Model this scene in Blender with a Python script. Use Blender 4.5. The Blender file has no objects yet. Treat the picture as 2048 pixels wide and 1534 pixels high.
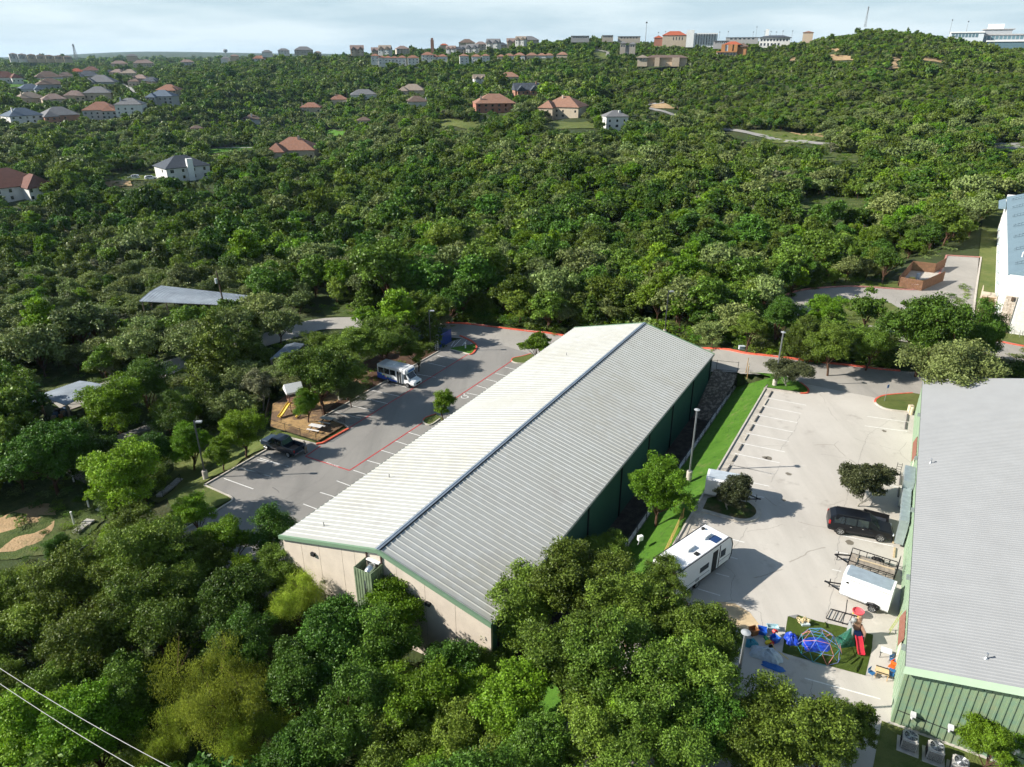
import bpy, bmesh, math, random
import numpy as np
from mathutils import Vector, Matrix
R = math.radians
SC = bpy.context.scene
COL = SC.collection
# ---------------- camera ----------------
FPX, CH = 1430.0, 40.0
PITCH = math.atan(657 / FPX)
_s, _c = math.sin(PITCH), math.cos(PITCH)
cd = bpy.data.cameras.new('camera'); cam = bpy.data.objects.new('camera', cd); COL.objects.link(cam)
cam.location = (0, 0, CH); cam.rotation_euler = (R(90) - PITCH, 0, 0)
cd.sensor_width = 36; cd.lens = 36 * FPX / 2048; cd.clip_end = 30000; cd.clip_start = 0.5
SC.camera = cam
# ---------------- light ----------------
SUN_EL, SUN_AZ = R(31.5), R(184.0)          # azimuth measured from +X towards +Y, pointing AT the sun
sd = bpy.data.lights.new('sun', 'SUN'); sun = bpy.data.objects.new('sun', sd); COL.objects.link(sun)
sd.energy = 5.0; sd.angle = R(0.53); sd.color = (1.0, 0.95, 0.86)
sv = Vector((math.cos(SUN_EL) * math.cos(SUN_AZ), math.cos(SUN_EL) * math.sin(SUN_AZ), math.sin(SUN_EL)))
sun.rotation_euler = sv.to_track_quat('Z', 'Y').to_euler(); sun.location = (-60, 20, 90)
W = bpy.data.worlds.new('World'); SC.world = W; W.use_nodes = True
nt = W.node_tree; N_ = nt.nodes; L_ = nt.links
bg = N_['Background']; bg.inputs['Strength'].default_value = 0.062
sky = N_.new('ShaderNodeTexSky'); sky.sky_type = 'NISHITA'; sky.sun_disc = False
sky.sun_elevation = SUN_EL; sky.sun_rotation = R(90) - SUN_AZ
sky.air_density = 1.2; sky.dust_density = 0.3; sky.ozone_density = 2.0; sky.altitude = 300
tc = N_.new('ShaderNodeTexCoord'); mp = N_.new('ShaderNodeMapping'); mp.inputs['Scale'].default_value = (1.0, 1.0, 7.0)
L_.new(tc.outputs['Generated'], mp.inputs['Vector'])
nz = N_.new('ShaderNodeTexNoise'); nz.inputs['Scale'].default_value = 3.1; nz.inputs['Detail'].default_value = 9; nz.inputs['Roughness'].default_value = 0.6
L_.new(mp.outputs[0], nz.inputs['Vector'])
cr = N_.new('ShaderNodeValToRGB'); cr.color_ramp.elements[0].position = 0.40; cr.color_ramp.elements[1].position = 0.62
cr.color_ramp.elements[0].color = (5.2, 6.9, 8.1, 1); cr.color_ramp.elements[1].color = (7.6, 9.0, 9.9, 1)
L_.new(nz.outputs['Fac'], cr.inputs['Fac'])
mx = N_.new('ShaderNodeMix'); mx.data_type = 'RGBA'
sx = N_.new('ShaderNodeSeparateXYZ'); L_.new(tc.outputs['Generated'], sx.inputs[0])
hm = N_.new('ShaderNodeMapRange'); hm.inputs['From Min'].default_value = .0; hm.inputs['From Max'].default_value = .35; hm.inputs['To Min'].default_value = .95; hm.inputs['To Max'].default_value = .12
L_.new(sx.outputs['Z'], hm.inputs['Value']); L_.new(hm.outputs[0], mx.inputs['Factor']); L_.new(sky.outputs[0], mx.inputs['A']); L_.new(cr.outputs['Color'], mx.inputs['B'])
L_.new(mx.outputs['Result'], bg.inputs['Color'])
SC.view_settings.view_transform = 'Standard'; SC.view_settings.look = 'None'
HAZE = 3.8e-5
SC.view_settings.exposure = 0.85; SC.view_settings.gamma = 1.0; SC.view_settings.use_curve_mapping = False
SC.render.engine = 'CYCLES'
SC.cycles.max_bounces = 6; SC.cycles.diffuse_bounces = 2; SC.cycles.glossy_bounces = 2; SC.cycles.transmission_bounces = 3
SC.cycles.transparent_max_bounces = 8; SC.cycles.volume_bounces = 0; SC.cycles.use_denoising = True
SC.cycles.use_adaptive_sampling = True; SC.cycles.adaptive_threshold = 0.03

# ---------------- picture <-> place helpers ----------------
def U(u, v, z=0.0):
    """point of the plane at height z seen at photograph pixel (u, v)"""
    dx, dy = u - 1024, v - 767
    k = (CH - z) / (FPX * _s + dy * _c)
    return (dx * k, (FPX * _c - dy * _s) * k, z)
def proj(x, y, z):
    d = CH - z
    fw = y * _c + d * _s; dn = d * _c - y * _s
    return 1024 + FPX * x / fw, 767 + FPX * dn / fw, fw
AX, AY, AR = -20.03, 51.13, R(29.7)         # near left corner and heading of the long building
pc, ps = math.cos(AR), math.sin(AR)
def ST(s, t, z=None):
    x, y = AX + pc * s + ps * t, AY - ps * s + pc * t
    return (x, y) if z is None else (x, y, z)
def toST(x, y):
    dx, dy = x - AX, y - AY
    return dx * pc - dy * ps, dx * ps + dy * pc

# ---------------- terrain height ----------------
TAB = {
 -700: [(15,-8),(100,-9),(200,-13),(300,-13),(500,-10),(700,5),(1000,15),(1500,15),(2500,5),(9000,30)],
 0: [(15,-7),(60,-8),(120,-9),(180,-16),(240,-20),(290,-17),(340,-12),(450,-14),(560,-10),(620,-6),(800,5),(950,10),(1200,4),(1600,11),(2600,0),(9000,18)],
 300: [(15,-7),(60,-7),(120,-8),(180,-13),(240,-18),(290,-16),(330,-12),(400,-15),(470,-22),(560,-18),(640,-5),(800,6),(950,10),(1200,6),(1600,13),(2600,0),(9000,76)],
 600: [(15,-6),(100,-5),(130,-5.5),(180,-12),(230,-15),(290,-14),(350,-14),(430,-13),(500,-20),(600,-25),(700,-20),(850,0),(1000,14),(1200,25),(1500,27),(2600,0),(9000,55)],
 900: [(15,-5),(100,-4.5),(130,-4.5),(180,-9),(230,-10),(300,-9),(380,-7),(450,-6),(520,1),(600,2),(700,4),(800,10),(900,20),(950,27),(1100,34),(1300,39),(2000,20),(9000,30)],
 1200: [(15,-2),(100,-3),(130,-4),(180,-7),(230,-7),(300,-5),(380,-4),(450,-1),(520,4),(600,9),(700,14),(800,20),(950,36),(1100,48),(1300,54),(2000,40),(9000,30)],
 1500: [(15,0),(80,0),(120,-1),(165,-5),(230,-6),(340,-4),(400,-3),(430,-1),(520,8),(640,20),(800,34),(950,42),(1100,48),(1300,50),(2000,40),(9000,30)],
 1750: [(15,0),(80,0),(120,-1),(165,-3),(230,-4),(340,-2),(400,0),(430,2),(520,14),(640,32),(760,50),(830,57),(900,56),(1100,52),(1300,48),(2000,40),(9000,30)],
 2048: [(15,0),(80,0),(120,-1),(165,-2),(230,-3),(340,0),(400,2),(430,5),(520,15),(640,28),(760,38),(830,43),(900,45),(1100,48),(1300,48),(2000,40),(9000,30)],
 2700: [(15,0),(80,0),(165,-2),(340,0),(430,6),(640,28),(900,45),(1300,45),(9000,30)],
}
_cols = sorted(TAB)
def _n2(x, y, f, o):
    return (np.sin(x * f + o) * np.cos(y * f * 1.13 + o * 2.1) + .5 * np.sin(x * f * 2.3 + y * f * 1.7 + o * 3.3) + .35 * np.cos(x * f * 4.1 - y * f * 3.7 + o)) / 1.85
def polydist(px, py, poly):
    """distance to polygon, 0 inside"""
    inside = np.zeros(px.shape, bool); d = np.full(px.shape, 1e9)
    n = len(poly)
    for i in range(n):
        x1, y1 = poly[i]; x2, y2 = poly[(i + 1) % n]
        c = ((y1 > py) != (y2 > py)) & (px < (x2 - x1) * (py - y1) / ((y2 - y1) or 1e-9) + x1)
        inside ^= c
        ex, ey = x2 - x1, y2 - y1; L2 = ex * ex + ey * ey or 1e-9
        t = np.clip(((px - x1) * ex + (py - y1) * ey) / L2, 0, 1)
        d = np.minimum(d, np.hypot(px - x1 - t * ex, py - y1 - t * ey))
    return np.where(inside, 0.0, d)
def roadz(s):
    k = np.clip((s - 2) / 28.0, 0, 1); k = k * k * (3 - 2 * k)
    return -4.5 + 4.5 * k
STP = lambda L: [ST(*a) for a in L]
# right lot and building plateau at z = 0, left lot at -4.5, back road between
PATCH = [
 (STP([(26.5,-40),(26.5,61),(30,63),(110,78),(140,-40)]), lambda s, t: 0 * s + 0.0, 7.0),
 (STP([(-22.3,-4),(-22.3,63),(24,63),(24,-9),(0,-9)]), lambda s, t: 0 * s - 4.5, 7.0),
 (STP([(-70,61.5),(-70,72),(120,78),(120,66),(31,60.5),(2,60)]), lambda s, t: roadz(s), 5.0),
]
def G0(x, y):
    x = np.asarray(x, float); y = np.asarray(y, float); yy = np.maximum(y, 12)
    u = np.clip(1024 + 1574 * x / yy, -699, 2699)
    zc = np.array([np.interp(yy, [a[0] for a in TAB[c]], [a[1] for a in TAB[c]]) for c in _cols])
    i = np.clip(np.searchsorted(_cols, u) - 1, 0, len(_cols) - 2)
    ca = np.array(_cols, float)
    f = (u - ca[i]) / (ca[i + 1] - ca[i]); f = f * f * (3 - 2 * f)
    z = np.take_along_axis(zc, i[None], 0)[0] * (1 - f) + np.take_along_axis(zc, (i + 1)[None], 0)[0] * f
    amp = np.clip((yy - 90) / 400, 0, 1)
    amp = amp * np.clip((2600 - yy) / 1400, .25, 1) * np.where(yy > 1000, .6, 1)
    z = z + np.clip((yy - 150) / 300, 0, 1) * np.clip((1300 - yy) / 500, .2, 1) * 3.2 * _n2(x, y, .027, 9.0) + amp * 3.0 * _n2(x, y, .013, 1.0) + amp * 1.0 * _n2(x, y, .05, 4.0) + .15 * _n2(x, y, .35, 2.0)
    return z
EXTRA = []                                  # (polygon, height function of x,y, feather) added before the terrain is built
def G(x, y):
    x = np.asarray(x, float); y = np.asarray(y, float); shp = x.shape
    x = x.ravel(); y = y.ravel()
    z = G0(x, y); s, t = toST(x, y)
    for poly, fn, fe in PATCH:
        w = np.clip(1 - polydist(x, y, poly) / fe, 0, 1); w = w * w * (3 - 2 * w)
        z = z * (1 - w) + fn(s, t) * w
    # the grass bank and the trench beside the long building
    m = (t > -9) & (t < 61) & (s > 22.4) & (s < 30.2)
    bank = np.interp(s, [22.4, 24.6, 24.9, 26.0, 29.4], [-4.5, -4.5, -2.6, -2.2, 0.0])
    z = np.where(m, bank, z)
    for poly, fn, fe in EXTRA:
        w = np.clip(1 - polydist(x, y, poly) / fe, 0, 1); w = w * w * (3 - 2 * w)
        z = z * (1 - w) + fn(x, y) * w
    return z.reshape(shp)
def g(x, y): return float(G(np.array([x]), np.array([y]))[0])
def hit(u, v, off=0.0):
    """where the ray of pixel (u,v) meets the terrain (+off)"""
    ys = np.concatenate([np.geomspace(20, 9000, 1500)])
    dx, dy = u - 1024, v - 767
    k = ys / (FPX * _c - dy * _s)
    xs = dx * k; zs = CH - (FPX * _s + dy * _c) * k
    b = np.nonzero(zs <= G(xs, ys) + off)[0]
    i = int(b[0]) if len(b) else len(ys) - 1
    return float(xs[i]), float(ys[i]), float(zs[i])
def atY(u, v, Y):
    dx, dy = u - 1024, v - 767
    k = Y / (FPX * _c - dy * _s)
    return (dx * k, Y, CH - (FPX * _s + dy * _c) * k)

# ---------------- materials ----------------
_M = {}
def mat(name, col, rough=.7, metal=0.0, var=0.12, scale=2.0, bump=0.0, bscale=None, spec=.4, detail=4, coat=0, alpha=None):
    if name in _M: return _M[name]
    m = bpy.data.materials.new(name); m.use_nodes = True; _M[name] = m
    nt = m.node_tree; b = nt.nodes['Principled BSDF']
    b.inputs['Roughness'].default_value = rough; b.inputs['Metallic'].default_value = metal
    b.inputs['Specular IOR Level'].default_value = spec
    if coat: b.inputs['Coat Weight'].default_value = coat; b.inputs['Coat Roughness'].default_value = .08
    tc = nt.nodes.new('ShaderNodeTexCoord')
    nz = nt.nodes.new('ShaderNodeTexNoise'); nz.inputs['Scale'].default_value = scale; nz.inputs['Detail'].default_value = detail
    nz.inputs['Roughness'].default_value = .65
    nt.links.new(tc.outputs['Object'], nz.inputs['Vector'])
    r = nt.nodes.new('ShaderNodeValToRGB'); r.color_ramp.elements[0].position = .3; r.color_ramp.elements[1].position = .7
    r.color_ramp.elements[0].color = [c * (1 - var) for c in col[:3]] + [1]
    r.color_ramp.elements[1].color = [min(1, c * (1 + var)) for c in col[:3]] + [1]
    nt.links.new(nz.outputs['Fac'], r.inputs['Fac']); nt.links.new(r.outputs['Color'], b.inputs['Base Color'])
    if bump:
        n2 = nt.nodes.new('ShaderNodeTexNoise'); n2.inputs['Scale'].default_value = bscale or scale * 6; n2.inputs['Detail'].default_value = 4
        nt.links.new(tc.outputs['Object'], n2.inputs['Vector'])
        bp = nt.nodes.new('ShaderNodeBump'); bp.inputs['Strength'].default_value = bump; bp.inputs['Distance'].default_value = .1
        nt.links.new(n2.outputs['Fac'], bp.inputs['Height']); nt.links.new(bp.outputs[0], b.inputs['Normal'])
    return m
def multi(name, stops, scales, rough=.9, bump=.4, bscale=8, cracks=None):
    """ground material: several colours mixed by noises of several sizes"""
    if name in _M: return _M[name]
    m = bpy.data.materials.new(name); m.use_nodes = True; _M[name] = m
    nt = m.node_tree; b = nt.nodes['Principled BSDF']; b.inputs['Roughness'].default_value = rough
    b.inputs['Specular IOR Level'].default_value = .2
    tc = nt.nodes.new('ShaderNodeTexCoord'); prev = None
    for (col, lo, hi), sc in zip(stops, [None] + list(scales)):
        if prev is None:
            rgb = nt.nodes.new('ShaderNodeRGB'); rgb.outputs[0].default_value = (*col, 1); prev = rgb.outputs[0]; continue
        st = 1
        if isinstance(sc, tuple): sc, st = sc
        mp = nt.nodes.new('ShaderNodeMapping'); mp.inputs['Scale'].default_value = (1, st, 1); mp.inputs['Rotation'].default_value = (0, 0, R(-30) if st != 1 else 0)
        nt.links.new(tc.outputs['Object'], mp.inputs[0])
        nz = nt.nodes.new('ShaderNodeTexNoise'); nz.inputs['Scale'].default_value = sc; nz.inputs['Detail'].default_value = 6; nz.inputs['Roughness'].default_value = .65
        nt.links.new(mp.outputs[0], nz.inputs['Vector'])
        mr = nt.nodes.new('ShaderNodeMapRange'); mr.inputs['From Min'].default_value = lo; mr.inputs['From Max'].default_value = hi
        nt.links.new(nz.outputs['Fac'], mr.inputs['Value'])
        mx = nt.nodes.new('ShaderNodeMix'); mx.data_type = 'RGBA'
        nt.links.new(mr.outputs[0], mx.inputs['Factor']); nt.links.new(prev, mx.inputs['A']); mx.inputs['B'].default_value = (*col, 1)
        prev = mx.outputs['Result']
    if cracks:
        csc, wdt, ccol = cracks
        nz = nt.nodes.new('ShaderNodeTexNoise'); nz.inputs['Scale'].default_value = csc * 4; nz.inputs['Detail'].default_value = 5
        nt.links.new(tc.outputs['Object'], nz.inputs['Vector'])
        ma = nt.nodes.new('ShaderNodeVectorMath'); ma.operation = 'MULTIPLY_ADD'; ma.inputs[1].default_value = (2.2, 2.2, 0)
        nt.links.new(nz.outputs['Color'], ma.inputs[0]); nt.links.new(tc.outputs['Object'], ma.inputs[2])
        vo = nt.nodes.new('ShaderNodeTexVoronoi'); vo.feature = 'DISTANCE_TO_EDGE'; vo.inputs['Scale'].default_value = csc
        nt.links.new(ma.outputs[0], vo.inputs['Vector'])
        lt = nt.nodes.new('ShaderNodeMath'); lt.operation = 'LESS_THAN'; lt.inputs[1].default_value = wdt
        nt.links.new(vo.outputs['Distance'], lt.inputs[0])
        n3 = nt.nodes.new('ShaderNodeTexNoise'); n3.inputs['Scale'].default_value = .25
        nt.links.new(tc.outputs['Object'], n3.inputs['Vector'])
        gt = nt.nodes.new('ShaderNodeMath'); gt.operation = 'GREATER_THAN'; gt.inputs[1].default_value = .5
        nt.links.new(n3.outputs['Fac'], gt.inputs[0])
        mu = nt.nodes.new('ShaderNodeMath'); mu.operation = 'MULTIPLY'; nt.links.new(lt.outputs[0], mu.inputs[0]); nt.links.new(gt.outputs[0], mu.inputs[1])
        m2 = nt.nodes.new('ShaderNodeMath'); m2.operation = 'MULTIPLY'; m2.inputs[1].default_value = .6; nt.links.new(mu.outputs[0], m2.inputs[0])
        mx = nt.nodes.new('ShaderNodeMix'); mx.data_type = 'RGBA'
        nt.links.new(m2.outputs[0], mx.inputs['Factor']); nt.links.new(prev, mx.inputs['A']); mx.inputs['B'].default_value = (*ccol, 1); prev = mx.outputs['Result']
    nt.links.new(prev, b.inputs['Base Color'])
    n2 = nt.nodes.new('ShaderNodeTexNoise'); n2.inputs['Scale'].default_value = bscale; n2.inputs['Detail'].default_value = 5
    nt.links.new(tc.outputs['Object'], n2.inputs['Vector'])
    bp = nt.nodes.new('ShaderNodeBump'); bp.inputs['Strength'].default_value = bump; bp.inputs['Distance'].default_value = .15
    nt.links.new(n2.outputs['Fac'], bp.inputs['Height']); nt.links.new(bp.outputs[0], b.inputs['Normal'])
    return m
M_FOREST = multi('forest_floor', [((.038,.055,.016),0,1), ((.055,.055,.024),.45,.7), ((.045,.075,.018),.5,.7), ((.085,.072,.045),.62,.75)], [.05, .4, 1.2], bump=.8, bscale=3)
M_FARWOOD = M_FOREST
M_LAWN = multi('lawn_grass', [((.062,.155,.013),0,1), ((.090,.20,.022),.35,.7), ((.033,.095,.010),.5,.75), ((.15,.17,.055),.58,.74)], [.3, 1.6, .6], bump=1.0, bscale=14)
M_LAWN2 = multi('dry_lawn', [((.095,.125,.030),0,1), ((.15,.16,.05),.4,.7), ((.06,.10,.02),.5,.75)], [.15, .8], bump=.8, bscale=9)
M_WEEDS = multi('weeds', [((.065,.095,.022),0,1), ((.12,.13,.05),.45,.7), ((.035,.062,.014),.48,.7)], [.25, 1.2], bump=1.0, bscale=6)
M_DIRT = multi('tan_dirt', [((.40,.27,.15),0,1), ((.30,.22,.12),.4,.7), ((.12,.14,.045),.55,.68), ((.48,.36,.23),.6,.8)], [.5, .35, 1.5], bump=.8, bscale=4)
M_ASPH = multi('worn_asphalt', [((.225,.213,.197),0,1), ((.275,.260,.238),.4,.7), ((.17,.163,.152),.5,.8), ((.32,.30,.275),.6,.85)], [.07, (.25, .12), 1.1], bump=.15, bscale=25, cracks=(.05, .0016, (.10,.095,.09)))
M_CONC = multi('light_concrete_paving', [((.44,.405,.36),0,1), ((.51,.475,.425),.4,.65), ((.385,.355,.315),.46,.72), ((.55,.515,.465),.6,.85), ((.30,.27,.235),.60,.76)], [.06, (.2, .15), .9, .33], bump=.12, bscale=30, cracks=(.05, .0014, (.26,.235,.20)))
M_ROADFAR = mat('road_far', (.30,.29,.27), .9, var=.2, scale=.3)
M_CURB = mat('curb_concrete', (.46,.42,.36), .9, var=.2, scale=1.5, bump=.2)
M_SIDEW = mat('gutter_concrete', (.42,.38,.32), .9, var=.25, scale=1.2, bump=.2)
M_RED = mat('red_curb_paint', (.58,.105,.06), .7, var=.3, scale=2.5)
M_REDL = mat('red_line_paint', (.42,.045,.045), .75, var=.3, scale=3)
M_WHITEL = mat('white_line_paint', (.68,.67,.64), .7, var=.15, scale=3)
M_BLACK = mat('black_metal', (.016,.016,.017), .45, .3)
M_DARK = mat('dark_gap', (.012,.013,.014), .8)
M_STEEL = mat('galvanised_steel', (.52,.54,.56), .35, .75, var=.15, scale=2)
M_GREY = mat('grey_paint', (.28,.29,.30), .6)
M_WHITE = mat('white_paint', (.78,.78,.76), .5, var=.05)
M_GLASS = mat('dark_glass', (.02,.026,.032), .08, .0, var=.3, scale=.6, spec=.9)
M_RUBBER = mat('tyre_rubber', (.02,.02,.02), .9)
M_WOOD = mat('timber', (.22,.13,.075), .85, var=.35, scale=3)

# ---------------- mesh builder ----------------
class MB:
    def __init__(self): self.v = []; self.f = []; self.m = []; self.mi = 0
    def mat(self, i): self.mi = i; return self
    def add(self, vs, fs):
        o = len(self.v); self.v += [tuple(p) for p in vs]
        for f in fs: self.f.append([i + o for i in f]); self.m.append(self.mi)
        return self
    def box(self, x0, x1, y0, y1, z0, z1, M=None):
        vs = [(x, y, z) for z in (z0, z1) for y in (y0, y1) for x in (x0, x1)]
        if M: vs = [M @ Vector(p) for p in vs]
        return self.add(vs, [(0,2,3,1),(4,5,7,6),(0,1,5,4),(2,6,7,3),(0,4,6,2),(1,3,7,5)])
    def cbox(self, c, s, rz=0, ry=0, rx=0):
        M = Matrix.Translation(c) @ Matrix.Rotation(rz, 4, 'Z') @ Matrix.Rotation(ry, 4, 'Y') @ Matrix.Rotation(rx, 4, 'X')
        return self.box(-s[0]/2, s[0]/2, -s[1]/2, s[1]/2, -s[2]/2, s[2]/2, M)
    def bar(self, a, b, w, h=None):
        a, b = Vector(a), Vector(b); d = b - a; L = d.length
        if L < 1e-6: return self
        q = d.to_track_quat('X', 'Z'); h = h or w
        M = Matrix.Translation(a) @ q.to_matrix().to_4x4()
        return self.box(0, L, -w/2, w/2, -h/2, h/2, M)
    def tube(self, pts, r, n=6, r2=None, cap=True):
        pts = [Vector(p) for p in pts]; k = len(pts); vs = []; o = len(self.v)
        for i, p in enumerate(pts):
            d = (pts[min(i+1, k-1)] - pts[max(i-1, 0)]).normalized()
            q = d.to_track_quat('Z', 'Y'); rr = r if r2 is None else r + (r2 - r) * i / (k - 1)
            for j in range(n):
                a = 2 * math.pi * j / n; vs.append(p + q @ Vector((math.cos(a) * rr, math.sin(a) * rr, 0)))
        fs = [(i*n+j, i*n+(j+1) % n, (i+1)*n+(j+1) % n, (i+1)*n+j) for i in range(k-1) for j in range(n)]
        if cap: fs += [tuple(reversed(range(n))), tuple(range((k-1)*n, k*n))]
        return self.add(vs, fs)
    def lathe(self, prof, n=12, c=(0, 0, 0), M=None):
        vs = []
        for r, z in prof:
            for j in range(n):
                a = 2 * math.pi * j / n; p = Vector((c[0] + math.cos(a) * r, c[1] + math.sin(a) * r, c[2] + z))
                vs.append(M @ p if M else p)
        k = len(prof)
        fs = [(i*n+j, i*n+(j+1) % n, (i+1)*n+(j+1) % n, (i+1)*n+j) for i in range(k-1) for j in range(n)]
        fs += [tuple(reversed(range(n))), tuple(range((k-1)*n, k*n))]
        return self.add(vs, fs)
    def prism(self, poly, h0, h1, M=None):
        n = len(poly); vs = [(x, y, h0) for x, y in poly] + [(x, y, h1) for x, y in poly]
        if M: vs = [M @ Vector(p) for p in vs]
        return self.add(vs, [tuple(reversed(range(n))), tuple(range(n, 2*n))] + [(i, (i+1) % n, n+(i+1) % n, n+i) for i in range(n)])
    def side(self, prof, y0, y1, M=None):
        """profile in x,z extruded along y"""
        n = len(prof); vs = [(x, y0, z) for x, z in prof] + [(x, y1, z) for x, z in prof]
        if M: vs = [M @ Vector(p) for p in vs]
        return self.add(vs, [tuple(range(n)), tuple(reversed(range(n, 2*n)))] + [((i+1) % n, i, n+i, n+(i+1) % n) for i in range(n)])
    def build(self, name, mats, parent=None, loc=(0, 0, 0), rz=0, smooth=False, bevel=0):
        me = bpy.data.meshes.new(name); me.from_pydata(self.v, [], self.f)
        if not isinstance(mats, (list, tuple)): mats = [mats]
        for m in mats: me.materials.append(m)
        me.polygons.foreach_set('material_index', self.m)
        bm = bmesh.new(); bm.from_mesh(me)
        bmesh.ops.recalc_face_normals(bm, faces=bm.faces)
        if bevel: bmesh.ops.bevel(bm, geom=bm.edges[:], offset=bevel, segments=2, affect='EDGES', clamp_overlap=True)
        bm.to_mesh(me); bm.free()
        if smooth: me.polygons.foreach_set('use_smooth', [True] * len(me.polygons))
        me.update()
        o = bpy.data.objects.new(name, me); COL.objects.link(o)
        o.location = loc; o.rotation_euler = (0, 0, rz)
        if parent: o.parent = parent
        return o
def tag(o, label=None, cat=None, group=None, kind=None):
    if label: o['label'] = label
    if cat: o['category'] = cat
    if group: o['group'] = group
    if kind: o['kind'] = kind
    return o
def thing(name, loc, rz, label, cat, group=None):
    o = bpy.data.objects.new(name, None); COL.objects.link(o); o.empty_display_size = .3
    o.location = loc; o.rotation_euler = (0, 0, rz)
    return tag(o, label, cat, group)
def dup(root, loc, rz=None, label=None, group=None, scale=None):
    r = root.copy(); COL.objects.link(r); r.location = loc
    if rz is not None: r.rotation_euler = (0, 0, rz)
    if scale: r.scale = scale if isinstance(scale, tuple) else (scale,) * 3
    if label: r['label'] = label
    if group: r['group'] = group
    for ch in list(root.children):
        c = ch.copy(); COL.objects.link(c); c.parent = r
        for gch in ch.children:
            d = gch.copy(); COL.objects.link(d); d.parent = c
    return r
def structure(o): return tag(o, kind='structure')
def sheet(name, poly, z, m, st=True, thick=0.0, fn=None, sub=0):
    """flat or draped sheet; poly is a list of (x,y)"""
    bm = bmesh.new()
    vs = [bm.verts.new((x, y, 0)) for x, y in poly]; f = bm.faces.new(vs)
    if f.normal.z < 0: f.normal_flip()
    if sub:
        bmesh.ops.triangulate(bm, faces=bm.faces[:])
        x0, x1 = min(p[0] for p in poly), max(p[0] for p in poly); y0, y1 = min(p[1] for p in poly), max(p[1] for p in poly)
        for ax, lo, hi in ((0, x0, x1), (1, y0, y1)):
            k = lo + sub
            while k < hi:
                co = (k, 0, 0) if ax == 0 else (0, k, 0); no = (1, 0, 0) if ax == 0 else (0, 1, 0)
                bmesh.ops.bisect_plane(bm, geom=bm.verts[:] + bm.edges[:] + bm.faces[:], plane_co=co, plane_no=no); k += sub
    for v in bm.verts: v.co.z = fn(v.co.x, v.co.y) if fn else z
    bmesh.ops.recalc_face_normals(bm, faces=bm.faces)
    if bm.faces and sum(f.normal.z for f in bm.faces) < 0: bmesh.ops.reverse_faces(bm, faces=bm.faces)
    me = bpy.data.meshes.new(name); bm.to_mesh(me); bm.free(); me.materials.append(m)
    o = bpy.data.objects.new(name, me); COL.objects.link(o)
    if st: structure(o)
    return o
def dens(pts, step=2.0):
    out = []
    for a, b in zip(pts, pts[1:]):
        n = max(1, int(math.dist(a, b) / step))
        out += [tuple(a[k] + (b[k] - a[k]) * i / n for k in range(len(a))) for i in range(n)]
    return out + [tuple(pts[-1])]
def spline(pts, n=8):
    """Catmull-Rom through 2-D points"""
    P = [pts[0]] + list(pts) + [pts[-1]]; out = []
    for i in range(1, len(P) - 2):
        p0, p1, p2, p3 = P[i-1], P[i], P[i+1], P[i+2]
        for k in range(n):
            t = k / n
            out.append(tuple(.5 * (2*p1[d] + (p2[d]-p0[d])*t + (2*p0[d]-5*p1[d]+4*p2[d]-p3[d])*t*t + (3*p1[d]-p0[d]-3*p2[d]+p3[d])*t**3) for d in range(len(p1))))
    return out + [tuple(pts[-1])]
def offs(pts, d):
    out = []
    for i, p in enumerate(pts):
        a = pts[max(i-1, 0)]; b = pts[min(i+1, len(pts)-1)]
        tx, ty = b[0]-a[0], b[1]-a[1]; l = math.hypot(tx, ty) or 1
        out.append((p[0] - ty/l*d, p[1] + tx/l*d))
    return out
def ribbon(mb, pts, w, zf, h=0.0, skirt=0.0):
    """band of width w along pts, top at zf(x,y)+h, with sides down by skirt"""
    a, b = offs(pts, w/2), offs(pts, -w/2); n = len(pts)
    vs = [(x, y, zf(x, y) + h) for x, y in a] + [(x, y, zf(x, y) + h) for x, y in b]
    fs = [(i, n+i, n+i+1, i+1) for i in range(n-1)]
    if skirt:
        vs += [(x, y, z - skirt) for x, y, z in vs[:n]] + [(x, y, z - skirt) for x, y, z in vs[n:2*n]]
        fs += [(i+1, 2*n+i+1, 2*n+i, i) for i in range(n-1)] + [(n+i, 3*n+i, 3*n+i+1, n+i+1) for i in range(n-1)]
        fs += [(0, 2*n, 3*n, n), (n-1, 2*n-1, 4*n-1, 3*n-1)]
    mb.add(vs, fs)
# =====================================================================
# GROUND
# =====================================================================
Z0L = -4.5
P = lambda L, z=0.0: [U(u, v, z)[:2] for u, v in L]
def UR(u, v):
    z = 0.0
    for _ in range(12):
        x, y, _z = U(u, v, z); z = float(roadz(toST(x, y)[0]))
    return x, y
# road ribbons far away: (pixel points, width, label-less structure)
def pathfrom(px): return [hit(u, v)[:2] for u, v in px]
OFF_B = (76.8, 107.1); OFF_A = R(32)
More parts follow.
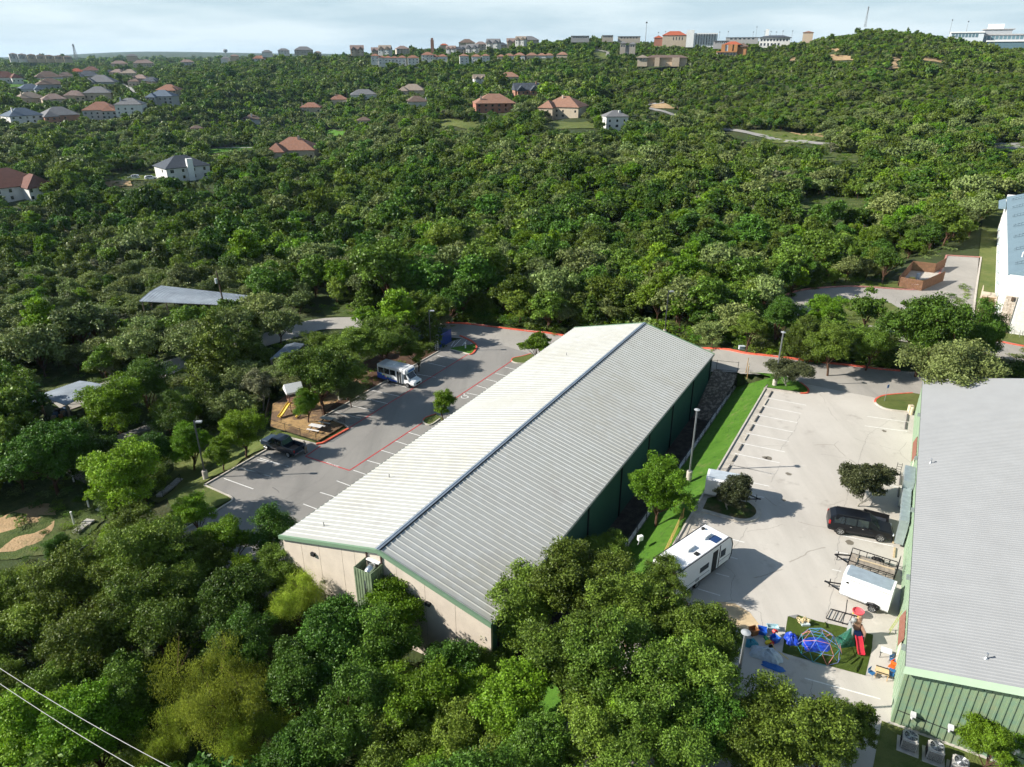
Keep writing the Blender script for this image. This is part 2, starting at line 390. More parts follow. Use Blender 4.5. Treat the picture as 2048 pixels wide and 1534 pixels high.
# levelled ground for the office, its upper drive, and the left service road
EXTRA.append(([U(u, v, 0)[:2] for u, v in [(1560,640),(1560,575),(1800,560),(1900,500),(2048,380),(2500,380),(2400,700),(1900,690)]], lambda x, y: 0 * x + 0.0, 9.0))
srv = spline(P([(110,800),(254,757),(350,725),(440,702),(530,679),(590,662),(640,650),(705,649),(770,655),(830,656)], -5), 6)
EXTRA.append((offs(srv, 4.5) + offs(srv, -4.5)[::-1], lambda x, y: np.interp(x, [-75, -45, -20], [-6.3, -5.1, -4.5]), 6.0))
def terrain():
    us = np.concatenate([np.linspace(-3000, -700, 24, endpoint=False), np.linspace(-700, -60, 40, endpoint=False), np.linspace(-60, 2120, 330, endpoint=False), np.linspace(2120, 2700, 36, endpoint=False), np.linspace(2700, 4600, 20)])
    ys = np.concatenate([np.linspace(12, 20, 4, endpoint=False), np.geomspace(20, 1700, 330), np.geomspace(1730, 9000, 60)])
    uu, yy = np.meshgrid(us, ys); xx = yy * (uu - 1024) / 1574
    zz = G(xx, yy) - .10
    s, t = toST(xx, yy)
    zz = np.where((t > -10) & (t < 60.5) & (s > 21) & (s < 29), np.minimum(zz, -5.2), zz)
    n, m = len(ys), len(us)
    me = bpy.data.meshes.new('ground')
    co = np.stack([xx, yy, zz], -1).reshape(-1, 3)
    idx = np.arange(n * m).reshape(n, m)
    f = np.stack([idx[:-1, :-1], idx[:-1, 1:], idx[1:, 1:], idx[1:, :-1]], -1).reshape(-1, 4)
    me.vertices.add(len(co)); me.vertices.foreach_set('co', co.ravel())
    me.loops.add(f.size); me.loops.foreach_set('vertex_index', f.ravel())
    me.polygons.add(len(f)); me.polygons.foreach_set('loop_start', np.arange(0, f.size, 4)); me.polygons.foreach_set('loop_total', np.full(len(f), 4))
    me.materials.append(M_FOREST); me.update(); me.validate()
    me.polygons.foreach_set('use_smooth', [True] * len(me.polygons))
    o = bpy.data.objects.new('ground', me); COL.objects.link(o); structure(o)
terrain()
Gs = lambda x, y: g(x, y)
# left parking lot
left_px = [(409,971),(545,893),(575,875),(633,889),(641,888),(695,858),(689,849),(645,835),(881,701),(872,690)]
LLOT = [ST(-16.9,-1.5), ST(-16.7,4.4), *P([(411,1034),(452,1010),(463,1003),(465,997),(458,991)], Z0L), *P(left_px, Z0L), ST(-22,61.5), ST(-16,64.5), ST(2,64.5), ST(2,60), ST(-.05,59.5), ST(-.05,-1.5)]
sheet('parking_lot_ground', LLOT, Z0L, M_ASPH)
M_ROAD = multi('road_paving', [((.30,.28,.25),0,1), ((.37,.345,.31),.4,.7), ((.24,.23,.21),.5,.8)], [.09, (.3, .15)], bump=.12, bscale=30, cracks=(.06, .0018, (.16,.15,.13)))
redpx = [(888,646),(935,648),(985,654),(1060,663),(1130,672)]
redw = [UR(*p) for p in redpx] + [UR(*p) for p in [(1405,697),(1500,708),(1600,720),(1700,731),(1800,742)]]
redw = spline(redw + [ST(60, 76.5), ST(80, 79.5)], 5)
# inner edge of the back road
ROAD = redw + [ST(84, 72.5), ST(62, 68.5), ST(50, 64), ST(47.5, 60.5), ST(29.5, 60.5), ST(29.5,61.2), ST(25.3, 60.4), ST(24.8, 60.8), ST(-4, 60.6), ST(-16, 62.5), ST(-22, 61.5), *P([(835,668),(800,664),(740,660),(700,657)], -4.5), *P([(703,643),(760,646),(830,648)], -4.5)]
sheet('back_road', ROAD, 0, M_ROAD, fn=lambda x, y: float(roadz(toST(x, y)[0])) + .004, sub=2.5)
mb = MB(); ribbon(mb, dens(srv[:-6], 1.5), 6.2, Gs, .05); structure(mb.build('service_road', M_ROAD))
# right parking lot
RLOT = [ST(29.5,-26), ST(29.5,60.5), ST(48,60.5), ST(62,68.5), ST(84,72.6), ST(96,60), ST(96,-26)]
sheet('parking_lot_paving', RLOT, 0.0, M_CONC)
# grass bank with its trench and white topped retaining wall
bankz = lambda x, y: float(np.interp(toST(x, y)[0], [24.9, 26.0, 29.5], [-2.55, -2.1, .10]))
sheet('grass_bank', STP([(24.9,-6),(24.9,60.6),(27,60.9),(29.36,60.4),(29.36,-6)]), 0, M_LAWN, fn=bankz, sub=1.2)
sheet('trench_floor', STP([(21.0,-9),(21.0,61),(24.75,61),(24.75,-9)]), -4.46, multi('shade_dark_trench_stone', [((.07,.06,.05),0,1),((.035,.03,.025),.4,.6),((.12,.10,.08),.6,.7)],[1.5,3.0],bump=1,bscale=5))  # trench shade is put into the stone colour, hence so dark
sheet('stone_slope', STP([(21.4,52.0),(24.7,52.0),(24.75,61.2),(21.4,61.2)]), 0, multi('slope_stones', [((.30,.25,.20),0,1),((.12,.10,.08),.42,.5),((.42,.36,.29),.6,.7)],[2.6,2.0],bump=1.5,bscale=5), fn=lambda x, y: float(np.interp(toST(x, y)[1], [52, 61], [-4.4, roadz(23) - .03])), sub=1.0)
M_WALLST = mat('pale_wall_stone', (.72,.70,.66), .9, var=.3, scale=3, bump=.6)
mb = MB()
for i in range(44):
    t0 = -5 + i * 1.5; a, b = ST(24.72, t0), ST(24.72, t0 + 1.47)
    mb.bar((*a, -3.45), (*b, -3.45), .32, 2.1)
tag(mb.build('retaining_wall', M_WALLST), 'low white-topped stone retaining wall in the shade along the grass strip beside the green metal wall', 'retaining wall')
# curbs ------------------------------------------------------------
plain, red, faded = MB(), MB(), MB()
zL = lambda x, y: Z0L; zR = lambda x, y: 0.0; zB = lambda x, y: float(roadz(toST(x, y)[0]))
def curb(pts, zf, isred=False, w=.17, h=.14, closed=False):
    ribbon(faded if isred == 2 else (red if isred else plain), pts, w, zf, h, .2)
curb(dens(P(left_px[:1] + left_px[1:4], Z0L)), zL)
curb(spline([ST(-16.8,-1.5), ST(-16.6,4.4), *P([(425,1027),(452,1010),(464,1002),(462,995),(445,987),(409,971)], Z0L)], 4), zL)
curb(dens(P([(633,889),(645,887),(697,858)], Z0L)), zL, True, .3, .17)
curb(dens(P([(697,857),(689,849),(645,835),(760,769),(881,701)], Z0L)), zL)
curb(redw[:46], zB, True, .46, .15)
curb(dens([ST(29.43,-6), ST(29.43,57.5), *P([(1528,777),(1600,787)], 0)]), zR)
isl1 = spline(P([(1600,787),(1612,787),(1617,783),(1613,776),(1600,766),(1580,757),(1560,749)], 0), 4)
curb(isl1[:17], zR, True, .22)
curb(dens([isl1[-1], *P([(1530,747),(1500,745)], 0), ST(27, 61)]), lambda x, y: -.02, False)
# raised grass of the corner island
sheet('corner_lawn', [ST(29.3,60.3), ST(29.3,57.2), *P([(1528,775),(1600,785)], 0), *isl1[2:], *P([(1530,747),(1500,746)], 0), ST(27.2,60.8)], .11, M_LAWN)
# oval island at the foot of the green building
isl2 = spline(P([(1832,825),(1800,823),(1770,818),(1752,808),(1752,799),(1768,792),(1795,789),(1825,787)], 0), 4)
curb(isl2[:14], zR); curb(isl2[13:], zR, True, .22)
sheet('island_lawn', isl2 + P([(1842,790),(1842,822)], 0), .11, M_LAWN2)
isl3 = spline(P([(1404,1022),(1440,1032),(1480,1042),(1505,1040),(1517,1028),(1512,1015),(1495,1003),(1470,998)], 0), 4)
curb(isl3, zR, False, .45)
sheet('island_grass', isl3 + P([(1440,992),(1415,998)], 0), .11, multi('island_turf', [((.045,.085,.016),0,1),((.12,.10,.045),.45,.6),((.03,.05,.012),.5,.7)],[.7,1.6],bump=1,bscale=9))
isl4 = spline(P([(880,838),(862,850),(850,848),(846,843),(852,836),(872,829)], Z0L), 4)
curb(isl4[:13], zL); curb(isl4[12:], zL, True)
sheet('roof_side_island', isl4 + [ST(-.6,32.5), ST(-.6,28.5)], Z0L + .11, M_LAWN2)
isl5 = spline(P([(1060,728),(1035,727),(1024,723),(1026,717),(1045,713),(1062,708)], Z0L), 4)
curb(isl5[:9], zL); curb(isl5[8:], zL, True)
sheet('far_roof_side_island', isl5 + [ST(-.6,57), ST(-.6,51)], Z0L + .11, M_LAWN2)
isl6 = spline(P([(900,699),(935,708),(944,708),(951,700),(953,692),(945,684),(932,677),(920,672)], Z0L), 4)
curb(isl6[:6], zL); curb(isl6[5:], zL, True, .3)
sheet('triangle_island', isl6[:18] + P([(945,689),(900,697)], Z0L), Z0L + .1, M_LAWN)
# upper drive of the office with red curbs round it
drv = P([(1568,592),(1600,582),(1640,577),(1700,574),(1760,577),(1800,580),(1830,580),(1855,573),(1872,560),(1880,545),(1893,512),(1962,516),(1952,580),(1945,640),(1938,672),(1925,690),(1880,690),(1800,678),(1758,660),(1770,655),(1800,661),(1819,642),(1816,628),(1780,606),(1740,600),(1700,600),(1660,606),(1620,622),(1590,634),(1568,640),(1560,620)], 0)
sheet('upper_drive', drv, 0.03, M_ROAD)
sheet('upper_drive_lane', P([(1740,646),(1790,655),(1900,672),(1990,680),(2060,688),(2160,700),(2160,745),(2048,728),(1990,715),(1900,700),(1790,680),(1730,668)], 0), .025, M_ROAD)
lp = [(1560,622),(1562,604),(1572,590),(1600,581),(1640,576),(1700,573),(1760,576),(1800,579),(1830,580),(1855,574),(1872,560),(1880,545),(1893,511)]
curb(spline(P(lp, 0), 4), lambda x, y: .03, 2, .34)
curb(dens(P([(1893,511),(1962,515)], 0)), lambda x, y: .03, 2, .3)
curb(dens(P([(1962,515),(1952,580),(1945,640),(1940,668)], 0)), lambda x, y: .03, False, .3)
curb(spline(P([(1985,680),(2010,686),(2048,693),(2100,700)], 0), 4), lambda x, y: .03, True, .3)
curb(spline(P([(1760,655),(1790,658),(1815,664)], 0), 4), lambda x, y: .03, True, .3)
structure(plain.build('curb', M_CURB)); structure(red.build('red_curb', M_RED)); structure(faded.build('faded_red_curb', mat('faded_red_paint', (.44,.20,.17), .8, var=.3, scale=2)))
# gutter strips
mb = MB(); ribbon(mb, dens(STP([(30.05,-6),(30.05,57.2)])), 1.0, zR, .006); structure(mb.build('gutter_strip', M_SIDEW))
sheet('concrete_apron', P([(1360,1225),(1395,1212),(1440,1203),(1470,1207),(1500,1225),(1523,1255),(1500,1262),(1440,1250),(1370,1250)], 0), .008, mat('tan_apron', (.50,.38,.23), .9, var=.2, scale=1, bump=.2))
sheet('patch_paving', P([(1520,748),(1560,742),(1590,750),(1560,749)], 0), .013, M_CONC)
# lawns, clearings
def clearing(name, px, m, up=.02, sub=3.0):
    pts = [hit(u, v)[:2] for u, v in px]; rj = random.Random(int(px[0][0])); out = []
    if name in ('grass_clearing', 'bare_ground', 'dirt_clearing', 'weedy_field', 'roadside_weeds', 'understory_weeds', 'mown_slope'):
        for a, b in zip(pts, pts[1:] + pts[:1]):
            L_ = math.dist(a, b); n_ = 5; nx_, ny_ = -(b[1]-a[1])/L_, (b[0]-a[0])/L_
            out += [(a[0]+(b[0]-a[0])*k_/n_+nx_*rj.uniform(-.07,.07)*L_*(k_ > 0), a[1]+(b[1]-a[1])*k_/n_+ny_*rj.uniform(-.07,.07)*L_*(k_ > 0)) for k_ in range(n_)]
        pts = out
    return sheet(name, pts, 0, m, fn=lambda x, y: g(x, y) + up, sub=sub)
clearing('lawn', [(1958,510),(1965,440),(2010,400),(2040,400),(2030,560),(1990,650),(2000,676),(1975,672),(1948,665),(1950,600)], M_LAWN2, .03)
clearing('loop_lawn', [(1660,606),(1700,601),(1745,601),(1782,607),(1815,628),(1817,642),(1798,658),(1700,648),(1620,640),(1600,632)], M_LAWN2, .04)
clearing('front_lawn', [(1985,663),(2100,675),(2100,698),(2048,692),(2010,684),(1960,674)], M_LAWN2, .05)
clearing('verge', [(1575,572),(1700,566),(1780,565),(1852,560),(1866,560),(1846,573),(1820,579),(1760,575),(1700,572),(1620,577)], M_LAWN2, .05)
clearing('dirt_clearing', [(-60,1115),(30,1105),(95,1080),(110,1040),(118,1010),(60,1010),(-10,1040),(-80,1070)], M_DIRT)
clearing('weedy_field', [(-80,1080),(-40,1000),(60,960),(150,955),(200,985),(210,1040),(150,1090),(90,1110),(0,1120),(-80,1130)], M_WEEDS, .01)
clearing('mown_slope', [(300,1000),(340,950),(360,905),(420,850),(440,830),(470,850),(520,880),(560,872),(540,893),(408,968),(455,990),(462,1000),(440,1012),(400,1035),(350,1020)], M_LAWN2, .03)
clearing('roadside_grass', [(640,612),(700,612),(760,620),(800,635),(760,642),(700,636),(650,632)], M_WEEDS, .03)
clearing('roadside_weeds', [(0,700),(100,690),(300,705),(345,712),(260,748),(150,775),(0,810)], M_WEEDS, .03)
clearing('understory_weeds', [(300,745),(500,790),(545,830),(535,880),(440,830),(330,800)], M_WEEDS, .02)
clearing('fenceline_grass', [(540,878),(560,865),(640,888),(560,873)], M_LAWN2, .05)
clearing('side_grass', [(1340,1105),(1310,1160),(1270,1190),(1240,1130),(1260,1100)], M_LAWN, .1) if False else None
# playground surface: mulch over brown soil
sheet('playground_mulch', P([(541,853),(545,808),(560,800),(585,780),(640,740),(720,730),(745,744),(660,822),(648,834),(690,850),(637,882)], -4.45), -4.43, multi('wood_mulch', [((.20,.13,.08),0,1),((.42,.27,.12),.5,.58),((.12,.085,.055),.5,.75)],[.28,1.5],bump=1,bscale=10))
sheet('bark_bed', P([(745,744),(720,728),(800,690),(868,682),(880,700),(660,826),(652,822)], -4.45), -4.40, multi('bark', [((.10,.055,.035),0,1),((.05,.035,.022),.45,.7),((.17,.10,.06),.6,.7)],[.6,2],bump=1,bscale=8))
# far clearings and roads
for px, m in (([(1500,262),(1560,262),(1660,268),(1690,278),(1600,290),(1540,283)], M_LAWN2), ([(1570,262),(1640,268),(1660,278),(1600,272)], M_DIRT),
              ([(470,290),(530,290),(530,306),(490,306)], M_LAWN), ([(400,300),(470,296),(465,304),(405,310)], M_LAWN), ([(645,262),(700,262),(700,275),(650,275)], M_LAWN),
              ([(200,366),(262,362),(265,374),(205,376)], M_DIRT), ([(215,340),(330,345),(320,362),(220,366)], M_LAWN2), ([(1100,244),(1200,240),(1210,262),(1080,262)], M_LAWN2),
              ([(1640,300),(1740,306),(1720,330),(1640,322)], M_WEEDS), ([(1590,388),(1700,392),(1760,400),(1750,425),(1640,420),(1600,425)], M_WEEDS), ([(1960,290),(2060,296),(2060,306),(1990,304)], M_LAWN),
              ([(860,230),(980,250),(960,262),(870,256)], M_LAWN2), ([(15,160),(60,158),(62,172),(10,178)], M_LAWN), ([(1190,105),(1215,108),(1210,122),(1180,116)], M_LAWN2),
              ([(1290,205),(1330,208),(1360,222),(1310,218)], M_DIRT), ([(1780,115),(1806,112),(1800,138),(1778,140)], M_DIRT), ([(1560,126),(1580,118),(1600,112),(1590,122)], M_DIRT),
              ([(1650,112),(1700,112),(1720,122),(1660,120)], M_DIRT), ([(1840,115),(1870,117),(1900,130),(1850,122)], M_DIRT), ([(1640,102),(1665,96),(1690,96),(1670,104)], M_DIRT)):
    clearing('grass_clearing' if m in (M_LAWN, M_LAWN2, M_WEEDS) else 'bare_ground', px, m, .25, 8.0)
def farroad(px, w, m=M_ROADFAR, up=.3):
    pts = dens(spline(pathfrom(px), 5), 5); mb = MB(); ribbon(mb, pts, w, Gs, up); structure(mb.build('road', m))
farroad([(1440,258),(1490,265),(1530,274),(1570,284),(1640,288),(1720,291),(1800,293),(1880,290),(1960,288)], 5, mat('road_pale', (.27,.26,.24), .9, var=.2))
farroad([(310,322),(360,312),(410,300),(470,296),(520,296)], 5)
farroad([(38,188),(60,172),(75,164)], 6)
farroad([(237,163),(262,178),(275,188)], 3)
farroad([(1190,100),(1215,104),(1216,112)], 6, mat('road_pale', (.4,.38,.35)))
farroad([(1330,205),(1290,212),(1310,220),(1350,232)], 5, mat('road_pale', (.4,.38,.35)))
clearing('far_car_park', [(1955,290),(1985,286),(2060,288),(2060,304),(2020,300),(1985,297)], mat('road_pale', (.4,.38,.35)), .3, 8)
# painted lines ------------------------------------------------------
mb = MB()
def pl(a, b, z, w=.11, off=.010):
    a, b = U(*a, z), U(*b, z); ribbon(mb, dens([a[:2], b[:2]], 3), w, lambda x, y: z, off)
f6 = lambda L, sx, ox, oy: [((a/sx+ox, b/sx+oy), (c/sx+ox, d/sx+oy)) for a, b, c, d in L]
rows = f6([(1425,750,1785,818),(1370,825,1740,898),(1315,910,1700,985),(1265,995,1665,1075),(1210,1085,1620,1165),(1155,1180,1580,1265),(1100,1280,1530,1370),(1045,1385,1475,1480)], 4.795, 1240, 640)
rows += f6([(860,45,1280,135),(1045,210,1240,252),(1095,340,1190,360),(500,665,1000,790),(865,930,935,950),(725,1085,855,1120),(555,1235,770,1300)], 4.794, 1280, 920)
rows += f6([(1190,1048,1400,1078),(1175,1100,1410,1130),(1255,1350,1410,1372),(1300,1425,1380,1438)], 2.738, 1300, 450)
rows += f6([(335,528,985,665),(305,730,450,755),(262,938,370,962)], 5.9, 1620, 980) + f6([(865,902,1640,1115)], 5.1125, 1440, 1180)
for a, b in rows: pl(a, b, 0)
rows = f6([(327,1252,415,1285),(430,1180,520,1208),(532,1110,615,1140),(635,1045,715,1072),(720,985,800,1007),(805,922,887,947),(890,865,970,890),(970,812,1050,835),(1330,570,1400,585),(1390,525,1460,545),(1450,487,1520,503),(1505,450,1570,465),(1565,412,1630,427)], 3.068, 500, 600)
for a, b in rows:
    pa, pb = U(*a, Z0L), U(*b, Z0L); s0, t0 = toST(pa[0], pa[1]); s1, t1 = toST(pb[0], pb[1]); k = (-.5 - s0) / (s1 - s0)
    ribbon(mb, [pa[:2], ST(-.5, t0 + (t1 - t0) * k)], .11, zL, .010)
rows = f6([(525,690,680,725),(610,645,760,680),(690,600,850,637),(750,555,920,592),(825,500,975,540),(1025,455,1140,475),(1150,340,1260,365),(1090,385,1200,410),(45,980,235,1020),(0,1045,110,1080)], 3.068, 500, 600)
rows += f6([(1145,1168,1295,1222),(1230,1115,1385,1158),(1330,1065,1475,1108)], 2.557, 0, 500)
for a, b in rows: pl(a, b, Z0L)
for a, b in f6([(740,800,870,670),(890,780,965,690),(1000,790,1050,740),(700,790,760,700)], 8.533, 820, 600): pl(a, b, Z0L, .1)
# wheelchair stall symbol beside the island
cx, cy = U(929, 794, Z0L)[:2]
for r0, r1, n0, n1 in ((.42,.52,0,9),):
    for k in range(n0, n1):
        a0, a1 = R(150 + k * 28), R(150 + (k + 1) * 28)
        mb.add([(cx+math.cos(a)*r, cy+math.sin(a)*r, Z0L+.011) for a, r in ((a0,r0),(a1,r0),(a1,r1),(a0,r1))], [(0,1,2,3)])
for a, b, w in (((-.1,.9),(-.1,.35),.12), ((-.1,.35),(.45,.35),.12), ((.45,.35),(.6,-.2),.12), ((-.1,.65),(.3,.6),.1), ((-.12,1.15),(-.12,1.0),.2)):
    ribbon(mb, [(cx+a[0], cy+a[1]), (cx+b[0], cy+b[1])], w, zL, .011)
structure(mb.build('parking_lines', M_WHITEL))
mb = MB()
for px in ([(937,708),(695,858)], [(641,892),(611,913),(699,941),(846,845)], [(907,799),(1023,722)]):
    pts = P(px, Z0L)
    for a, b in zip(pts, pts[1:]): ribbon(mb, dens([a, b], 3), .17, zL, .013)
structure(mb.build('fire_lane_line', M_REDL))
# stencilled words on the red line and the red curb
def ground_text(txt, p0, p1, z, size, m, name='painted_words'):
    cu = bpy.data.curves.new(name, 'FONT'); cu.body = txt; cu.size = size; cu.align_x = 'CENTER'; cu.align_y = 'CENTER'; cu.extrude = .001
    o = bpy.data.objects.new(name, cu); me = bpy.data.meshes.new_from_object(o); bpy.data.objects.remove(o)
    o = bpy.data.objects.new(name, me); me.materials.append(m); COL.objects.link(o)
    o.location = ((p0[0]+p1[0])/2, (p0[1]+p1[1])/2, z); o.rotation_euler = (0, 0, math.atan2(p1[1]-p0[1], p1[0]-p0[0])); structure(o)
a, b = P([(650,924),(680,934)], Z0L); ground_text('FIRE LANE', a, b, Z0L + .016, .42, M_WHITEL)
for u in (955, 1055, 1422, 1570, 1745):
    i = min(range(len(redw)-1), key=lambda i: abs(proj(*redw[i], 0)[0] - u)); a, b = redw[i], redw[i+1]
    ground_text('NO PARKING FIRE LANE', a, b, zB(*a) + .155, .30, M_WHITEL)
# hand-drawn long cracks in the pale lot (tar filled)
mb = MB(); rnd = random.Random(5)
def crack(px, w=.035, z=0.0):
    pts = P(px, z); out = []
    for a, b in zip(pts, pts[1:]):
        n = max(2, int(math.dist(a, b) / .35))
        out += [(a[0]+(b[0]-a[0])*i/n + rnd.uniform(-.09,.09), a[1]+(b[1]-a[1])*i/n + rnd.uniform(-.09,.09)) for i in range(n)]
    ribbon(mb, out + [pts[-1]], w, lambda x, y: z, .007)
for c_ in ([(1437,1120),(1470,1150),(1460,1178),(1465,1200),(1520,1225),(1530,1260)], [(1465,1200),(1410,1212),(1380,1222)], [(1680,1135),(1660,1200),(1645,1290)], [(1625,1360),(1618,1420)],
           [(1715,930),(1735,870),(1780,840)], [(1715,930),(1700,960),(1690,1010),(1670,1130)], [(1660,1010),(1690,1000)], [(1640,908),(1700,918),(1715,930)], [(1560,900),(1590,860),(1600,830)], [(1540,965),(1560,930)], [(1455,1110),(1480,1080),(1495,1055)]):
    crack(c_, .02)
for c_ in ([(430,1075),(640,960),(830,780)], [(500,1060),(700,950)], [(470,960),(640,985)], [(1000,660),(960,720),(860,800)], [(600,905),(760,970)]): crack(c_, .02, Z0L)
structure(mb.build('pavement_cracks', mat('crack_tar', (.17,.155,.14), .9)))
for px, r in (((1577,948),.35),((1538,917),.45),((1530,915),.3),((1768,862),.3),((1567,1000),.25),((1700,1085),.4)):
    x, y, _ = U(*px); mb = MB(); rr = random.Random(px[0]); mb.add([(x+math.cos(a)*r*rr.uniform(.5,1.3), y+math.sin(a)*r*rr.uniform(.5,1.2), .006) for a in [i*.63 for i in range(10)]], [tuple(range(10))]); structure(mb.build('oil_stain', mat('oil_stain', (.16,.14,.11), .7)))

# =====================================================================
# BUILDINGS
# =====================================================================
M_ROOFW = multi('galvalume_roof', [((.40,.402,.375),0,1), ((.355,.345,.30),.45,.75), ((.43,.437,.42),.5,.7), ((.36,.355,.33),.55,.7)], [.10, 1.1, .45], rough=.5, bump=.02, bscale=3)
M_ROOFR = mat('ribbed_grey_roof', (.285,.29,.292), .5, .0, var=.05, scale=.5)
M_STUCCO = mat('tan_tilt_panel', (.54,.465,.385), .9, var=.1, scale=.6, bump=.1)
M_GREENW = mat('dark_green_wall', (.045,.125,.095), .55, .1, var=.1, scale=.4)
M_TRIMG = mat('sage_trim', (.15,.235,.15), .5, var=.06)
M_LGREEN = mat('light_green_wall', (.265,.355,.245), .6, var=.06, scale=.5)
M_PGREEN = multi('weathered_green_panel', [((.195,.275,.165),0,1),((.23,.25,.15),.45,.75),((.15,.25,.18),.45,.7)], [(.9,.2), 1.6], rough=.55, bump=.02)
M_TRIML = mat('pale_green_fascia', (.34,.45,.315), .55, var=.04)
def seam_pts(w): return w
WL, WW, EH, RH, RS = 59.8, 21.25, 6.5, 9.2, 10.95
wh = thing('warehouse', (AX, AY, Z0L), -AR, 'long metal-roofed building with tan front wall, green side wall and a pale ribbed gable roof', 'building')
mb = MB(); gp = [(0,0),(WW,0),(WW,EH-.12),(RS,RH-.12),(0,EH-.12)]
mb.side(gp, .0, .25); mb.build('front_wall', M_STUCCO, wh)
mb = MB()
for s in (2.2, 4.3, 6.9, 8.3, 12.6, 15.3, 18.1):
    mb = MB(); mb.box(s-.012, s+.012, -.006, 0, 0, EH + (RH-EH)*(1-abs(s-RS)/RS) - .4)
    mb.build('wall_joint', mat('joint', (.22,.18,.14), .9), wh)
mb = MB(); mb.side(gp, WL-.25, WL); mb.build('back_wall', M_STUCCO, wh)
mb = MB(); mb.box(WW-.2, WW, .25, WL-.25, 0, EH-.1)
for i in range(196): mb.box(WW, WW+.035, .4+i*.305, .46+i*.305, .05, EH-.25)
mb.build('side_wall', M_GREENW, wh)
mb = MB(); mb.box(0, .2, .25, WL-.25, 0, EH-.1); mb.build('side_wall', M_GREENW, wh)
for k in range(8):
    mb = MB(); t = .9 + k * 8.3; mb.box(WW+.04, WW+.16, t-.06, t+.06, .1, EH-.2); mb.build('downspout', M_DARK, wh)
def slope(name, s0, z0, s1, z1, t0, t1, pitch, parent, m, rw=.045, rh=.065, th=.10, off=0):
    M = MB(); d = math.hypot(s1-s0, z1-z0); nx, nz_ = -(z1-z0)/d, (s1-s0)/d
    if nz_ < 0: nx, nz_ = -nx, -nz_
    def pt(s, z, t, h): return (s+nx*h, t, z+nz_*h)
    def slab(ta, tb, h0, h1, wa=0, wb=0):
        vs = [pt(s0,z0,ta,h0), pt(s1,z1,ta,h0), pt(s1,z1,tb,h0), pt(s0,z0,tb,h0), pt(s0,z0,ta+wa,h1), pt(s1,z1,ta+wa,h1), pt(s1,z1,tb-wa,h1), pt(s0,z0,tb-wa,h1)]
        M.add(vs, [(0,1,2,3),(4,5,6,7),(0,1,5,4),(1,2,6,5),(2,3,7,6),(3,0,4,7)])
    slab(t0, t1, -th, 0)
    n = int((t1-t0-.1)/pitch)
    for i in range(n+1):
        t = t0+.08+i*pitch+off; slab(t-rw, t+rw, -.01, rh, rw*.78)
    return M.build(name, m, parent)
slope('roof_slope', -.12, EH-.03, RS, RH, -.12, WL+.12, .61, wh, M_ROOFW, .085, .062)
slope('roof_slope', WW+.12, EH-.03, RS, RH, -.12, WL+.12, .61, wh, M_ROOFW, .085, .062)
mb = MB()
for sg in (-1, 1):
    m_ = (RH-EH)/RS; x1 = RS + sg*.20
    vs = [(RS, -.2, RH+.12), (x1, -.2, RH+.12-.20*m_), (x1, WL+.2, RH+.12-.20*m_), (RS, WL+.2, RH+.12)]
    mb.add(vs + [(a, b, c-.02) for a, b, c in vs], [(0,1,2,3),(4,5,6,7),(1,2,6,5),(0,1,5,4),(2,3,7,6)])
mb.tube([(RS, -.2, RH+.12), (RS, WL+.2, RH+.12)], .035, 6)
mb.build('ridge_cap', mat('ridge_steel', (.36,.41,.46), .4, .4), wh)
mb = MB()
for sg in (-.24, .24): mb.box(RS+sg-.012, RS+sg+.012, -.1, WL+.1, RH-.08, RH+.03)
mb.build('ridge_shadow_strip', M_DARK, wh)  # dark strips painting the shadow gap below the ridge cap
for y0, y1 in ((-.30, -.12), (WL+.12, WL+.30)):
    mb = MB()
    for a, b in (((-.2, EH-.08), (RS, RH-.02)), ((RS, RH-.02), (WW+.2, EH-.08))):
        mb.add([(a[0],y0,a[1]-.25),(b[0],y0,b[1]-.25),(b[0],y0,b[1]+.10),(a[0],y0,a[1]+.10),(a[0],y1,a[1]-.25),(b[0],y1,b[1]-.25),(b[0],y1,b[1]+.12),(a[0],y1,a[1]+.12)],
               [(0,1,2,3),(4,5,6,7),(0,1,5,4),(3,2,6,7),(0,3,7,4),(1,2,6,5)])
    mb.build('rake_trim', M_TRIMG, wh)
for s_ in (-.22, WW+.10):
    mb = MB(); mb.box(s_, s_+.13, -.2, WL+.2, EH-.22, EH-.06); mb.build('gutter', mat('gutter_dark', (.10,.13,.11), .5), wh)
for s_, t_ in ((3.1, 2.0), (3.1, 11.0), (5.0, 46.5)):
    zz = EH + (RH-EH)*s_/RS; mb = MB(); mb.lathe([(.09,-.02),(.045,.08),(.045,.42)], 8, (s_, t_, zz)); mb.build('vent_pipe', mat('vent_grey', (.2,.2,.2), .6), wh)
for s_, zz in ((3.6, 5.7), (15.6, 5.6)):
    mb = MB(); mb.box(s_-.2, s_+.2, -.22, 0, zz, zz+.32); mb.box(s_-.15, s_+.15, -.24, -.22, zz+.02, zz+.2); mb.build('wall_light', M_DARK, wh)
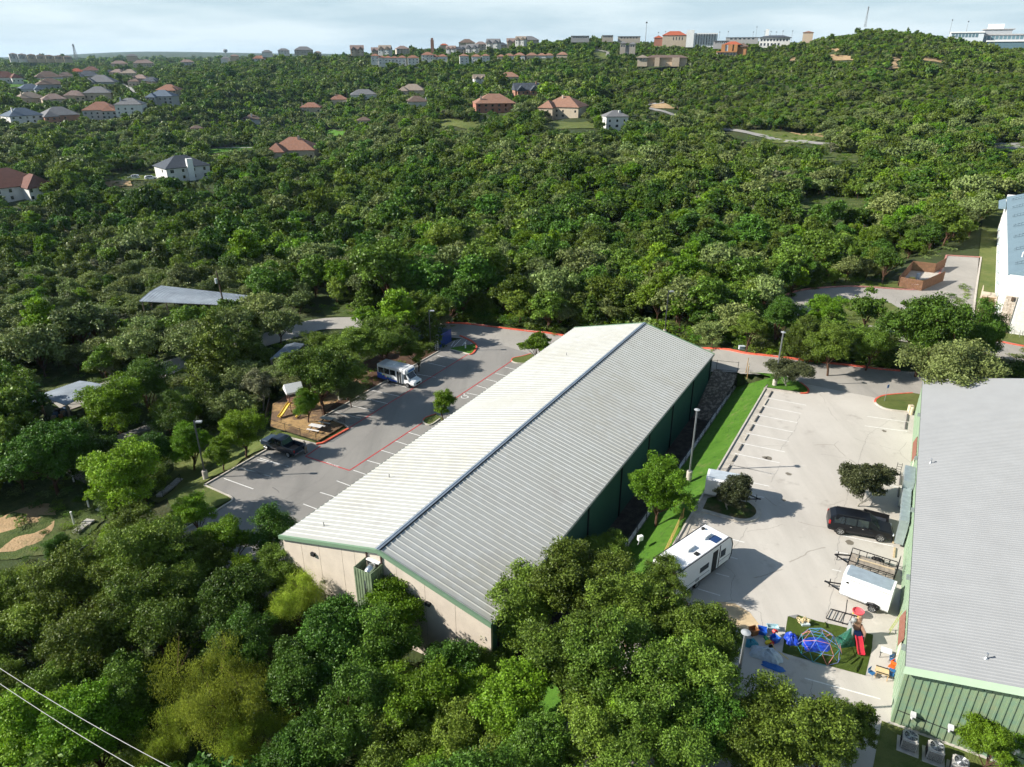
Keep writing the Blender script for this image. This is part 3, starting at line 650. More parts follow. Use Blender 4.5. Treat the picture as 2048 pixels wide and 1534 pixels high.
# ribbed duct enclosure standing against the front wall, round silver duct inside
de = MB(); x0, x1, y0, y1, zt = 9.55, 11.3, -1.5, -.03, 7.9
de.box(x0, x1, y0, y0+.04, 0, zt); de.box(x0, x0+.04, y0+.04, y1, 0, zt); de.box(x1-.04, x1, y0+.04, y1, 0, zt)
for i in range(7): de.box(x0+.1+i*.27, x0+.15+i*.27, y0-.03, y0, .05, zt)
for i in range(6): de.box(x1, x1+.03, y0+.1+i*.25, y0+.15+i*.25, .05, zt)
enc = de.build('duct_enclosure', mat('enclosure_green', (.17,.22,.13), .6, var=.25, scale=1.5), wh)
mb = MB()
for x in (x0+.15, x1-.1):
    mb = MB(); mb.box(x-.05, x+.05, -.14, -.04, zt-.3, RH-.5)
    mb.build('enclosure_post', mat('rust_post', (.09,.05,.04), .8), enc)
mb = MB(); mb.tube([(10.6,-.2,zt-.45),(10.6,-.6,zt-.25),(10.6,-.95,zt-.35),(10.6,-1.15,zt-.9),(10.6,-1.2,zt-2.5)], .36, 14); mb.build('round_duct', mat('spiral_duct', (.6,.63,.66), .25, .9), enc, smooth=True)
mb = MB(); mb.box(x0+.25, x1-.2, -.32, -.03, zt+.0, zt+.07); mb.build('plank', M_WHITE, enc)

# ---- green building on the right ----
NX, NY, NA = 24.98, 33.58, R(28.67); GL, GW, GE, GR = 50.2, 25.6, 5.0, 7.69
def GB(s, t, z=0.0): return (NX + math.cos(NA)*s + math.sin(NA)*t, NY - math.sin(NA)*s + math.cos(NA)*t, z)
gb = thing('green_building', (NX, NY, 0), -NA, 'green metal building with ribbed grey roof at the right of the pale lot', 'building')
mb = MB(); mb.side([(0,-.5),(GW,-.5),(GW,GE-.15),(GW/2,GR-.15),(0,GE-.15)], .05, .3)
k = 0
while .12 + k*.41 < GW:
    s = .12 + k*.41; zt = GE + .21*min(s, GW-s) - .42
    mb.box(s-.055, s+.055, .0, .05, -.5, zt); k += 1
mb.build('end_wall', M_PGREEN, gb)
mb = MB(); mb.box(.02, .2, .3, GL-.2, -.3, GE-.12); mb.box(-.03, .02, .3, GL-.2, 2.35, 2.45)
for i in range(60): mb.box(-.008, .02, .6+i*.82, .66+i*.82, 0, GE-.3)
mb.build('side_wall', M_LGREEN, gb)
mb = MB(); mb.side([(0,-.5),(GW,-.5),(GW,GE-.15),(GW/2,GR-.15),(0,GE-.15)], GL-.2, GL); mb.build('end_wall', M_LGREEN, gb)
slope('roof_slope', -.12, GE-.02, GW/2, GR, -.25, GL+.15, .305, gb, M_ROOFR, .052, .045, .08)
slope('roof_slope', GW+.12, GE-.02, GW/2, GR, -.25, GL+.15, .305, gb, M_ROOFR, .052, .045, .08)
mb = MB()
for a, b in (((-.16, GE-.05), (GW/2, GR-.03)), ((GW/2, GR-.03), (GW+.16, GE-.05))):
    y0, y1 = -.42, -.25
    mb.add([(a[0],y0,a[1]-.34),(b[0],y0,b[1]-.34),(b[0],y1,b[1]+.12),(a[0],y1,a[1]+.12),(a[0],y1,a[1]-.36),(b[0],y1,b[1]-.36)], [(0,1,2,3),(0,1,5,4),(3,2,5,4),(0,3,4),(1,2,5)])
mb.build('rake_trim', M_TRIML, gb)
mb = MB(); mb.box(-.13, -.03, -.3, GL+.1, GE-.22, GE-.08); mb.build('gutter', mat('gutter_blackish_green', (.05,.065,.055), .6), gb)  # gutter in very dark grey-green
for t_ in (2.5, 10.5, 20.5, 30.5, 41.0):
    mb = MB(); mb.box(-.30, -.03, t_-.17, t_+.17, GE-.9, GE-.62); mb.build('wall_light', mat('lamp_box', (.22,.26,.25), .5), gb)
for s_, t_ in ((.9, 28.2), (4.1, 1.9)):
    zz = GE + .21*s_; mb = MB(); mb.lathe([(.14,-.02),(.1,.08),(.07,.12),(.07,.45)], 10, (s_, t_, zz)); mb.build('vent_pipe', M_STEEL, gb)
# brown awnings over the side doors
for t_, L_a in ((4.6, 3.2), (33.0, 4.5)):
    mb = MB(); mb.add([(-.03,t_,3.3),(-.03,t_+L_a,3.3),(-.28,t_+L_a,2.5),(-.28,t_,2.5),(-.03,t_,3.22),(-.03,t_+L_a,3.22),(-.28,t_+L_a,2.42),(-.28,t_,2.42)], [(0,1,2,3),(4,5,6,7),(0,3,7,4),(1,2,6,5),(2,3,7,6)])
    mb.build('awning', mat('brown_awning', (.22,.09,.06), .6), gb)
    d = MB(); d.box(-.02,.03,t_+.6,t_+1.6,0,2.1); dd = d.build('door', mat('door_cream', (.6,.56,.45), .6), gb)
    d = MB(); d.box(-.07,-.02,t_+.72,t_+.78,.95,1.1); d.build('handle', M_STEEL, dd)
mb = MB(); mb.box(-.95, -.03, 26.6, 29.8, 2.6, 3.6); mb.box(-.85,-.15,20.6,26.6,2.2,2.9); mb.box(-.8,-.1,27.6,28.9,.1,2.6); mb.box(-.85,-.15,20.6,21.4,.4,2.2)
for i in range(6): mb.box(-.88,-.12,21.5+i*.95,21.54+i*.95,2.17,2.93)
mb.build('air_duct', mat('duct_metal', (.38,.44,.45), .4, .5, var=.15), gb)
for i, (s_, zz) in enumerate(((1.05, 1.55), (3.15, 1.6), (4.45, 1.6), (6.6, 1.7))):
    mb = MB(); mb.tube([(s_, 0, zz-.55), (s_, -.18, zz-.5), (s_, -.24, zz-.2)], .07, 8); mb.cbox((s_, -.24, zz-.05), (.3,.3,.22)); mb.build('gooseneck_vent', mat('vent_white', (.62,.62,.62), .5), gb)
mb = MB(); mb.tube([(.2,-.03,1.2),(7.5,-.03,.9)], .025, 5); mb.build('conduit', M_DARK, gb)

# ---- white office building, far right ----
off = thing('office_building', (*OFF_B, 0), -OFF_A, 'big white building with blue-grey roof, stone-clad corner and outside wooden steps', 'building')
M_STUC = mat('white_stucco', (.76,.75,.72), .8, var=.03); M_BLUER = mat('blue_grey_metal_roof', (.20,.28,.32), .4, .25, var=.08, scale=.3)
mb = MB(); mb.box(0, 30, 0, 84, -1, 9.0); mb.build('wall', M_STUC, off)
mb = MB(); mb.side([(-.25,9.0),(12,13.0),(30,13.0),(30,9.0)], 1.4, 80); mb.side([(-.25,8.0),(-1.6,8.0),(-.25,8.6)], 68, 80); mb.box(-.25,30,1.2,1.4,8.8,9.05)
rf = mb.build('roof', M_BLUER, off)
for k in range(7):
    mb = MB(); t_ = 7 + k*11.0
    for a, b in (((.6,9.25),(5,10.75)),): mb.bar((a[0],t_,a[1]+.35),(b[0],t_,b[1]+.9),.06); mb.bar((a[0],t_,a[1]+.1),(b[0],t_,b[1]+.1),.05)
    for j in range(9): x = .9+j*.5; mb.bar((x,t_,9.2+(x)*.333),(x,t_,9.55+x*.42),.045)
    mb.build('roof_rail', mat('rail_dark', (.07,.1,.12), .5), rf)
for s_, t_ in ((1.6, 12), (3.2, 49), (4.0, 32)):
    mb = MB(); z_ = 9+s_*.333; mb.tube([(s_,t_,z_),(s_,t_,z_+.8),(s_+.15,t_+.05,z_+.95)], .09, 8); mb.build('vent_pipe', M_WHITE, rf)
mb = MB(); mb.box(.25, 1.75, -.12, 0, .7, 6.0); mb.build('stone_cladding', multi('rough_limestone', [((.62,.54,.45),0,1),((.45,.37,.29),.45,.55),((.72,.66,.58),.55,.65)],[2.2,3],bump=1,bscale=5), off)
mb = MB(); mb.box(.2, 1.85, -.2, 0, -.6, .7); mb.build('stone_base', mat('brown_stone', (.33,.22,.15), .9, var=.25, scale=4, bump=.5), off)
mb = MB(); mb.box(2.1, 9, -.03, 0, .3, 6.3); mb.build('wall_panel', mat('recess_white', (.66,.65,.62), .8), off)
mb = MB(); mb.box(1.0,1.4,-.3,-.12,5.3,5.9); mb.build('wall_light', mat('lamp_bronze', (.1,.07,.05), .6), off)
mb = MB(); mb.box(3.3,3.6,-.15,-.03,4.2,4.5); mb.build('wall_light', M_DARK, off)
for k in range(9):
    mb = MB(); t_ = 3+k*8.5; mb.box(-.45, 0, t_, t_+2.2, 2.6, 2.75); mb.box(-.03, .0, t_+.2, t_+2, 1, 2.5); mb.build('window', mat('window_pale', (.3,.36,.38), .3), off)
stair = MB()
for k in range(12): stair.box(-2.4, -.2, 8.0+k*.32, 8.36+k*.32, -.1+k*.2, -.02+k*.2)
st_ = stair.build('outdoor_steps', M_WOOD, off)
mb = MB()
for s_ in (-2.45, -.25):
    mb.bar((s_,8.0,1.0),(s_,11.8,3.4),.08)
    for k in range(4): mb.bar((s_,8+k*1.25,-.1+k*.8),(s_,8+k*1.25,1.0+k*.8),.08)
mb.box(-2.5,-.1,11.8,14.6,2.2,2.35)
for x, y in ((-2.45,11.9),(-2.45,14.5)): mb.bar((x,y,-.5),(x,y,3.4),.1)
mb.bar((-2.45,11.8,3.4),(-2.45,14.6,3.4),.08)
mb.build('handrail', mat('pale_timber', (.5,.42,.32), .8), st_)
mb = MB()
for x in (2.3, 3.4):
    mb.tube([(x,-1.3,0),(x,-1.3,1.0),(x,-.3,1.0),(x,-.3,0)], .03, 5); mb.tube([(x,-1.3,.5),(x,-.3,.5)], .03, 5)
mb.build('pipe_railing', M_STEEL, off)
# =====================================================================
# TREES
# =====================================================================
def leaf_mat(name, col, trans=.25, hue=.10):
    m = bpy.data.materials.new(name); m.use_nodes = True; nt = m.node_tree; b = nt.nodes['Principled BSDF']
    b.inputs['Roughness'].default_value = .5; b.inputs['Specular IOR Level'].default_value = .22
    at = nt.nodes.new('ShaderNodeAttribute'); at.attribute_name = 'tone'
    oi = nt.nodes.new('ShaderNodeObjectInfo')
    hs = nt.nodes.new('ShaderNodeHueSaturation'); hs.inputs['Color'].default_value = (*col, 1)
    mr = nt.nodes.new('ShaderNodeMapRange'); mr.inputs['To Min'].default_value = .70; mr.inputs['To Max'].default_value = 1.35
    nt.links.new(oi.outputs['Random'], mr.inputs['Value'])
    mu = nt.nodes.new('ShaderNodeMath'); mu.operation = 'MULTIPLY'; nt.links.new(mr.outputs[0], mu.inputs[0]); nt.links.new(at.outputs['Fac'], mu.inputs[1])
    nt.links.new(mu.outputs[0], hs.inputs['Value'])
    m2 = nt.nodes.new('ShaderNodeMath'); m2.operation = 'MULTIPLY'; m2.inputs[1].default_value = 7.31; nt.links.new(oi.outputs['Random'], m2.inputs[0])
    m3 = nt.nodes.new('ShaderNodeMath'); m3.operation = 'FRACT'; nt.links.new(m2.outputs[0], m3.inputs[0])
    mh = nt.nodes.new('ShaderNodeMapRange'); mh.inputs['To Min'].default_value = .5 - hue * .22; mh.inputs['To Max'].default_value = .5 + hue * .04
    nt.links.new(m3.outputs[0], mh.inputs['Value']); nt.links.new(mh.outputs[0], hs.inputs['Hue'])
    nt.links.new(hs.outputs[0], b.inputs['Base Color'])
    tr = nt.nodes.new('ShaderNodeBsdfTranslucent'); nt.links.new(hs.outputs[0], tr.inputs['Color'])
    ms = nt.nodes.new('ShaderNodeMixShader'); ms.inputs[0].default_value = trans
    nt.links.new(b.outputs[0], ms.inputs[1]); nt.links.new(tr.outputs[0], ms.inputs[2])
    nt.links.new(ms.outputs[0], nt.nodes['Material Output'].inputs[0])
    return m
M_BARK = mat('bark', (.13,.105,.08), .95, var=.3, scale=3)
M_BARKG = mat('grey_bark', (.26,.245,.21), .95, var=.25, scale=3)
SPEC = {  # R crown radius, H height, crown base fraction, vertical squash, leaf colour, style
 'oak':    dict(R=3.6, H=7.6, cb=.14, col=(0.108,0.178,0.022), st='round', t=.25),
 'dense':  dict(R=3.4, H=7.8, cb=.08, col=(0.064,0.142,0.016), st='round', t=.22),
 'live':   dict(R=3.8, H=6.2, cb=.16, col=(0.145,0.195,0.058), st='flat', t=.2),
 'juniper':dict(R=2.5, H=5.6, cb=.03, col=(0.074,0.120,0.015), st='cone', t=.12),
 'elm':    dict(R=3.2, H=7.2, cb=.12, col=(0.125,0.240,0.016), st='round', t=.35),
 'willow': dict(R=3.8, H=8.6, cb=.12, col=(0.270,0.360,0.045), st='droop', t=.35),
 'holly':  dict(R=2.6, H=4.3, cb=.02, col=(0.050,0.062,0.024), st='ball', t=.10),
 'bare':   dict(R=2.4, H=5.0, cb=.2, col=(0.150,0.165,0.085), st='sparse', t=.2),
}
LM = {k: leaf_mat('foliage_' + k, v['col'], v['t']) for k, v in SPEC.items()}
def mkmesh(name, co, nf, k, mats, tone=None, midx=None):
    me = bpy.data.meshes.new(name)
    me.vertices.add(len(co)); me.vertices.foreach_set('co', np.ascontiguousarray(co, np.float32).ravel())
    me.loops.add(nf * k); me.loops.foreach_set('vertex_index', np.arange(nf * k, dtype=np.int32))
    me.polygons.add(nf); me.polygons.foreach_set('loop_start', np.arange(0, nf * k, k, dtype=np.int32)); me.polygons.foreach_set('loop_total', np.full(nf, k, np.int32))
    for m in mats: me.materials.append(m)
    if midx is not None: me.polygons.foreach_set('material_index', midx)
    if tone is not None:
        a = me.attributes.new('tone', 'FLOAT', 'POINT'); a.data.foreach_set('value', np.ascontiguousarray(tone, np.float32))
    me.update(); me.validate(); return me
def unit(n, rg):
    v = rg.normal(size=(n, 3)); return v / np.linalg.norm(v, axis=1, keepdims=True)
def leaves(sp, nleaf, size, seed):
    d = SPEC[sp]; rg = np.random.default_rng(seed); Rr, H, cb, st = d['R'], d['H'], d['cb'], d['st']
    ch = H * (1 - cb); zc = H * cb + ch * .5
    # main lobes inside the crown envelope
    nl = {'round': 15, 'flat': 16, 'cone': 12, 'droop': 13, 'ball': 15, 'sparse': 9}[st]
    u = unit(nl, rg)
    if st == 'cone':
        tz = np.linspace(.06, .92, nl); ang = rg.uniform(0, 6.28, nl); rr = Rr * (1 - tz) ** .8 * .55
        C = np.stack([np.cos(ang)*rr, np.sin(ang)*rr, H*cb + tz*ch], 1); LR = Rr * (.18 + .42 * (1 - tz))
    else:
        u[:, 2] = np.abs(u[:, 2]) * np.where(rg.random(nl) < .72, 1, -.6)
        rad = rg.uniform(.38, .82, (nl, 1))
        C = u * rad * np.array([Rr, Rr, ch * .5]) + np.array([0, 0, zc])
        LR = Rr * rg.uniform(.20, .46, nl) * (1.08 if st == 'ball' else 1)
        C = np.vstack([C, [[0, 0, zc]]]); LR = np.append(LR, Rr * .5)
        if st == 'flat': C[:, 2] = zc + (C[:, 2] - zc) * .8 + .2
    # clumps on the lobes
    ncl = {'round': 22, 'flat': 24, 'cone': 18, 'droop': 20, 'ball': 20, 'sparse': 9}[st] if nleaf > 600 else 7
    pts, nor, ton = [], [], []
    w = LR ** 2; w = w / w.sum()
    for c, r, ww in zip(C, LR, w):
        cd_ = unit(ncl, rg); cd_[:, 2] = np.where(cd_[:, 2] < -.25, -cd_[:, 2], cd_[:, 2])
        cp = c + cd_ * r * rg.uniform(.55, 1.22, (ncl, 1)) * np.array([1, 1, .8 if st != 'cone' else 1.25])
        n = max(ncl, int(nleaf * ww)); ci = rg.integers(0, ncl, n)
        e = unit(n, rg) * (rg.random((n, 1)) ** .5) * r * (.46 if st != 'sparse' else .5)
        e[:, 2] *= .7
        if st == 'droop': e[:, 2] = e[:, 2] * 1.5 - rg.random(n) * r * .5
        p = cp[ci] + e
        nn = cd_[ci] * .35 + (p - c) / (r + 1e-6) * .3 + unit(n, rg) * 1.05 + np.array([0, 0, .25])
        ct = rg.uniform(.75, 1.3, ncl)
        pts.append(p); nor.append(nn); ton.append((ct[ci] if nleaf > 3000 else 1 + (ct[ci] - 1) * .4) * rg.uniform(.7, 1.35, n))
    p = np.vstack(pts); nn = np.vstack(nor); ton = np.concatenate(ton)
    nn /= np.linalg.norm(nn, axis=1, keepdims=True)
    n = len(p); t1 = np.cross(nn, unit(n, rg)); t1 /= np.linalg.norm(t1, axis=1, keepdims=True)
    if st == 'droop': t1 = t1 * .6 + np.array([0, 0, -.9]); t1 /= np.linalg.norm(t1, axis=1, keepdims=True)
    t2 = np.cross(nn, t1); s = (size * rg.uniform(.6, 1.35, (n, 1)))
    asp = .30 if st == 'droop' else .62
    q = np.stack([p + t1 * s * .5, p + t2 * s * .5 * asp + nn * s * .08, p - t1 * s * .5, p - t2 * s * .5 * asp + nn * s * .08], 1)
    return q.reshape(-1, 3), np.repeat(ton, 4), n, C, LR
def trunk(sp, seed, C, LR):
    d = SPEC[sp]; rnd = random.Random(seed); H = d['H']; mb = MB(); r0 = .045 * H * .5
    fork = H * (d['cb'] + .12); lean = (rnd.uniform(-.3, .3), rnd.uniform(-.3, .3))
    mb.tube([(0,0,-.5), (lean[0]*.4, lean[1]*.4, fork*.5), (lean[0], lean[1], fork)], r0, 6, r0*.7)
    order = list(range(len(C))); rnd.shuffle(order)
    for i in order[:9]:
        c = C[i]; a = (lean[0], lean[1], fork*rnd.uniform(.55, 1)); m_ = (a[0]*.5+c[0]*.5+rnd.uniform(-.2,.2), a[1]*.5+c[1]*.5+rnd.uniform(-.2,.2), a[2]*.45+c[2]*.55)
        mb.tube([a, m_, tuple(c)], r0*.5, 5, r0*.14, cap=False)
        for k in range(3 if d['st'] != 'sparse' else 8):
            e = (c[0]+rnd.uniform(-1,1)*LR[i], c[1]+rnd.uniform(-1,1)*LR[i], c[2]+rnd.uniform(.1,1)*LR[i])
            mb.tube([m_ if k % 2 else tuple(c), e], r0*.14, 3, r0*.04, cap=False)
    return mb
def form(sp, lod, seed):
    n, size = {0: (36000, .168), 1: (8000, .36), 2: (1900, .66), 3: (380, 1.3)}[lod]
    if SPEC[sp]['st'] == 'sparse': n = int(n * .22)
    if sp == 'juniper': n = int(n * .75); size *= .85
    if sp == 'holly': n = int(n * 1.1)
    co, tone, nf, C, LR = leaves(sp, n, size, seed)
    return co, tone, nf, C, LR
NEAR = {}; MIDF = {}
def tree_meshes(sp, lod, k):
    key = (sp, lod, k)
    if key not in NEAR:
        co, tone, nf, C, LR = form(sp, lod, 100 * lod + 7 * k + sum(map(ord, sp)))
        cm = mkmesh('crown', co, nf, 4, [LM[sp]], tone)
        mb = trunk(sp, k, C, LR); o = mb.build('trunk', M_BARKG if sp in ('bare', 'holly') else M_BARK); tm = o.data; bpy.data.objects.remove(o)
        NEAR[key] = (cm, tm)
    return NEAR[key]
# ---- keep these parts of the view open: (pixel polygon, distance of what is seen there) ----
INF = 1e6
CLEAR = [
 ([(395,985),(410,965),(537,893),(575,870),(640,880),(690,845),(645,835),(760,765),(870,700),(900,660),(930,640),(1000,648),(1140,672),(1160,655),(1290,640),(1430,700),(1480,700),(1600,712),(1790,735),(1800,780),(1850,790),(1850,750),(2100,745),(2100,1600),(1790,1600),(1785,1440),(1700,1370),(1500,1320),(1400,1220),(1300,1200),(1200,1140),(1100,1110),(980,1250),(900,1200),(760,1110),(600,1090),(560,1060),(490,1050),(470,1080),(400,1040)], INF),
 ([(590,1080),(760,1110),(960,1240),(930,1290),(860,1250),(760,1180),(610,1120)], INF),
 ([(240,768),(255,748),(330,708),(365,708),(356,738),(262,778)], INF),
 ([(560,628),(640,622),(740,632),(745,668),(665,660),(600,665),(525,695),(512,675),(560,662)], INF),
 ([(640,608),(770,618),(830,640),(740,640),(640,625)], INF),
 ([(1565,640),(1560,600),(1640,572),(1800,570),(1860,562),(1885,505),(1960,460),(1970,440),(2015,395),(2070,380),(2070,690),(1990,715),(1960,690),(1930,560),(1870,610),(1800,618),(1815,650),(1760,640),(1700,606),(1630,620)], INF),
 ([(1795,520),(1835,515),(1900,510),(1890,560),(1855,578),(1795,570)], INF),
 ([(280,575),(330,568),(510,592),(505,612),(420,612),(310,612),(282,602)], 150),
 ([(70,790),(160,755),(210,768),(200,800),(140,835),(95,830)], 120),
 ([(400,870),(430,850),(470,880),(530,885),(480,930),(405,965),(385,940)], INF),
 ([(-420,1030),(0,1018),(60,1006),(120,1006),(190,1000),(200,1015),(150,1062),(108,1085),(30,1108),(-420,1150)], INF),
 ([(325,985),(360,965),(420,960),(460,990),(440,1010),(400,1030),(350,1010)], INF),
 ([(540,855),(545,810),(575,790),(625,800),(650,830),(690,848),(640,885)], INF),
 ([(1310,930),(1400,930),(1400,1000),(1300,1000)], INF) ,
 ([(200,340),(330,340),(330,375),(200,378)], INF),
 ([(640,258),(700,258),(700,276),(640,276)], INF), ([(465,290),(532,290),(532,308),(400,312),(400,300)], INF), ([(1075,246),(1200,240),(1210,266),(1075,266)], INF),
 ([(1445,258),(1500,260),(1580,264),(1650,268),(1645,286),(1600,288),(1560,288),(1448,268)], INF),
 ([(1975,280),(2060,284),(2060,306),(1985,304)], INF), ([(1630,302),(1745,308),(1725,330),(1635,322)], INF), ([(1590,386),(1765,396),(1750,425),(1640,420),(1590,425)], INF),
 ([(860,230),(985,250),(960,262),(865,256)], INF), ([(10,158),(65,156),(62,180),(8,178)], INF), ([(1780,114),(1806,112),(1800,138),(1778,140)], INF),
 ([(1185,98),(1220,102),(1215,122),(1180,116)], INF), ([(1285,202),(1335,205),(1365,232),(1300,222)], INF), ([(1562,126),(1600,112),(1590,122)], INF), ([(234,160),(244,160),(280,190),(270,190)], INF),
 ([(1642,102),(1688,96),(1670,104)], INF), ([(1650,112),(1700,112),(1720,122),(1660,120)], INF), ([(1835,114),(1870,117),(1900,130),(1850,124)], INF),
]
for _i in list(range(14, 20)) + list(range(20, len(CLEAR))):      # let trees overlap the rims of the far clearings
    _p, _y = CLEAR[_i]; _cx = sum(q[0] for q in _p)/len(_p); _cy = sum(q[1] for q in _p)/len(_p)
    if len(_p) < 8: CLEAR[_i] = ([(_cx+(a-_cx)*.72, _cy+(b-_cy)*.72) for a, b in _p], _y)
KEEPOUT = []          # (x, y, radius) footprints of far buildings, filled below
# =====================================================================
# HOUSES AND FAR BUILDINGS
# =====================================================================
def cm(name, c, **k): return mat(name, c, **k)
ROOFC = dict(tile=(.235,.115,.075), redtile=(.135,.058,.042), terracotta=(.25,.135,.09), brown=(.13,.09,.07), grey=(.15,.15,.155), slate=(.055,.065,.08), blue=(.09,.12,.16), tan=(.23,.185,.145), bright=(.34,.085,.04), pink=(.23,.165,.14))
WALLC = dict(white=(.60,.59,.56), cream=(.48,.40,.30), brick=(.36,.19,.13), salmon=(.36,.16,.11), tan=(.48,.38,.28), grey=(.36,.35,.34), stone=(.42,.37,.31), orange=(.36,.17,.07))
def roofm(k): return mat('roof_' + k, ROOFC[k], .85, var=.18, scale=.8, bump=.3, bscale=4)
def wallm(k): return mat('wall_' + k, WALLC[k], .85, var=.08, scale=.6)
def hiproof(mb, x0, x1, y0, y1, z, h, ov=.6, gable=False):
    x0 -= ov; x1 += ov; y0 -= ov; y1 += ov; w, d = x1-x0, y1-y0
    if w >= d: k = 0 if gable else d/2; rd = [(x0+k, (y0+y1)/2, z+h), (x1-k, (y0+y1)/2, z+h)]
    else: k = 0 if gable else w/2; rd = [((x0+x1)/2, y0+k, z+h), ((x0+x1)/2, y1-k, z+h)]
    vs = [(x0,y0,z),(x1,y0,z),(x1,y1,z),(x0,y1,z)] + rd + [(x0,y0,z-.25),(x1,y0,z-.25),(x1,y1,z-.25),(x0,y1,z-.25)]
    if w >= d: fs = [(0,1,5,4),(1,2,5),(2,3,4,5),(3,0,4)]
    else: fs = [(0,1,4),(1,2,5,4),(2,3,5),(3,0,4,5)]
    mb.add(vs, fs + [(6,7,8,9),(0,1,7,6),(1,2,8,7),(2,3,9,8),(3,0,6,9)])
HOUSES = []
def house(u, v, wpx, roof, wall, fl, label, rot=0, depth=.7, chim=None, kind='house', style=0, Y=None, group=None, win=True, grow=1.0):
    if Y: x, y, z = atY(u, v, Y)
    else: x, y, z = hit(u, v)
    fw = proj(x, y, z)[2]; w = wpx * fw / FPX * grow; d = w * depth; H = 2.9 * fl + .2; rnd = random.Random(int(u*13+v))
    KEEPOUT.append((x, y, max(w, d) * .62))
    pu, pt = wpx * .5, (H + w*.18) / fw * FPX
    CLEAR.append(([(u-pu, v-1), (u+pu, v-1), (u+pu*1.02, v-pt*.7), (u, v-pt*1.0), (u-pu*1.02, v-pt*.7)], y - 2)) if wpx > 60 else (CLEAR.append(([(u-pu*.9, v-pt*.14), (u+pu*.9, v-pt*.14), (u+pu*.9, v-pt*.8), (u, v-pt*1.0), (u-pu*.9, v-pt*.8)], y - 2))) if wpx > 16 else None
    az = math.atan2(x, y)
    o = thing(kind, (x, y, z), -az + R(rot), label, kind if kind in ('house', 'townhouse') else 'building', group)
    mb = MB(); mb.box(-w/2, w/2, -d/2, d/2, -3, H)
    L = []
    if style == 1: L = [(-w*.5, -w*.12, -d*.78, -d*.5)]
    if style == 2: L = [(w*.08, w*.46, -d*.82, -d*.5)]
    if style == 3: L = [(-w*.42, -w*.12, -d*.7, -d*.5), (w*.1, w*.42, -d*.75, -d*.5)]
    for a in L: mb.box(*a, -3, H*.93)
    mb.build('wall', wallm(wall), o)
    mb = MB(); rh = min(w, d) * (.30 if style != 3 else .42); hiproof(mb, -w/2, w/2, -d/2, d/2, H, rh, gable=(style == 3))
    for a in L:
        hiproof(mb, a[0], a[1], a[2], -d*.15, H*.93, rh*.72, gable=(style == 3))
    rf = mb.build('roof', roofm(roof), o)
    if chim:
        cx = chim[0]*w; mb = MB(); mb.box(cx-.55, cx+.55, -d*chim[1]-.5, -d*chim[1]+.5, H-.5 if chim[1] < .5 else -2, H+rh*chim[2]); mb.build('chimney', wallm('white' if wall == 'white' else ('brick' if wall == 'brick' else 'cream')), rf)
    if win:
        n = max(2, int(w / 4.2))
        for f in range(int(fl)):
            for i in range(n):
                if rnd.random() < .15 and n > 2: continue
                xx = -w/2 + (i+.5)*w/n; yy = -d/2 if not any(a[0]-.6 < xx < a[1]+.6 for a in L) else min(a[2] for a in L if a[0]-.6 < xx < a[1]+.6)
                if yy != -d/2: xx = min(max(xx, L[0][0]+.9), L[-1][1]-.9)
                mb = MB(); ww = rnd.choice((.55, .8)); mb.box(xx-ww, xx+ww, yy-.05, yy+.02, .9+f*2.9, 2.3+f*2.9); mb.build('window', M_GLASS, o)
        for f in range(int(fl)):
            mb = MB(); mb.box(-w/2-.05, -w/2+.02, -d*.2, -d*.2+1.2, .9+f*2.9, 2.2+f*2.9); mb.build('window', M_GLASS, o)
    HOUSES.append(o); return o
house(18, 396, 125, 'redtile', 'white', 2, 'white stucco house with rust red tile roof cut by the left edge of the picture', 18, .8, style=2)
h2 = house(368, 356, 84, 'slate', 'white', 2, 'white two-storey house with dark slate roof and one tall white chimney', 20, .75, style=0)
mb = MB(); mb.box(-.5, 2.2, -8.6, -7.0, -2, 9.6); mb.build('chimney', M_WHITE, h2)
house(592, 314, 88, 'tile', 'cream', 1.7, 'cream house with broad orange-brown hipped tile roof nearest the grassy verge', -12, .8, (.12, .1, 1.15), style=1)
house(988, 222, 78, 'terracotta', 'salmon', 2, 'salmon pink house with hipped terracotta roof and white balcony columns', 8, .7, (-.36, .3, .8), style=0)
house(1130, 234, 76, 'terracotta', 'cream', 2.4, 'cream house with several terracotta roofs, between the salmon house and the tall white one', -20, .8, (-.05, .1, 1.1), style=1)
house(1228, 266, 44, 'grey', 'white', 3.3, 'narrow three-storey white house with grey roof standing on a slope', 16, .8, (.15, .2, 1.0), style=0)
house(1052, 196, 50, 'slate', 'brick', 2.2, 'brick house with steep dark gables and tall brick chimney', 12, .6, (.4, .1, 1.2), style=3)
house(1018, 162, 40, 'terracotta', 'cream', 1.4, 'low house with only its terracotta hipped roof above the trees', 0, .7)
house(958, 168, 22, 'tan', 'white', 1.8, 'small white house with pointed gables up the wooded slope', 10, .8, style=3)
house(834, 214, 42, 'brown', 'white', 1.6, 'house with brown hipped roof and white chimney at its right end', 10, .8, (.42, .2, .8))
house(826, 190, 52, 'tan', 'cream', 1.6, 'tan-roofed house just behind the brown roof with white chimney', -8, .7, style=1)
house(728, 198, 50, 'grey', 'white', 1.6, 'pale house with low grey roof left of the brown roofs', 0, .6, style=1)
house(729, 250, 26, 'brown', 'cream', 1.3, 'small brown-grey roof peeking out of the oaks', 0, .8)
house(679, 208, 34, 'tile', 'cream', 1.6, 'house with red-brown pyramid roof and small chimney', 0, .8, (-.2, .1, 1.1))
house(624, 224, 40, 'tile', 'cream', 1.6, 'cream house with brown tile roof and white chimney on its left end', -10, .7, (-.42, .2, .9))
house(505, 246, 34, 'brown', 'white', 1.2, 'brown-roofed house almost buried in trees with a white chimney', 0, .8, (0, .2, 1.2))
house(395, 266, 22, 'brown', 'cream', 1.2, 'little brown roof deep in the dark trees', 0, .8)
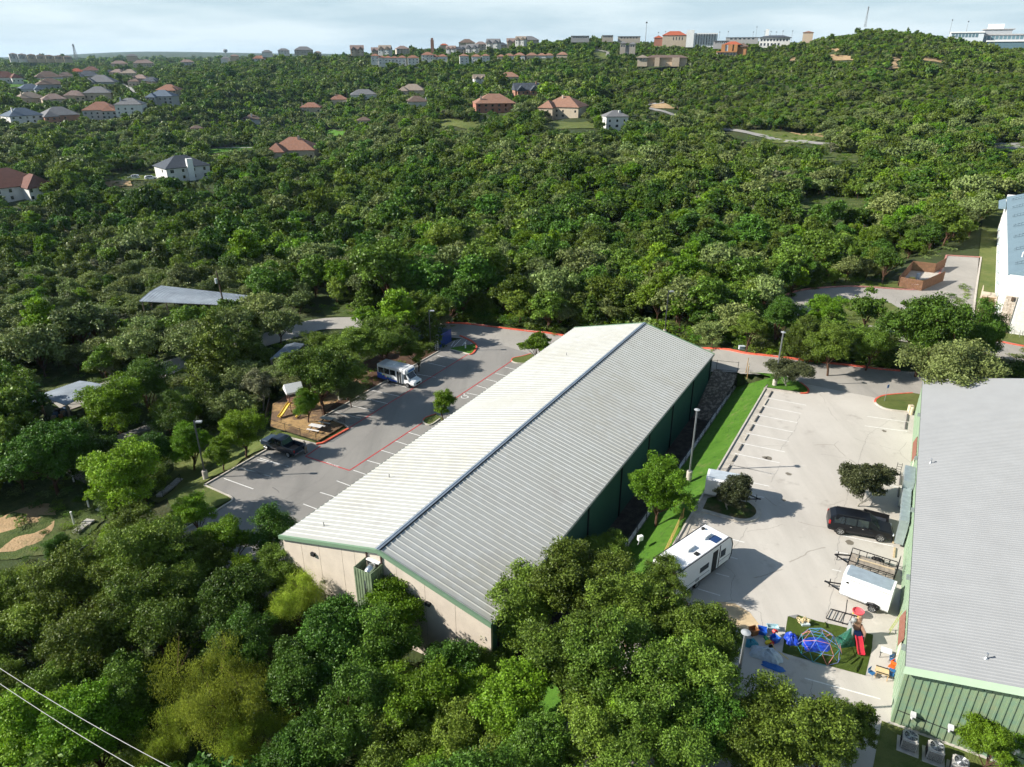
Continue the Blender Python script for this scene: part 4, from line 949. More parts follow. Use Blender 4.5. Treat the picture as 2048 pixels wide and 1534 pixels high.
NB = [(48,246,66,'blue','white',2.0,20,'white house with blue-grey hipped roof, lowest left of the hillside neighbourhood'),
 (122,246,70,'grey','brick',2.2,10,'tan brick house with grey roof next to the white one with the blue-grey roof'),
 (207,236,68,'tile','grey',2.3,-8,'long pale house with two red-brown roof halves above the dark woods'),
 (265,228,54,'grey','white',2.6,-15,'tall pale grey house with hipped grey roof right of the red-brown one'),
 (330,214,52,'blue','grey',3.2,-20,'tall pale house with blue-grey roof and wide back wall, rightmost in the neighbourhood'),
 (342,192,46,'tile','tan',2.0,-20,'red tile roofed house behind the tall pale grey-roofed one'),
 (62,206,52,'tan','cream',1.5,14,'house with tan hipped roof in the third row from below'),
 (110,208,46,'pink','cream',1.5,4,'low house with faded pinkish roof'),
 (152,200,42,'pink','tan',1.4,-4,'low brownish house right of the faded pink roof'),
 (200,196,54,'grey','tan',1.6,-12,'wide mauve-grey roof in the middle of the neighbourhood'),
 (205,172,60,'grey','grey',1.6,-14,'big slate grey hipped roof above the wide mauve-grey roof'),
 (62,186,46,'blue','white',1.3,10,'small blue-black roof beside the street corner'),
 (103,178,52,'brown','grey',1.6,6,'wide brown-grey roof facing the street lawn'),
 (98,162,52,'brown','white',1.5,4,'brown-grey roof just behind the wide brown-grey one'),
 (12,164,54,'redtile','white',1.7,14,'red-brown roofed house cut by the left edge of the picture, far up'),
 (133,158,34,'brown','tan',1.5,0,'small brown roofed house beside the round green tree'),
 (178,160,46,'slate','cream',2.0,-6,'cream house with dark slate roof'),
 (155,148,26,'bright','cream',1.5,0,'small house with the brightest orange-red roof'),
 (184,146,34,'redtile','cream',1.6,-8,'house with dark red hipped roof behind the slate one'),
 (222,152,22,'slate','cream',2.0,20,'narrow cream gabled house with dark roof'),
 (238,152,28,'pink','cream',2.0,-20,'cream gabled house with pinkish roof'),
 (262,154,34,'tan','cream',2.0,-20,'tan hipped roof house at the top of the street'),
 (284,166,34,'pink','cream',1.8,-24,'pink roofed house stepping down the ridge'),
 (306,172,36,'slate','tan',1.8,-24,'dark slate roofed house stepping down the ridge'),
 (272,172,24,'brown','cream',1.7,-24,'narrow brown roofed house on the ridge')]
for i, (u, v, w, r_, wl, fl, ro, lb) in enumerate(NB):
    house(u, v, w*.92, r_, wl, fl, lb, ro, .75, (rnd.choice((-.3,.3)), .2, 1.1) if i % 3 == 0 else None, style=(i*7) % 3, group='houses of the hillside neighbourhood')
# rows of townhouses on the ridge
TH = [(210,262),(265,280),(315,282),(368,284),(430,286),(520,296),(640,268),(690,262),(760,250),(935,268),(1035,272),(1112,266),(1238,246),(1305,242),(1390,242),(1490,244),(1570,244),(1630,244),(1740,234)]
for i, (a, b) in enumerate(TH):
    u, v = 700 + a/4.096, 60 + b/4.096; far = i >= 12
    w = (16, 15, 15, 15, 17, 22, 24, 20, 18, 18, 18, 15, 15, 20, 22, 22, 18, 18, 22)[i]
    o = house(u, v + .5, w, 'tile' if i < 9 else 'terracotta', 'white' if i < 12 or i % 3 else 'cream', (2.4, 2.6, 2.6, 2.6, 2.8, 3.2, 3, 2, 1.6, 2.6, 2.6, 2.6, 1.5, 1.5, 1.7, 1.8, 1.8, 1.8, 1.6)[i],
          'x', (-6, 4)[i % 2], .75, kind='townhouse', Y=1000 if far else 950, group='white townhouses with tile roofs along the ridge', win=True)
    o['label'] = ['leftmost townhouse of the long white row, half hidden by trees', 'second white townhouse from the left end of the long row', 'third white townhouse from the left end of the long row', 'fourth white townhouse from the left end of the long row',
      'white townhouse just left of the tallest one in the long row', 'tallest white townhouse of the long row, four windows high', 'wide white townhouse with red roof right of the tallest one', 'white townhouse in the trees, second from the right end of the long row', 'last red roofed townhouse at the right end of the long row',
      'detached white townhouse left of a pair, with a tiny chimney', 'detached white townhouse in the middle of three', 'rightmost of the three detached white townhouses', 'leftmost townhouse of the orange-roofed right-hand row', 'second orange-roofed townhouse of the right-hand row', 'third orange-roofed townhouse of the right-hand row',
      'fourth, palest orange-roofed townhouse of the right-hand row', 'fifth orange-roofed townhouse of the right-hand row', 'sixth orange-roofed townhouse of the right-hand row', 'rightmost orange-roofed townhouse at the end of the right-hand row'][i]
    if i == 9: mb = MB(); mb.box(-.6,.6,-.6,.6,6,14); mb.build('chimney', wallm('tan'), o.children[1])
# grey roofed houses up on the far ridge
RG = [(830,186,18,'pink'),(885,190,22,'slate'),(950,186,22,'grey'),(1005,180,24,'grey'),(1070,150,24,'pink'),(1120,178,16,'tan'),(1175,140,26,'grey'),(1240,155,22,'slate'),(1330,128,22,'pink'),(1400,112,20,'tan'),(1470,115,34,'grey'),(220,200,20,'pink'),(290,190,24,'tan'),(430,186,26,'pink'),(60,190,26,'pink')]
GL_ = ['pale', 'dark', 'mid-grey', 'light grey', 'pinkish', 'tan', 'wide grey', 'slate', 'rosy', 'buff', 'long grey', 'far pink', 'low tan', 'dusty pink', 'left-end pink']
for i, (a, b, w, r_) in enumerate(RG):
    house(700 + a/4.096, 60 + b/4.096 + 1, w, r_, ('white', 'stone', 'cream')[i % 3], 2.0, 'x', (-14, 10, 0)[i % 3], .7, style=(3, 0, 3)[i % 3], Y=1120 + (i % 3)*40, group='grey and pink roofed houses on the far ridge')
RGL = ['leftmost house above the long white row, pink roofed, beside the red flat roof', 'small house with dark roof right of the red flat roof', 'grey gabled house below the big brown hipped roof', 'white gabled grey-roofed house below the big brown hipped roof, right side',
 'pink-grey roofed house right of the big brown hipped roof', 'small tan gabled house lowest in the ridge cluster', 'wide grey roofed house high in the ridge cluster', 'slate roofed house over the bright green clearing', 'rosy roofed house near the tall ridge trees', 'buff house beside the round ridge tree', 'long grey roofed house at the right end of the ridge cluster',
 'far pink-roofed house left of the brick tower', 'low tan house in the trees left of the brick tower', 'dusty pink house just left of the brick tower', 'pink house at the far left end of the ridge']
for o, l in zip(HOUSES[-15:], RGL): o['label'] = l
house(934, 93, 32, 'brown', 'cream', 1.8, 'big house with brown hipped roof crowning the far ridge', 0, .7, Y=1250)
house(888, 96, 15, 'bright', 'cream', 1.4, 'flat building with a bright red roof on the far ridge', 0, .6, kind='shop_building', Y=1250, win=False)
# left far ridge odds and ends
for u, v, w, r_, wl, lb in ((521,124,30,'tile','white','white villa with red tile roof alone among the trees of the left ridge'), (470,119,16,'pink','tan','small pink building near the water tower'),
     (452,124,18,'grey','white','small white roof left of the villa'), (375,131,26,'pink','grey','mauve-grey roof among trees on the left ridge'), (265,119,20,'grey','cream','grey building above the neighbourhood'), (240,134,30,'pink','cream','mauve roofed building behind the neighbourhood'),
     (288,133,38,'pink','cream','wide mauve roofed building behind the neighbourhood'), (568,108,22,'grey','white','pale apartment block at the left of the ridge pair'), (608,107,36,'grey','stone','long apartment block with grey roof on the left ridge'), (535,111,20,'grey','white','low pale building left of the ridge apartment blocks'), (636,112,14,'tan','stone','small tan building right of the long ridge apartment block')):
    house(u, v, w, r_, wl, 2.0, lb, 0, .6, Y=1480, win=w > 20)
# long row of flats on the far left skyline
for i in range(7):
    u = 28 + i*18.0; x, y, z = atY(u, 119.0 - .2*(6-i)*.6, 1620)
    o = thing('apartment_block', (x, y, z), -math.atan2(x, y) + R(3), ['leftmost and palest block of the long skyline row of flats', 'second block from the left in the skyline row of flats', 'third block from the left in the skyline row of flats', 'middle block in the skyline row of flats', 'third block from the right in the skyline row of flats', 'second block from the right in the skyline row of flats', 'rightmost block of the skyline row of flats, nearest the mast'][i], 'apartments', 'flats in a long row on the left skyline')
    h = 9.5 - i*.7; mb = MB(); mb.box(-7.4, 7.4, -6, 6, -6, h); mb.box(-6,-2,-7.2,-6,-6,h-1); mb.box(3,7,-7.2,-6,-6,h-1); mb.build('wall', wallm('white' if i < 2 else 'cream'), o)
    mb = MB(); hiproof(mb, -7.4, 7.4, -6, 6, h, 2.0, .3); mb.build('roof', roofm('brown'), o)
    for k in range(6):
        mb = MB(); mb.box(-7.0+k*2.5, -6.0+k*2.5, -7.3, -5.9, 1, h-1); mb.build('window', M_GLASS, o)
def mast(u, v0, v1, Y, w, lb, lattice=True, col=M_GREY, name='radio_mast'):
    x, y, z = atY(u, v0, Y); z1 = atY(u, v1, Y)[2]; H = z1 - z; o = thing(name, (x, y, z-3), 0, lb, 'mast'); H += 3
    mb = MB()
    if lattice:
        n = 9
        for k in range(n):
            a, b = w*(1-.75*k/n), w*(1-.75*(k+1)/n); z0, zz = H*k/n, H*(k+1)/n
            c0 = [(-a,-a,z0),(a,-a,z0),(a,a,z0),(-a,a,z0)]; c1 = [(-b,-b,zz),(b,-b,zz),(b,b,zz),(-b,b,zz)]
            for i in range(4): mb.bar(c0[i], c1[i], w*.18); mb.bar(c0[i], c1[(i+1) % 4], w*.1); mb.bar(c1[i], c1[(i+1) % 4], w*.1)
        mb.build('lattice', col, o); mb = MB()
        for k in range(4): mb.cbox((w*.5*math.cos(k*1.7), w*.5*math.sin(k*1.7), H*(.86+.03*k)), (w*.7, w*.35, H*.06))
        mb.tube([(0,0,H*.95),(0,0,H*1.05)], w*.08, 5); mb.build('antenna', col, o)
    else:
        mb.tube([(0,0,0),(0,0,H)], w, 6, w*.5); mb.build('pole', col, o)
        mb = MB(); mb.cbox((0,0,H), (w*5, w*2, w*4)); mb.build('lamp_head', col, o)
    return o
mast(152, 116, 88, 1600, 2.6, 'lattice radio mast on the left skyline')
mast(1731, 48, 13, 830, .9, 'lattice mast with antennas on top of the wooded hill')
mast(1291, 79, 45, 1150, .5, 'tall plain mast left of the church with the red roof', False)
for i, (u, v1) in enumerate(((1316,65),(1330,63),(1379,63),(1438,64),(1455,63),(1505,64),(1511,54),(1528,63),(1540,63),(1551,64),(1564,62),(1583,62))):
    o = mast(u, 78, v1, 1150, .28, ['short mast left of the red roofed hall', 'thin mast over the red roofed hall', 'thin mast left of the white block', 'thin mast over the white block', 'thin mast right of the white block', 'thin mast left of the tallest lamp mast', 'tallest lamp mast of the sports ground', 'lamp mast right of the tallest one', 'lamp mast by the square white tower', 'lamp mast right of the square white tower', 'lamp mast second from the right end', 'rightmost lamp mast of the sports ground'][i], False, name='lamp_mast'); o['group'] = 'lamp masts on the ridge'
mast(1900, 62, 40, 830, .25, 'leaning thin pole on the right-hand skyline', False, name='thin_pole'); mast(1933, 60, 43, 900, .3, 'short thin pole by the glass office complex', False, name='thin_pole')
wt = thing('water_tower', atY(452, 112, 3500), 0, 'tiny water tower on the horizon left of the villa', 'water tower')
mb = MB(); mb.lathe([(2,-5),(2,14),(9,18),(10,22),(9,26),(1,28)], 12); mb.build('tank', M_GREY, wt)
bt = thing('brick_tower', atY(865, 101, 1150), 0, 'slim square brick tower rising beside the ridge trees', 'tower')
mb = MB(); mb.box(-2.2,2.2,-2.2,2.2,-4,14); mb.box(-1.6,1.6,-1.6,1.6,14,16.5); mb.build('shaft', wallm('brick'), bt)
def block(name, u, v, Y, wpx, boxes, lb, cat='building', rot=0):
    """boxes: (x0,x1,y0,y1,z0,z1,part name, material) in fractions of width / metres"""
    x, y, z = atY(u, v, Y); w = wpx * proj(x, y, z)[2] / FPX
    KEEPOUT.append((x, y, w*.6)); CLEAR.append(([(u-wpx*.5, v), (u+wpx*.5, v), (u+wpx*.5, v-8), (u-wpx*.5, v-8)], y - 12))
    o = thing(name, (x, y, z), -math.atan2(x, y) + R(rot), lb, cat)
    for a, b, c, d, e, f, pn, m in boxes:
        mb = MB()
        if pn == 'roof' and f - e > 1.2: hiproof(mb, a*w, b*w, c, d, e, f-e)
        else: mb.box(a*w, b*w, c, d, e, f)
        mb.build(pn, m, o)
    return o, w
def winrow(o, w, x0, x1, n, y, z0, z1, m=M_GLASS, fr=.55):
    for k in range(n):
        a = (x0 + (x1-x0)*(k+.5)/n)*w; h = (x1-x0)*w/n*fr/2; mb = MB(); mb.box(a-h, a+h, y-.06, y, z0, z1); mb.build('window', m, o)
o, w = block('hall', 1348, 84, 1050, 46, [(-.5,.5,-9,9,-6,8,'wall',wallm('cream')), (-.5,.5,-9,9,8,13,'roof',roofm('bright')), (-.85,-.5,-7,5,-6,5,'side_wing',wallm('salmon')), (-.87,-.48,-7,5,5,8,'roof',roofm('bright')), (.5,.75,-4,9,-4,11,'rear_block',wallm('tan'))], 'long cream hall with bright red-orange hipped roof on the skyline', 'hall')
winrow(o, w, -.1, .4, 4, -9, 2, 6, M_GLASS, .3)
o, w = block('white_block', 1403, 84, 1000, 60, [(-.5,-.26,-8,8,-6,13.5,'tower',M_WHITE), (-.26,.5,-7,8,-6,10,'wall',M_WHITE), (-.22,.46,-8,-7,7.5,9,'band',M_GREY)], 'white modern block with dark window strips and a taller left end', 'building')
for k in range(8): mb = MB(); a = (-.2+k*.085)*w; mb.box(a, a+1.2, -8.1, -7, -3, 9); mb.build('window_strip', M_GLASS, o)
o, w = block('terrace_building', 1463, 109, 860, 56, [(-.5,.2,-8,8,-4,3,'wall',wallm('stone')), (-.5,.2,-10,-8,2.2,3.2,'terrace',wallm('orange')), (-.35,-.22,-7,4,3,10,'bay',wallm('orange')), (-.12,.03,-7,4,3,10,'bay',wallm('orange')), (.08,.2,-7,4,3,10,'bay',wallm('orange')), (-.22,-.12,-6,4,3,9,'glass_bay',mat('pale_glass',(.35,.42,.48),.2)), (-.3,.3,-5,8,10,13,'roof',roofm('bright')), (.2,.5,-4,8,-2,8,'side_wing',wallm('orange')), (.15,.55,-5,9,8,11.5,'roof',roofm('brown'))], 'orange timber building with stacked bays and terraces on the wooded slope', 'building', -6)
winrow(o, w, -.48, .18, 6, -8, -1, 2); 
o, w = block('school_building', 1548, 90, 950, 58, [(-.5,.5,-8,8,-6,8,'wall',wallm('white')), (-.52,.52,-9,9,8,10.5,'roof',roofm('slate')), (-.5,.0,-22,-9,-6,-1,'lower_wing',wallm('white')), (-.33,-.22,-2,4,8,17,'white_tower',M_WHITE)], 'white two-storey building with dark roof and small square white tower', 'building')
winrow(o, w, -.48, .45, 9, -8, 4, 6.5); winrow(o, w, -.48, .2, 6, -8, -1, 2)
block('pink_villa', 1616, 70, 900, 19, [(-.5,.5,-5,5,-8,2.6,'wall',wallm('tan')), (-.5,.5,-5,5,2.6,4.1,'roof',roofm('terracotta'))], 'small pink building with red flat roof at the shoulder of the hill')
o, w = block('stone_apartments', 1255, 103, 960, 30, [(-.5,-.15,-7,7,-10,9,'wing',wallm('stone')), (.1,.5,-7,7,-10,8,'wing',wallm('stone')), (-.15,.1,-4,7,-10,7,'wall',wallm('grey')), (-.54,-.1,-7,7,9,11.5,'roof',roofm('grey')), (.06,.54,-7,7,8,10.5,'roof',roofm('grey'))], 'pair of stone apartment wings with grey roofs left of the red roofed hall', 'apartments')
winrow(o, w, -.48, .45, 6, -7, 5, 7)
o, w = block('tan_longhouse', 1324, 122, 800, 96, [(-.5,-.3,-9,8,-5,3.2,'gable_wing',wallm('cream')), (-.3,.5,-5,7,-5,3.2,'wall',wallm('tan')), (-.34,.52,-6,8,3.2,5.6,'roof',roofm('brown')), (-.53,-.28,-10,8,3.2,5.8,'roof',roofm('tan')), (-.15,-.05,-9,-4,-5,3.2,'gable_wing',wallm('tan')), (.2,.35,-9,-4,-5,3.2,'gable_wing',wallm('tan'))], 'long low tan building with brown roof half buried in the woods', 'building')
winrow(o, w, -.46, -.34, 2, -9, .8, 2.4)
for i, (u, v, wp, lb) in enumerate(((1484,80,62,'long flat grey-roofed building behind the orange timber one'), (1258,78,44,'long flat building on the far skyline left of the masts'), (1160,77,36,'low flat grey building on the skyline behind the tall trees'), (1215,76,22,'small dark flat building on the skyline'), (1442,88,30,'low beige building between the white block and the orange one'), (1960,73,10,'small white shed at the left foot of the glass offices'))):
    o, w = block('flat_building', u, v, 1120 if i < 4 else 900, wp, [(-.5,.5,-8,8,-5,2.8,'wall',wallm('stone' if i % 2 else 'grey')), (-.51,.51,-8.5,8.5,2.8,3.4,'flat_roof',roofm('grey'))], lb)
    winrow(o, w, -.4, .4, 6, -8, .6, 2.1)
MB_G = mat('blue_glass', (.10,.17,.20), .12)
o, w = block('glass_offices', 1972, 77, 860, 130, [(-.5,-.05,-14,8,-10,5.5,'wing',mat('pale_panel', (.55,.60,.64), .5)), (-.5,-.05,-15,9,5.5,6.6,'flat_roof',M_WHITE), (-.1,.5,-6,12,-10,3.2,'main_floor',mat('mid_panel',(.36,.38,.40),.6)), (-.1,.52,-7,13,3.2,4.2,'flat_roof',wallm('grey')), (-.05,.32,-2,14,4.2,8.5,'upper_floor',mat('mid_panel',(.36,.38,.40),.6)), (-.07,.35,-3,15,8.5,9.3,'flat_roof',wallm('grey')), (.0,.2,0,10,9.3,14,'plant_room',M_WHITE), (.02,.5,-20,-6,-12,-3.4,'lower_wing',MB_G), (.0,.52,-21,-5,-3.4,-2.2,'flat_roof',M_WHITE)], 'glass and concrete office complex with flat white roofs on the right-hand hilltop', 'offices', 4)
winrow(o, w, -.05, .48, 10, -6, -1, 2.4, MB_G, .8); winrow(o, w, -.48, -.12, 8, -14, 1, 4.5, MB_G, .8)
# metal-roofed sheds among the trees on the left
def shed(name, corners, z, hgt, lb, wall=True, ridge=0.0, up=.0, clutter=False):
    pts = [U(u, v, z) for u, v in corners]; c = [sum(p[i] for p in pts)/4 for i in (0, 1)]
    gz = g(c[0], c[1]); o = thing(name, (c[0], c[1], gz), 0, lb, 'shed')
    L = [(p[0]-c[0], p[1]-c[1], z-gz) for p in pts]; KEEPOUT.append((c[0], c[1], math.dist(L[0], L[2])*.48))
    m1 = tuple((L[0][i]+L[3][i])/2 + (ridge if i == 2 else 0) for i in range(3)); m2 = tuple((L[1][i]+L[2][i])/2 + (ridge if i == 2 else 0) for i in range(3))
    mb = MB(); dn = lambda p: (p[0], p[1], p[2]-.12)
    for q in ((L[0], L[1], m2, m1), (m1, m2, L[2], L[3])):
        mb.add(list(q) + [dn(p) for p in q], [(0,1,2,3),(4,5,6,7),(0,1,5,4),(2,3,7,6),(0,3,7,4),(1,2,6,5)])
    n = 26
    for k in range(n+1):
        t = k/n
        for a, b, c_, d_ in ((L[0], L[1], m1, m2), (m1, m2, L[3], L[2])):
            p = tuple(a[i]+(b[i]-a[i])*t+(.03 if i == 2 else 0) for i in range(3)); q = tuple(c_[i]+(d_[i]-c_[i])*t+(.03 if i == 2 else 0) for i in range(3)); mb.bar(p, q, .05)
    mb.build('roof', mat('shed_tin', (.25,.285,.32), .6, .0, var=.2, scale=.5), o)
    for k, p in enumerate((L[0], L[1], L[2], L[3], tuple((L[0][i]+L[1][i])/2 for i in range(3)), tuple((L[2][i]+L[3][i])/2 for i in range(3)))):
        mb = MB(); q = (p[0]*.95, p[1]*.95); mb.bar((*q, -.6), (*q, p[2]-.1), .2); mb.build('post', mat('old_timber', (.25,.2,.15), .9), o)
    if wall:
        mb = MB(); a, b = L[1], L[2]; mb.bar((a[0]*.93,a[1]*.93,hgt*.3), (b[0]*.93,b[1]*.93,hgt*.3), .12, hgt*.9); mb.bar((L[0][0]*.93,L[0][1]*.93,hgt*.3), (a[0]*.93,a[1]*.93,hgt*.3), .12, hgt*.9) if wall == 2 else None
        mb.build('back_wall', mat('shed_wall', (.12,.10,.08), .9), o)
    return o, L, gz
s1, L1, gz1 = shed('open_shed', [(278,602),(455,610),(508,592),(322,571)], -4.2, 3.0, 'long open-sided shed with a blue-grey tin roof in the woods on the left', 1, .3)
s2, L2, gz2 = shed('tin_roofed_shed', [(74,791),(158,762),(207,770),(132,810)], -3.2, 3.0, 'tin-roofed lean-to with cluttered open end at the left edge of the woods', 1, .1)
s3, L3, gz3 = shed('hidden_shed', [(540,718),(572,690),(608,688),(585,712)], -2.6, 2.6, 'metal roof glinting through the trees behind the playground', 2, .3)
s4, L4, gz4 = shed('small_lean_to', [(20,812),(62,793),(80,800),(40,822)], -4.6, 2.2, 'small tin lean-to left of the cluttered shed', 0, .05)
rr = random.Random(3)
for i in range(7):
    x, y, _ = U(104 + i*5.2, 826 - (i % 3)*4, gz2 + .5); s = rr.uniform(.5, .9); mb = MB(); mb.cbox((0,0,s*.45), (s, s*.8, s*.9), rr.uniform(0,3)); mb.cbox((s*.3,0,s*.95), (s*.5,s*.4,.12), .4)
    o = mb.build(('crate','bin','box')[i % 3], mat(('junk_tan','junk_blue','junk_dark','junk_orange')[i % 4], ((.35,.27,.18),(.12,.18,.28),(.06,.055,.05),(.32,.14,.05))[i % 4], .8), loc=(x, y, g(x, y))); tag(o, ['tan wooden crate beside the left post of the cluttered shed','faded blue bin second from the left under the cluttered shed roof','dark box third from the left under the cluttered shed roof','rusty orange box in the middle of the cluttered shed','tan crate right of the rusty orange box in the shed','faded blue box near the right post of the cluttered shed','dark bin at the right post of the cluttered shed'][i], ('crate','bin','box')[i % 3], 'clutter under the tin-roofed shed')
bh = thing('brick_hut', (*hit(1906, 318)[:2], hit(1906, 318)[2]), .3, 'little brick hut with a pale metal roof in the woods below the far road', 'hut')
mb = MB(); mb.box(-2.6,2.6,-2,2,-1,2.6); mb.build('wall', wallm('brick'), bh); mb = MB(); mb.add([(-3,-2.4,2.6),(3,-2.4,2.6),(3,2.4,3.2),(-3,2.4,3.2),(-3,-2.4,2.5),(3,-2.4,2.5),(3,2.4,3.1),(-3,2.4,3.1)], [(0,1,2,3),(4,5,6,7),(0,1,5,4),(2,3,7,6),(0,3,7,4),(1,2,6,5)]); mb.build('roof', M_STEEL, bh)
mb = MB(); mb.box(-2.62,-2.58,-.5,.5,-1,2.0); mb.build('door', M_DARK, bh)
CLEAR.append(([(1888,306),(1924,306),(1924,320),(1888,320)], 250))
# =====================================================================
# VEHICLES
# =====================================================================
def paint(name, c, rough=.28, metal=.0): return mat(name, c, rough, metal, var=.03, scale=.5, coat=.6)
P_BLACK = mat('black_car_paint', (.006,.007,.010), .3, var=.03, spec=.35); P_NAVY = paint('navy_truck_paint', (.015,.025,.04)); P_WHITE = paint('white_car_paint', (.72,.73,.74))
M_RIM = mat('alloy_rim', (.55,.56,.57), .3, .8); M_CHROME = mat('chrome', (.7,.7,.7), .15, 1.0); M_TAIL = mat('tail_lamp_red', (.45,.02,.02), .25); M_HEAD = mat('head_lamp_glass', (.75,.78,.8), .15)
M_CANVAS = mat('white_trailer_skin', (.76,.76,.75), .35, .05, var=.03)
def wheel(parent, x, y, r, w, spokes=True):
    n = 20; sgn = 1 if y > 0 else -1
    M = Matrix.Translation((x, y, r)) @ Matrix.Rotation(R(90), 4, 'X')
    mb = MB(); mb.lathe([(r*.62,-w/2),(r*.93,-w/2),(r,-w*.36),(r,w*.36),(r*.93,w/2),(r*.62,w/2)], n, M=M); t = mb.build('wheel', M_RUBBER, parent)
    mb = MB()
    z = -sgn*(w/2-.01)
    mb.lathe([(r*.64, z-.02),(r*.64, z+.02),(r*.52, z),(r*.1,z-.0)], n, M=M)
    for k in range(6):
        a = k*math.pi/3; p = M @ Vector((math.cos(a)*r*.1, math.sin(a)*r*.1, z-.0)); q = M @ Vector((math.cos(a)*r*.62, math.sin(a)*r*.62, z)); mb.bar(p, q, .07, .05)
    mb.build('rim', M_RIM, t)
def loft(mb, st):
    """st: (x, zb, zbelt, ztop, hw, rw) stations front to back"""
    vs = []
    for x, zb, zm, zt, hw, rw in st:
        vs += [(x,-hw*.9,zb),(x,-hw,zb+(zm-zb)*.35),(x,-hw*.97,zm),(x,-rw,zt-.04 if zt-zm > .2 else zt),(x,-rw*.8,zt),(x,rw*.8,zt),(x,rw,zt-.04 if zt-zm > .2 else zt),(x,hw*.97,zm),(x,hw,zb+(zm-zb)*.35),(x,hw*.9,zb)]
    n = 10; k = len(st); fs = [(i*n+j, i*n+j+1, (i+1)*n+j+1, (i+1)*n+j) for i in range(k-1) for j in range(n-1)] + [(i*n+9, i*n, (i+1)*n, (i+1)*n+9) for i in range(k-1)]
    mb.add(vs, fs + [tuple(range(n)), tuple(range((k-1)*n, k*n))])
def sidewin(parent, x0, x1, st, inset=.06, m=M_GLASS):
    def at(x):
        xs = [s[0] for s in st]
        for a, b in zip(st, st[1:]):
            if min(a[0], b[0]) <= x <= max(a[0], b[0]):
                t = (x-a[0])/((b[0]-a[0]) or 1); return [a[i]+(b[i]-a[i])*t for i in range(6)]
        return st[0]
    for sg in (-1, 1):
        A, B = at(x0), at(x1); mb = MB(); q = []
        for S, x in ((A, x0), (B, x1)):
            lo = (x, sg*(S[4]*.97+.012), S[2]+.04); hi = (x, sg*(S[5]+.012), S[3]-.07)
            q.append((lo, hi))
        (l0, h0), (l1, h1) = q
        mb.add([l0, l1, h1, h0, (l0[0],l0[1]-sg*.03,l0[2]), (l1[0],l1[1]-sg*.03,l1[2]), (h1[0],h1[1]-sg*.03,h1[2]), (h0[0],h0[1]-sg*.03,h0[2])], [(0,1,2,3),(4,5,6,7),(0,1,5,4),(2,3,7,6),(0,3,7,4),(1,2,6,5)]); mb.build('window', m, parent)
def screen(parent, a, b, name='windshield', k=.9, off=.012):
    """glass between stations a (low) and b (high)"""
    mb = MB(); nx, nz_ = -(b[3]-a[3]), (b[0]-a[0]); l = math.hypot(nx, nz_) or 1; nx, nz_ = nx/l, nz_/l
    if nz_ < 0: nx, nz_ = -nx, -nz_
    def P_(s, t, y): return (s[0]+(b[0]-a[0])*t*(s is a)+nx*off, y, s[3]+(b[3]-a[3])*t*(s is a)+nz_*off)
    lo = [(a[0]+(b[0]-a[0])*.06+nx*off, y, a[3]+(b[3]-a[3])*.06+nz_*off) for y in (-a[5]*k, a[5]*k)]; hi = [(a[0]+(b[0]-a[0])*.92+nx*off, y, a[3]+(b[3]-a[3])*.92+nz_*off) for y in (b[5]*k, -b[5]*k)]
    vs = lo + hi; mb.add(vs + [(x-nx*.03, y, z-nz_*.03) for x, y, z in vs], [(0,1,2,3),(4,5,6,7),(0,1,5,4),(2,3,7,6),(0,3,7,4),(1,2,6,5)]); mb.build(name, M_GLASS, parent)
def suv(loc, rz, label, m=P_BLACK, L=5.5, group=None):
    o = thing('parked_car', loc, rz, label, 'car', group); k = L/5.5
    st = [(2.75,.45,.82,.86,.80,.66),(2.62,.38,.95,1.02,.96,.80),(1.55,.32,1.12,1.18,1.01,.84),(.72,.30,1.16,1.84,1.02,.78),(-.6,.30,1.17,1.92,1.02,.80),(-2.2,.32,1.18,1.88,1.02,.79),(-2.62,.36,1.15,1.60,.99,.80),(-2.75,.48,1.05,1.12,.95,.84)]
    st = [(a*k,b,c,d,e,f) for a,b,c,d,e,f in st]; mb = MB(); loft(mb, st); mb.build('body', m, o, bevel=.0)
    sidewin(o, .55*k, -.35*k, st); sidewin(o, -.45*k, -1.35*k, st); sidewin(o, -1.45*k, -2.3*k, st)
    screen(o, st[2], st[3]); screen(o, st[7], st[5], 'rear_window', .85)
    for x in (1.72*k, -1.62*k):
        for y in (-.93, .93):
            mb = MB(); mb.lathe([(.44,-.1),(.44,.1)], 18, M=Matrix.Translation((x, y*.985, .40)) @ Matrix.Rotation(R(90), 4, 'X')); mb.build('wheel_arch', M_DARK, o)
            wheel(o, x, y*1.03, .40, .27)
    for y in (-.78, .78):
        mb = MB(); mb.cbox((2.66*k, y*.98, .86), (.16,.34,.14)); mb.build('headlight', M_HEAD, o)
        mb = MB(); mb.cbox((-2.66*k, y*1.17, 1.18), (.16,.14,.34)); mb.build('tail_light', M_TAIL, o)
        mb = MB(); mb.cbox((.75*k, y*1.42, 1.18), (.16,.2,.16)); mb.build('wing_mirror', m, o)
        mb = MB(); mb.bar((.3*k, y*.88, 1.955), (-2.1*k, y*.88, 1.94), .05); mb.build('roof_rail', M_DARK, o)
    mb = MB(); mb.cbox((2.74*k, 0, .72), (.08,1.1,.3)); mb.build('grille', M_DARK, o)
    for x in (.15*k, -.85*k):
        for y in (-1.035, 1.035): mb = MB(); mb.cbox((x, y, 1.02), (.18,.03,.04)); mb.build('door_handle', M_CHROME, o)
    return o
a, b = Vector(U(1678.5,1068.5)), Vector(U(1757.3,1082.5)); d_ = (b-a).normalized(); nrm = Vector((-d_.y, d_.x, 0)); c_ = (a+b)/2 + nrm*.93
suv(c_, math.atan2(d_.y, d_.x), 'large black car with roof rails parked nose-in beside the round dark evergreen')
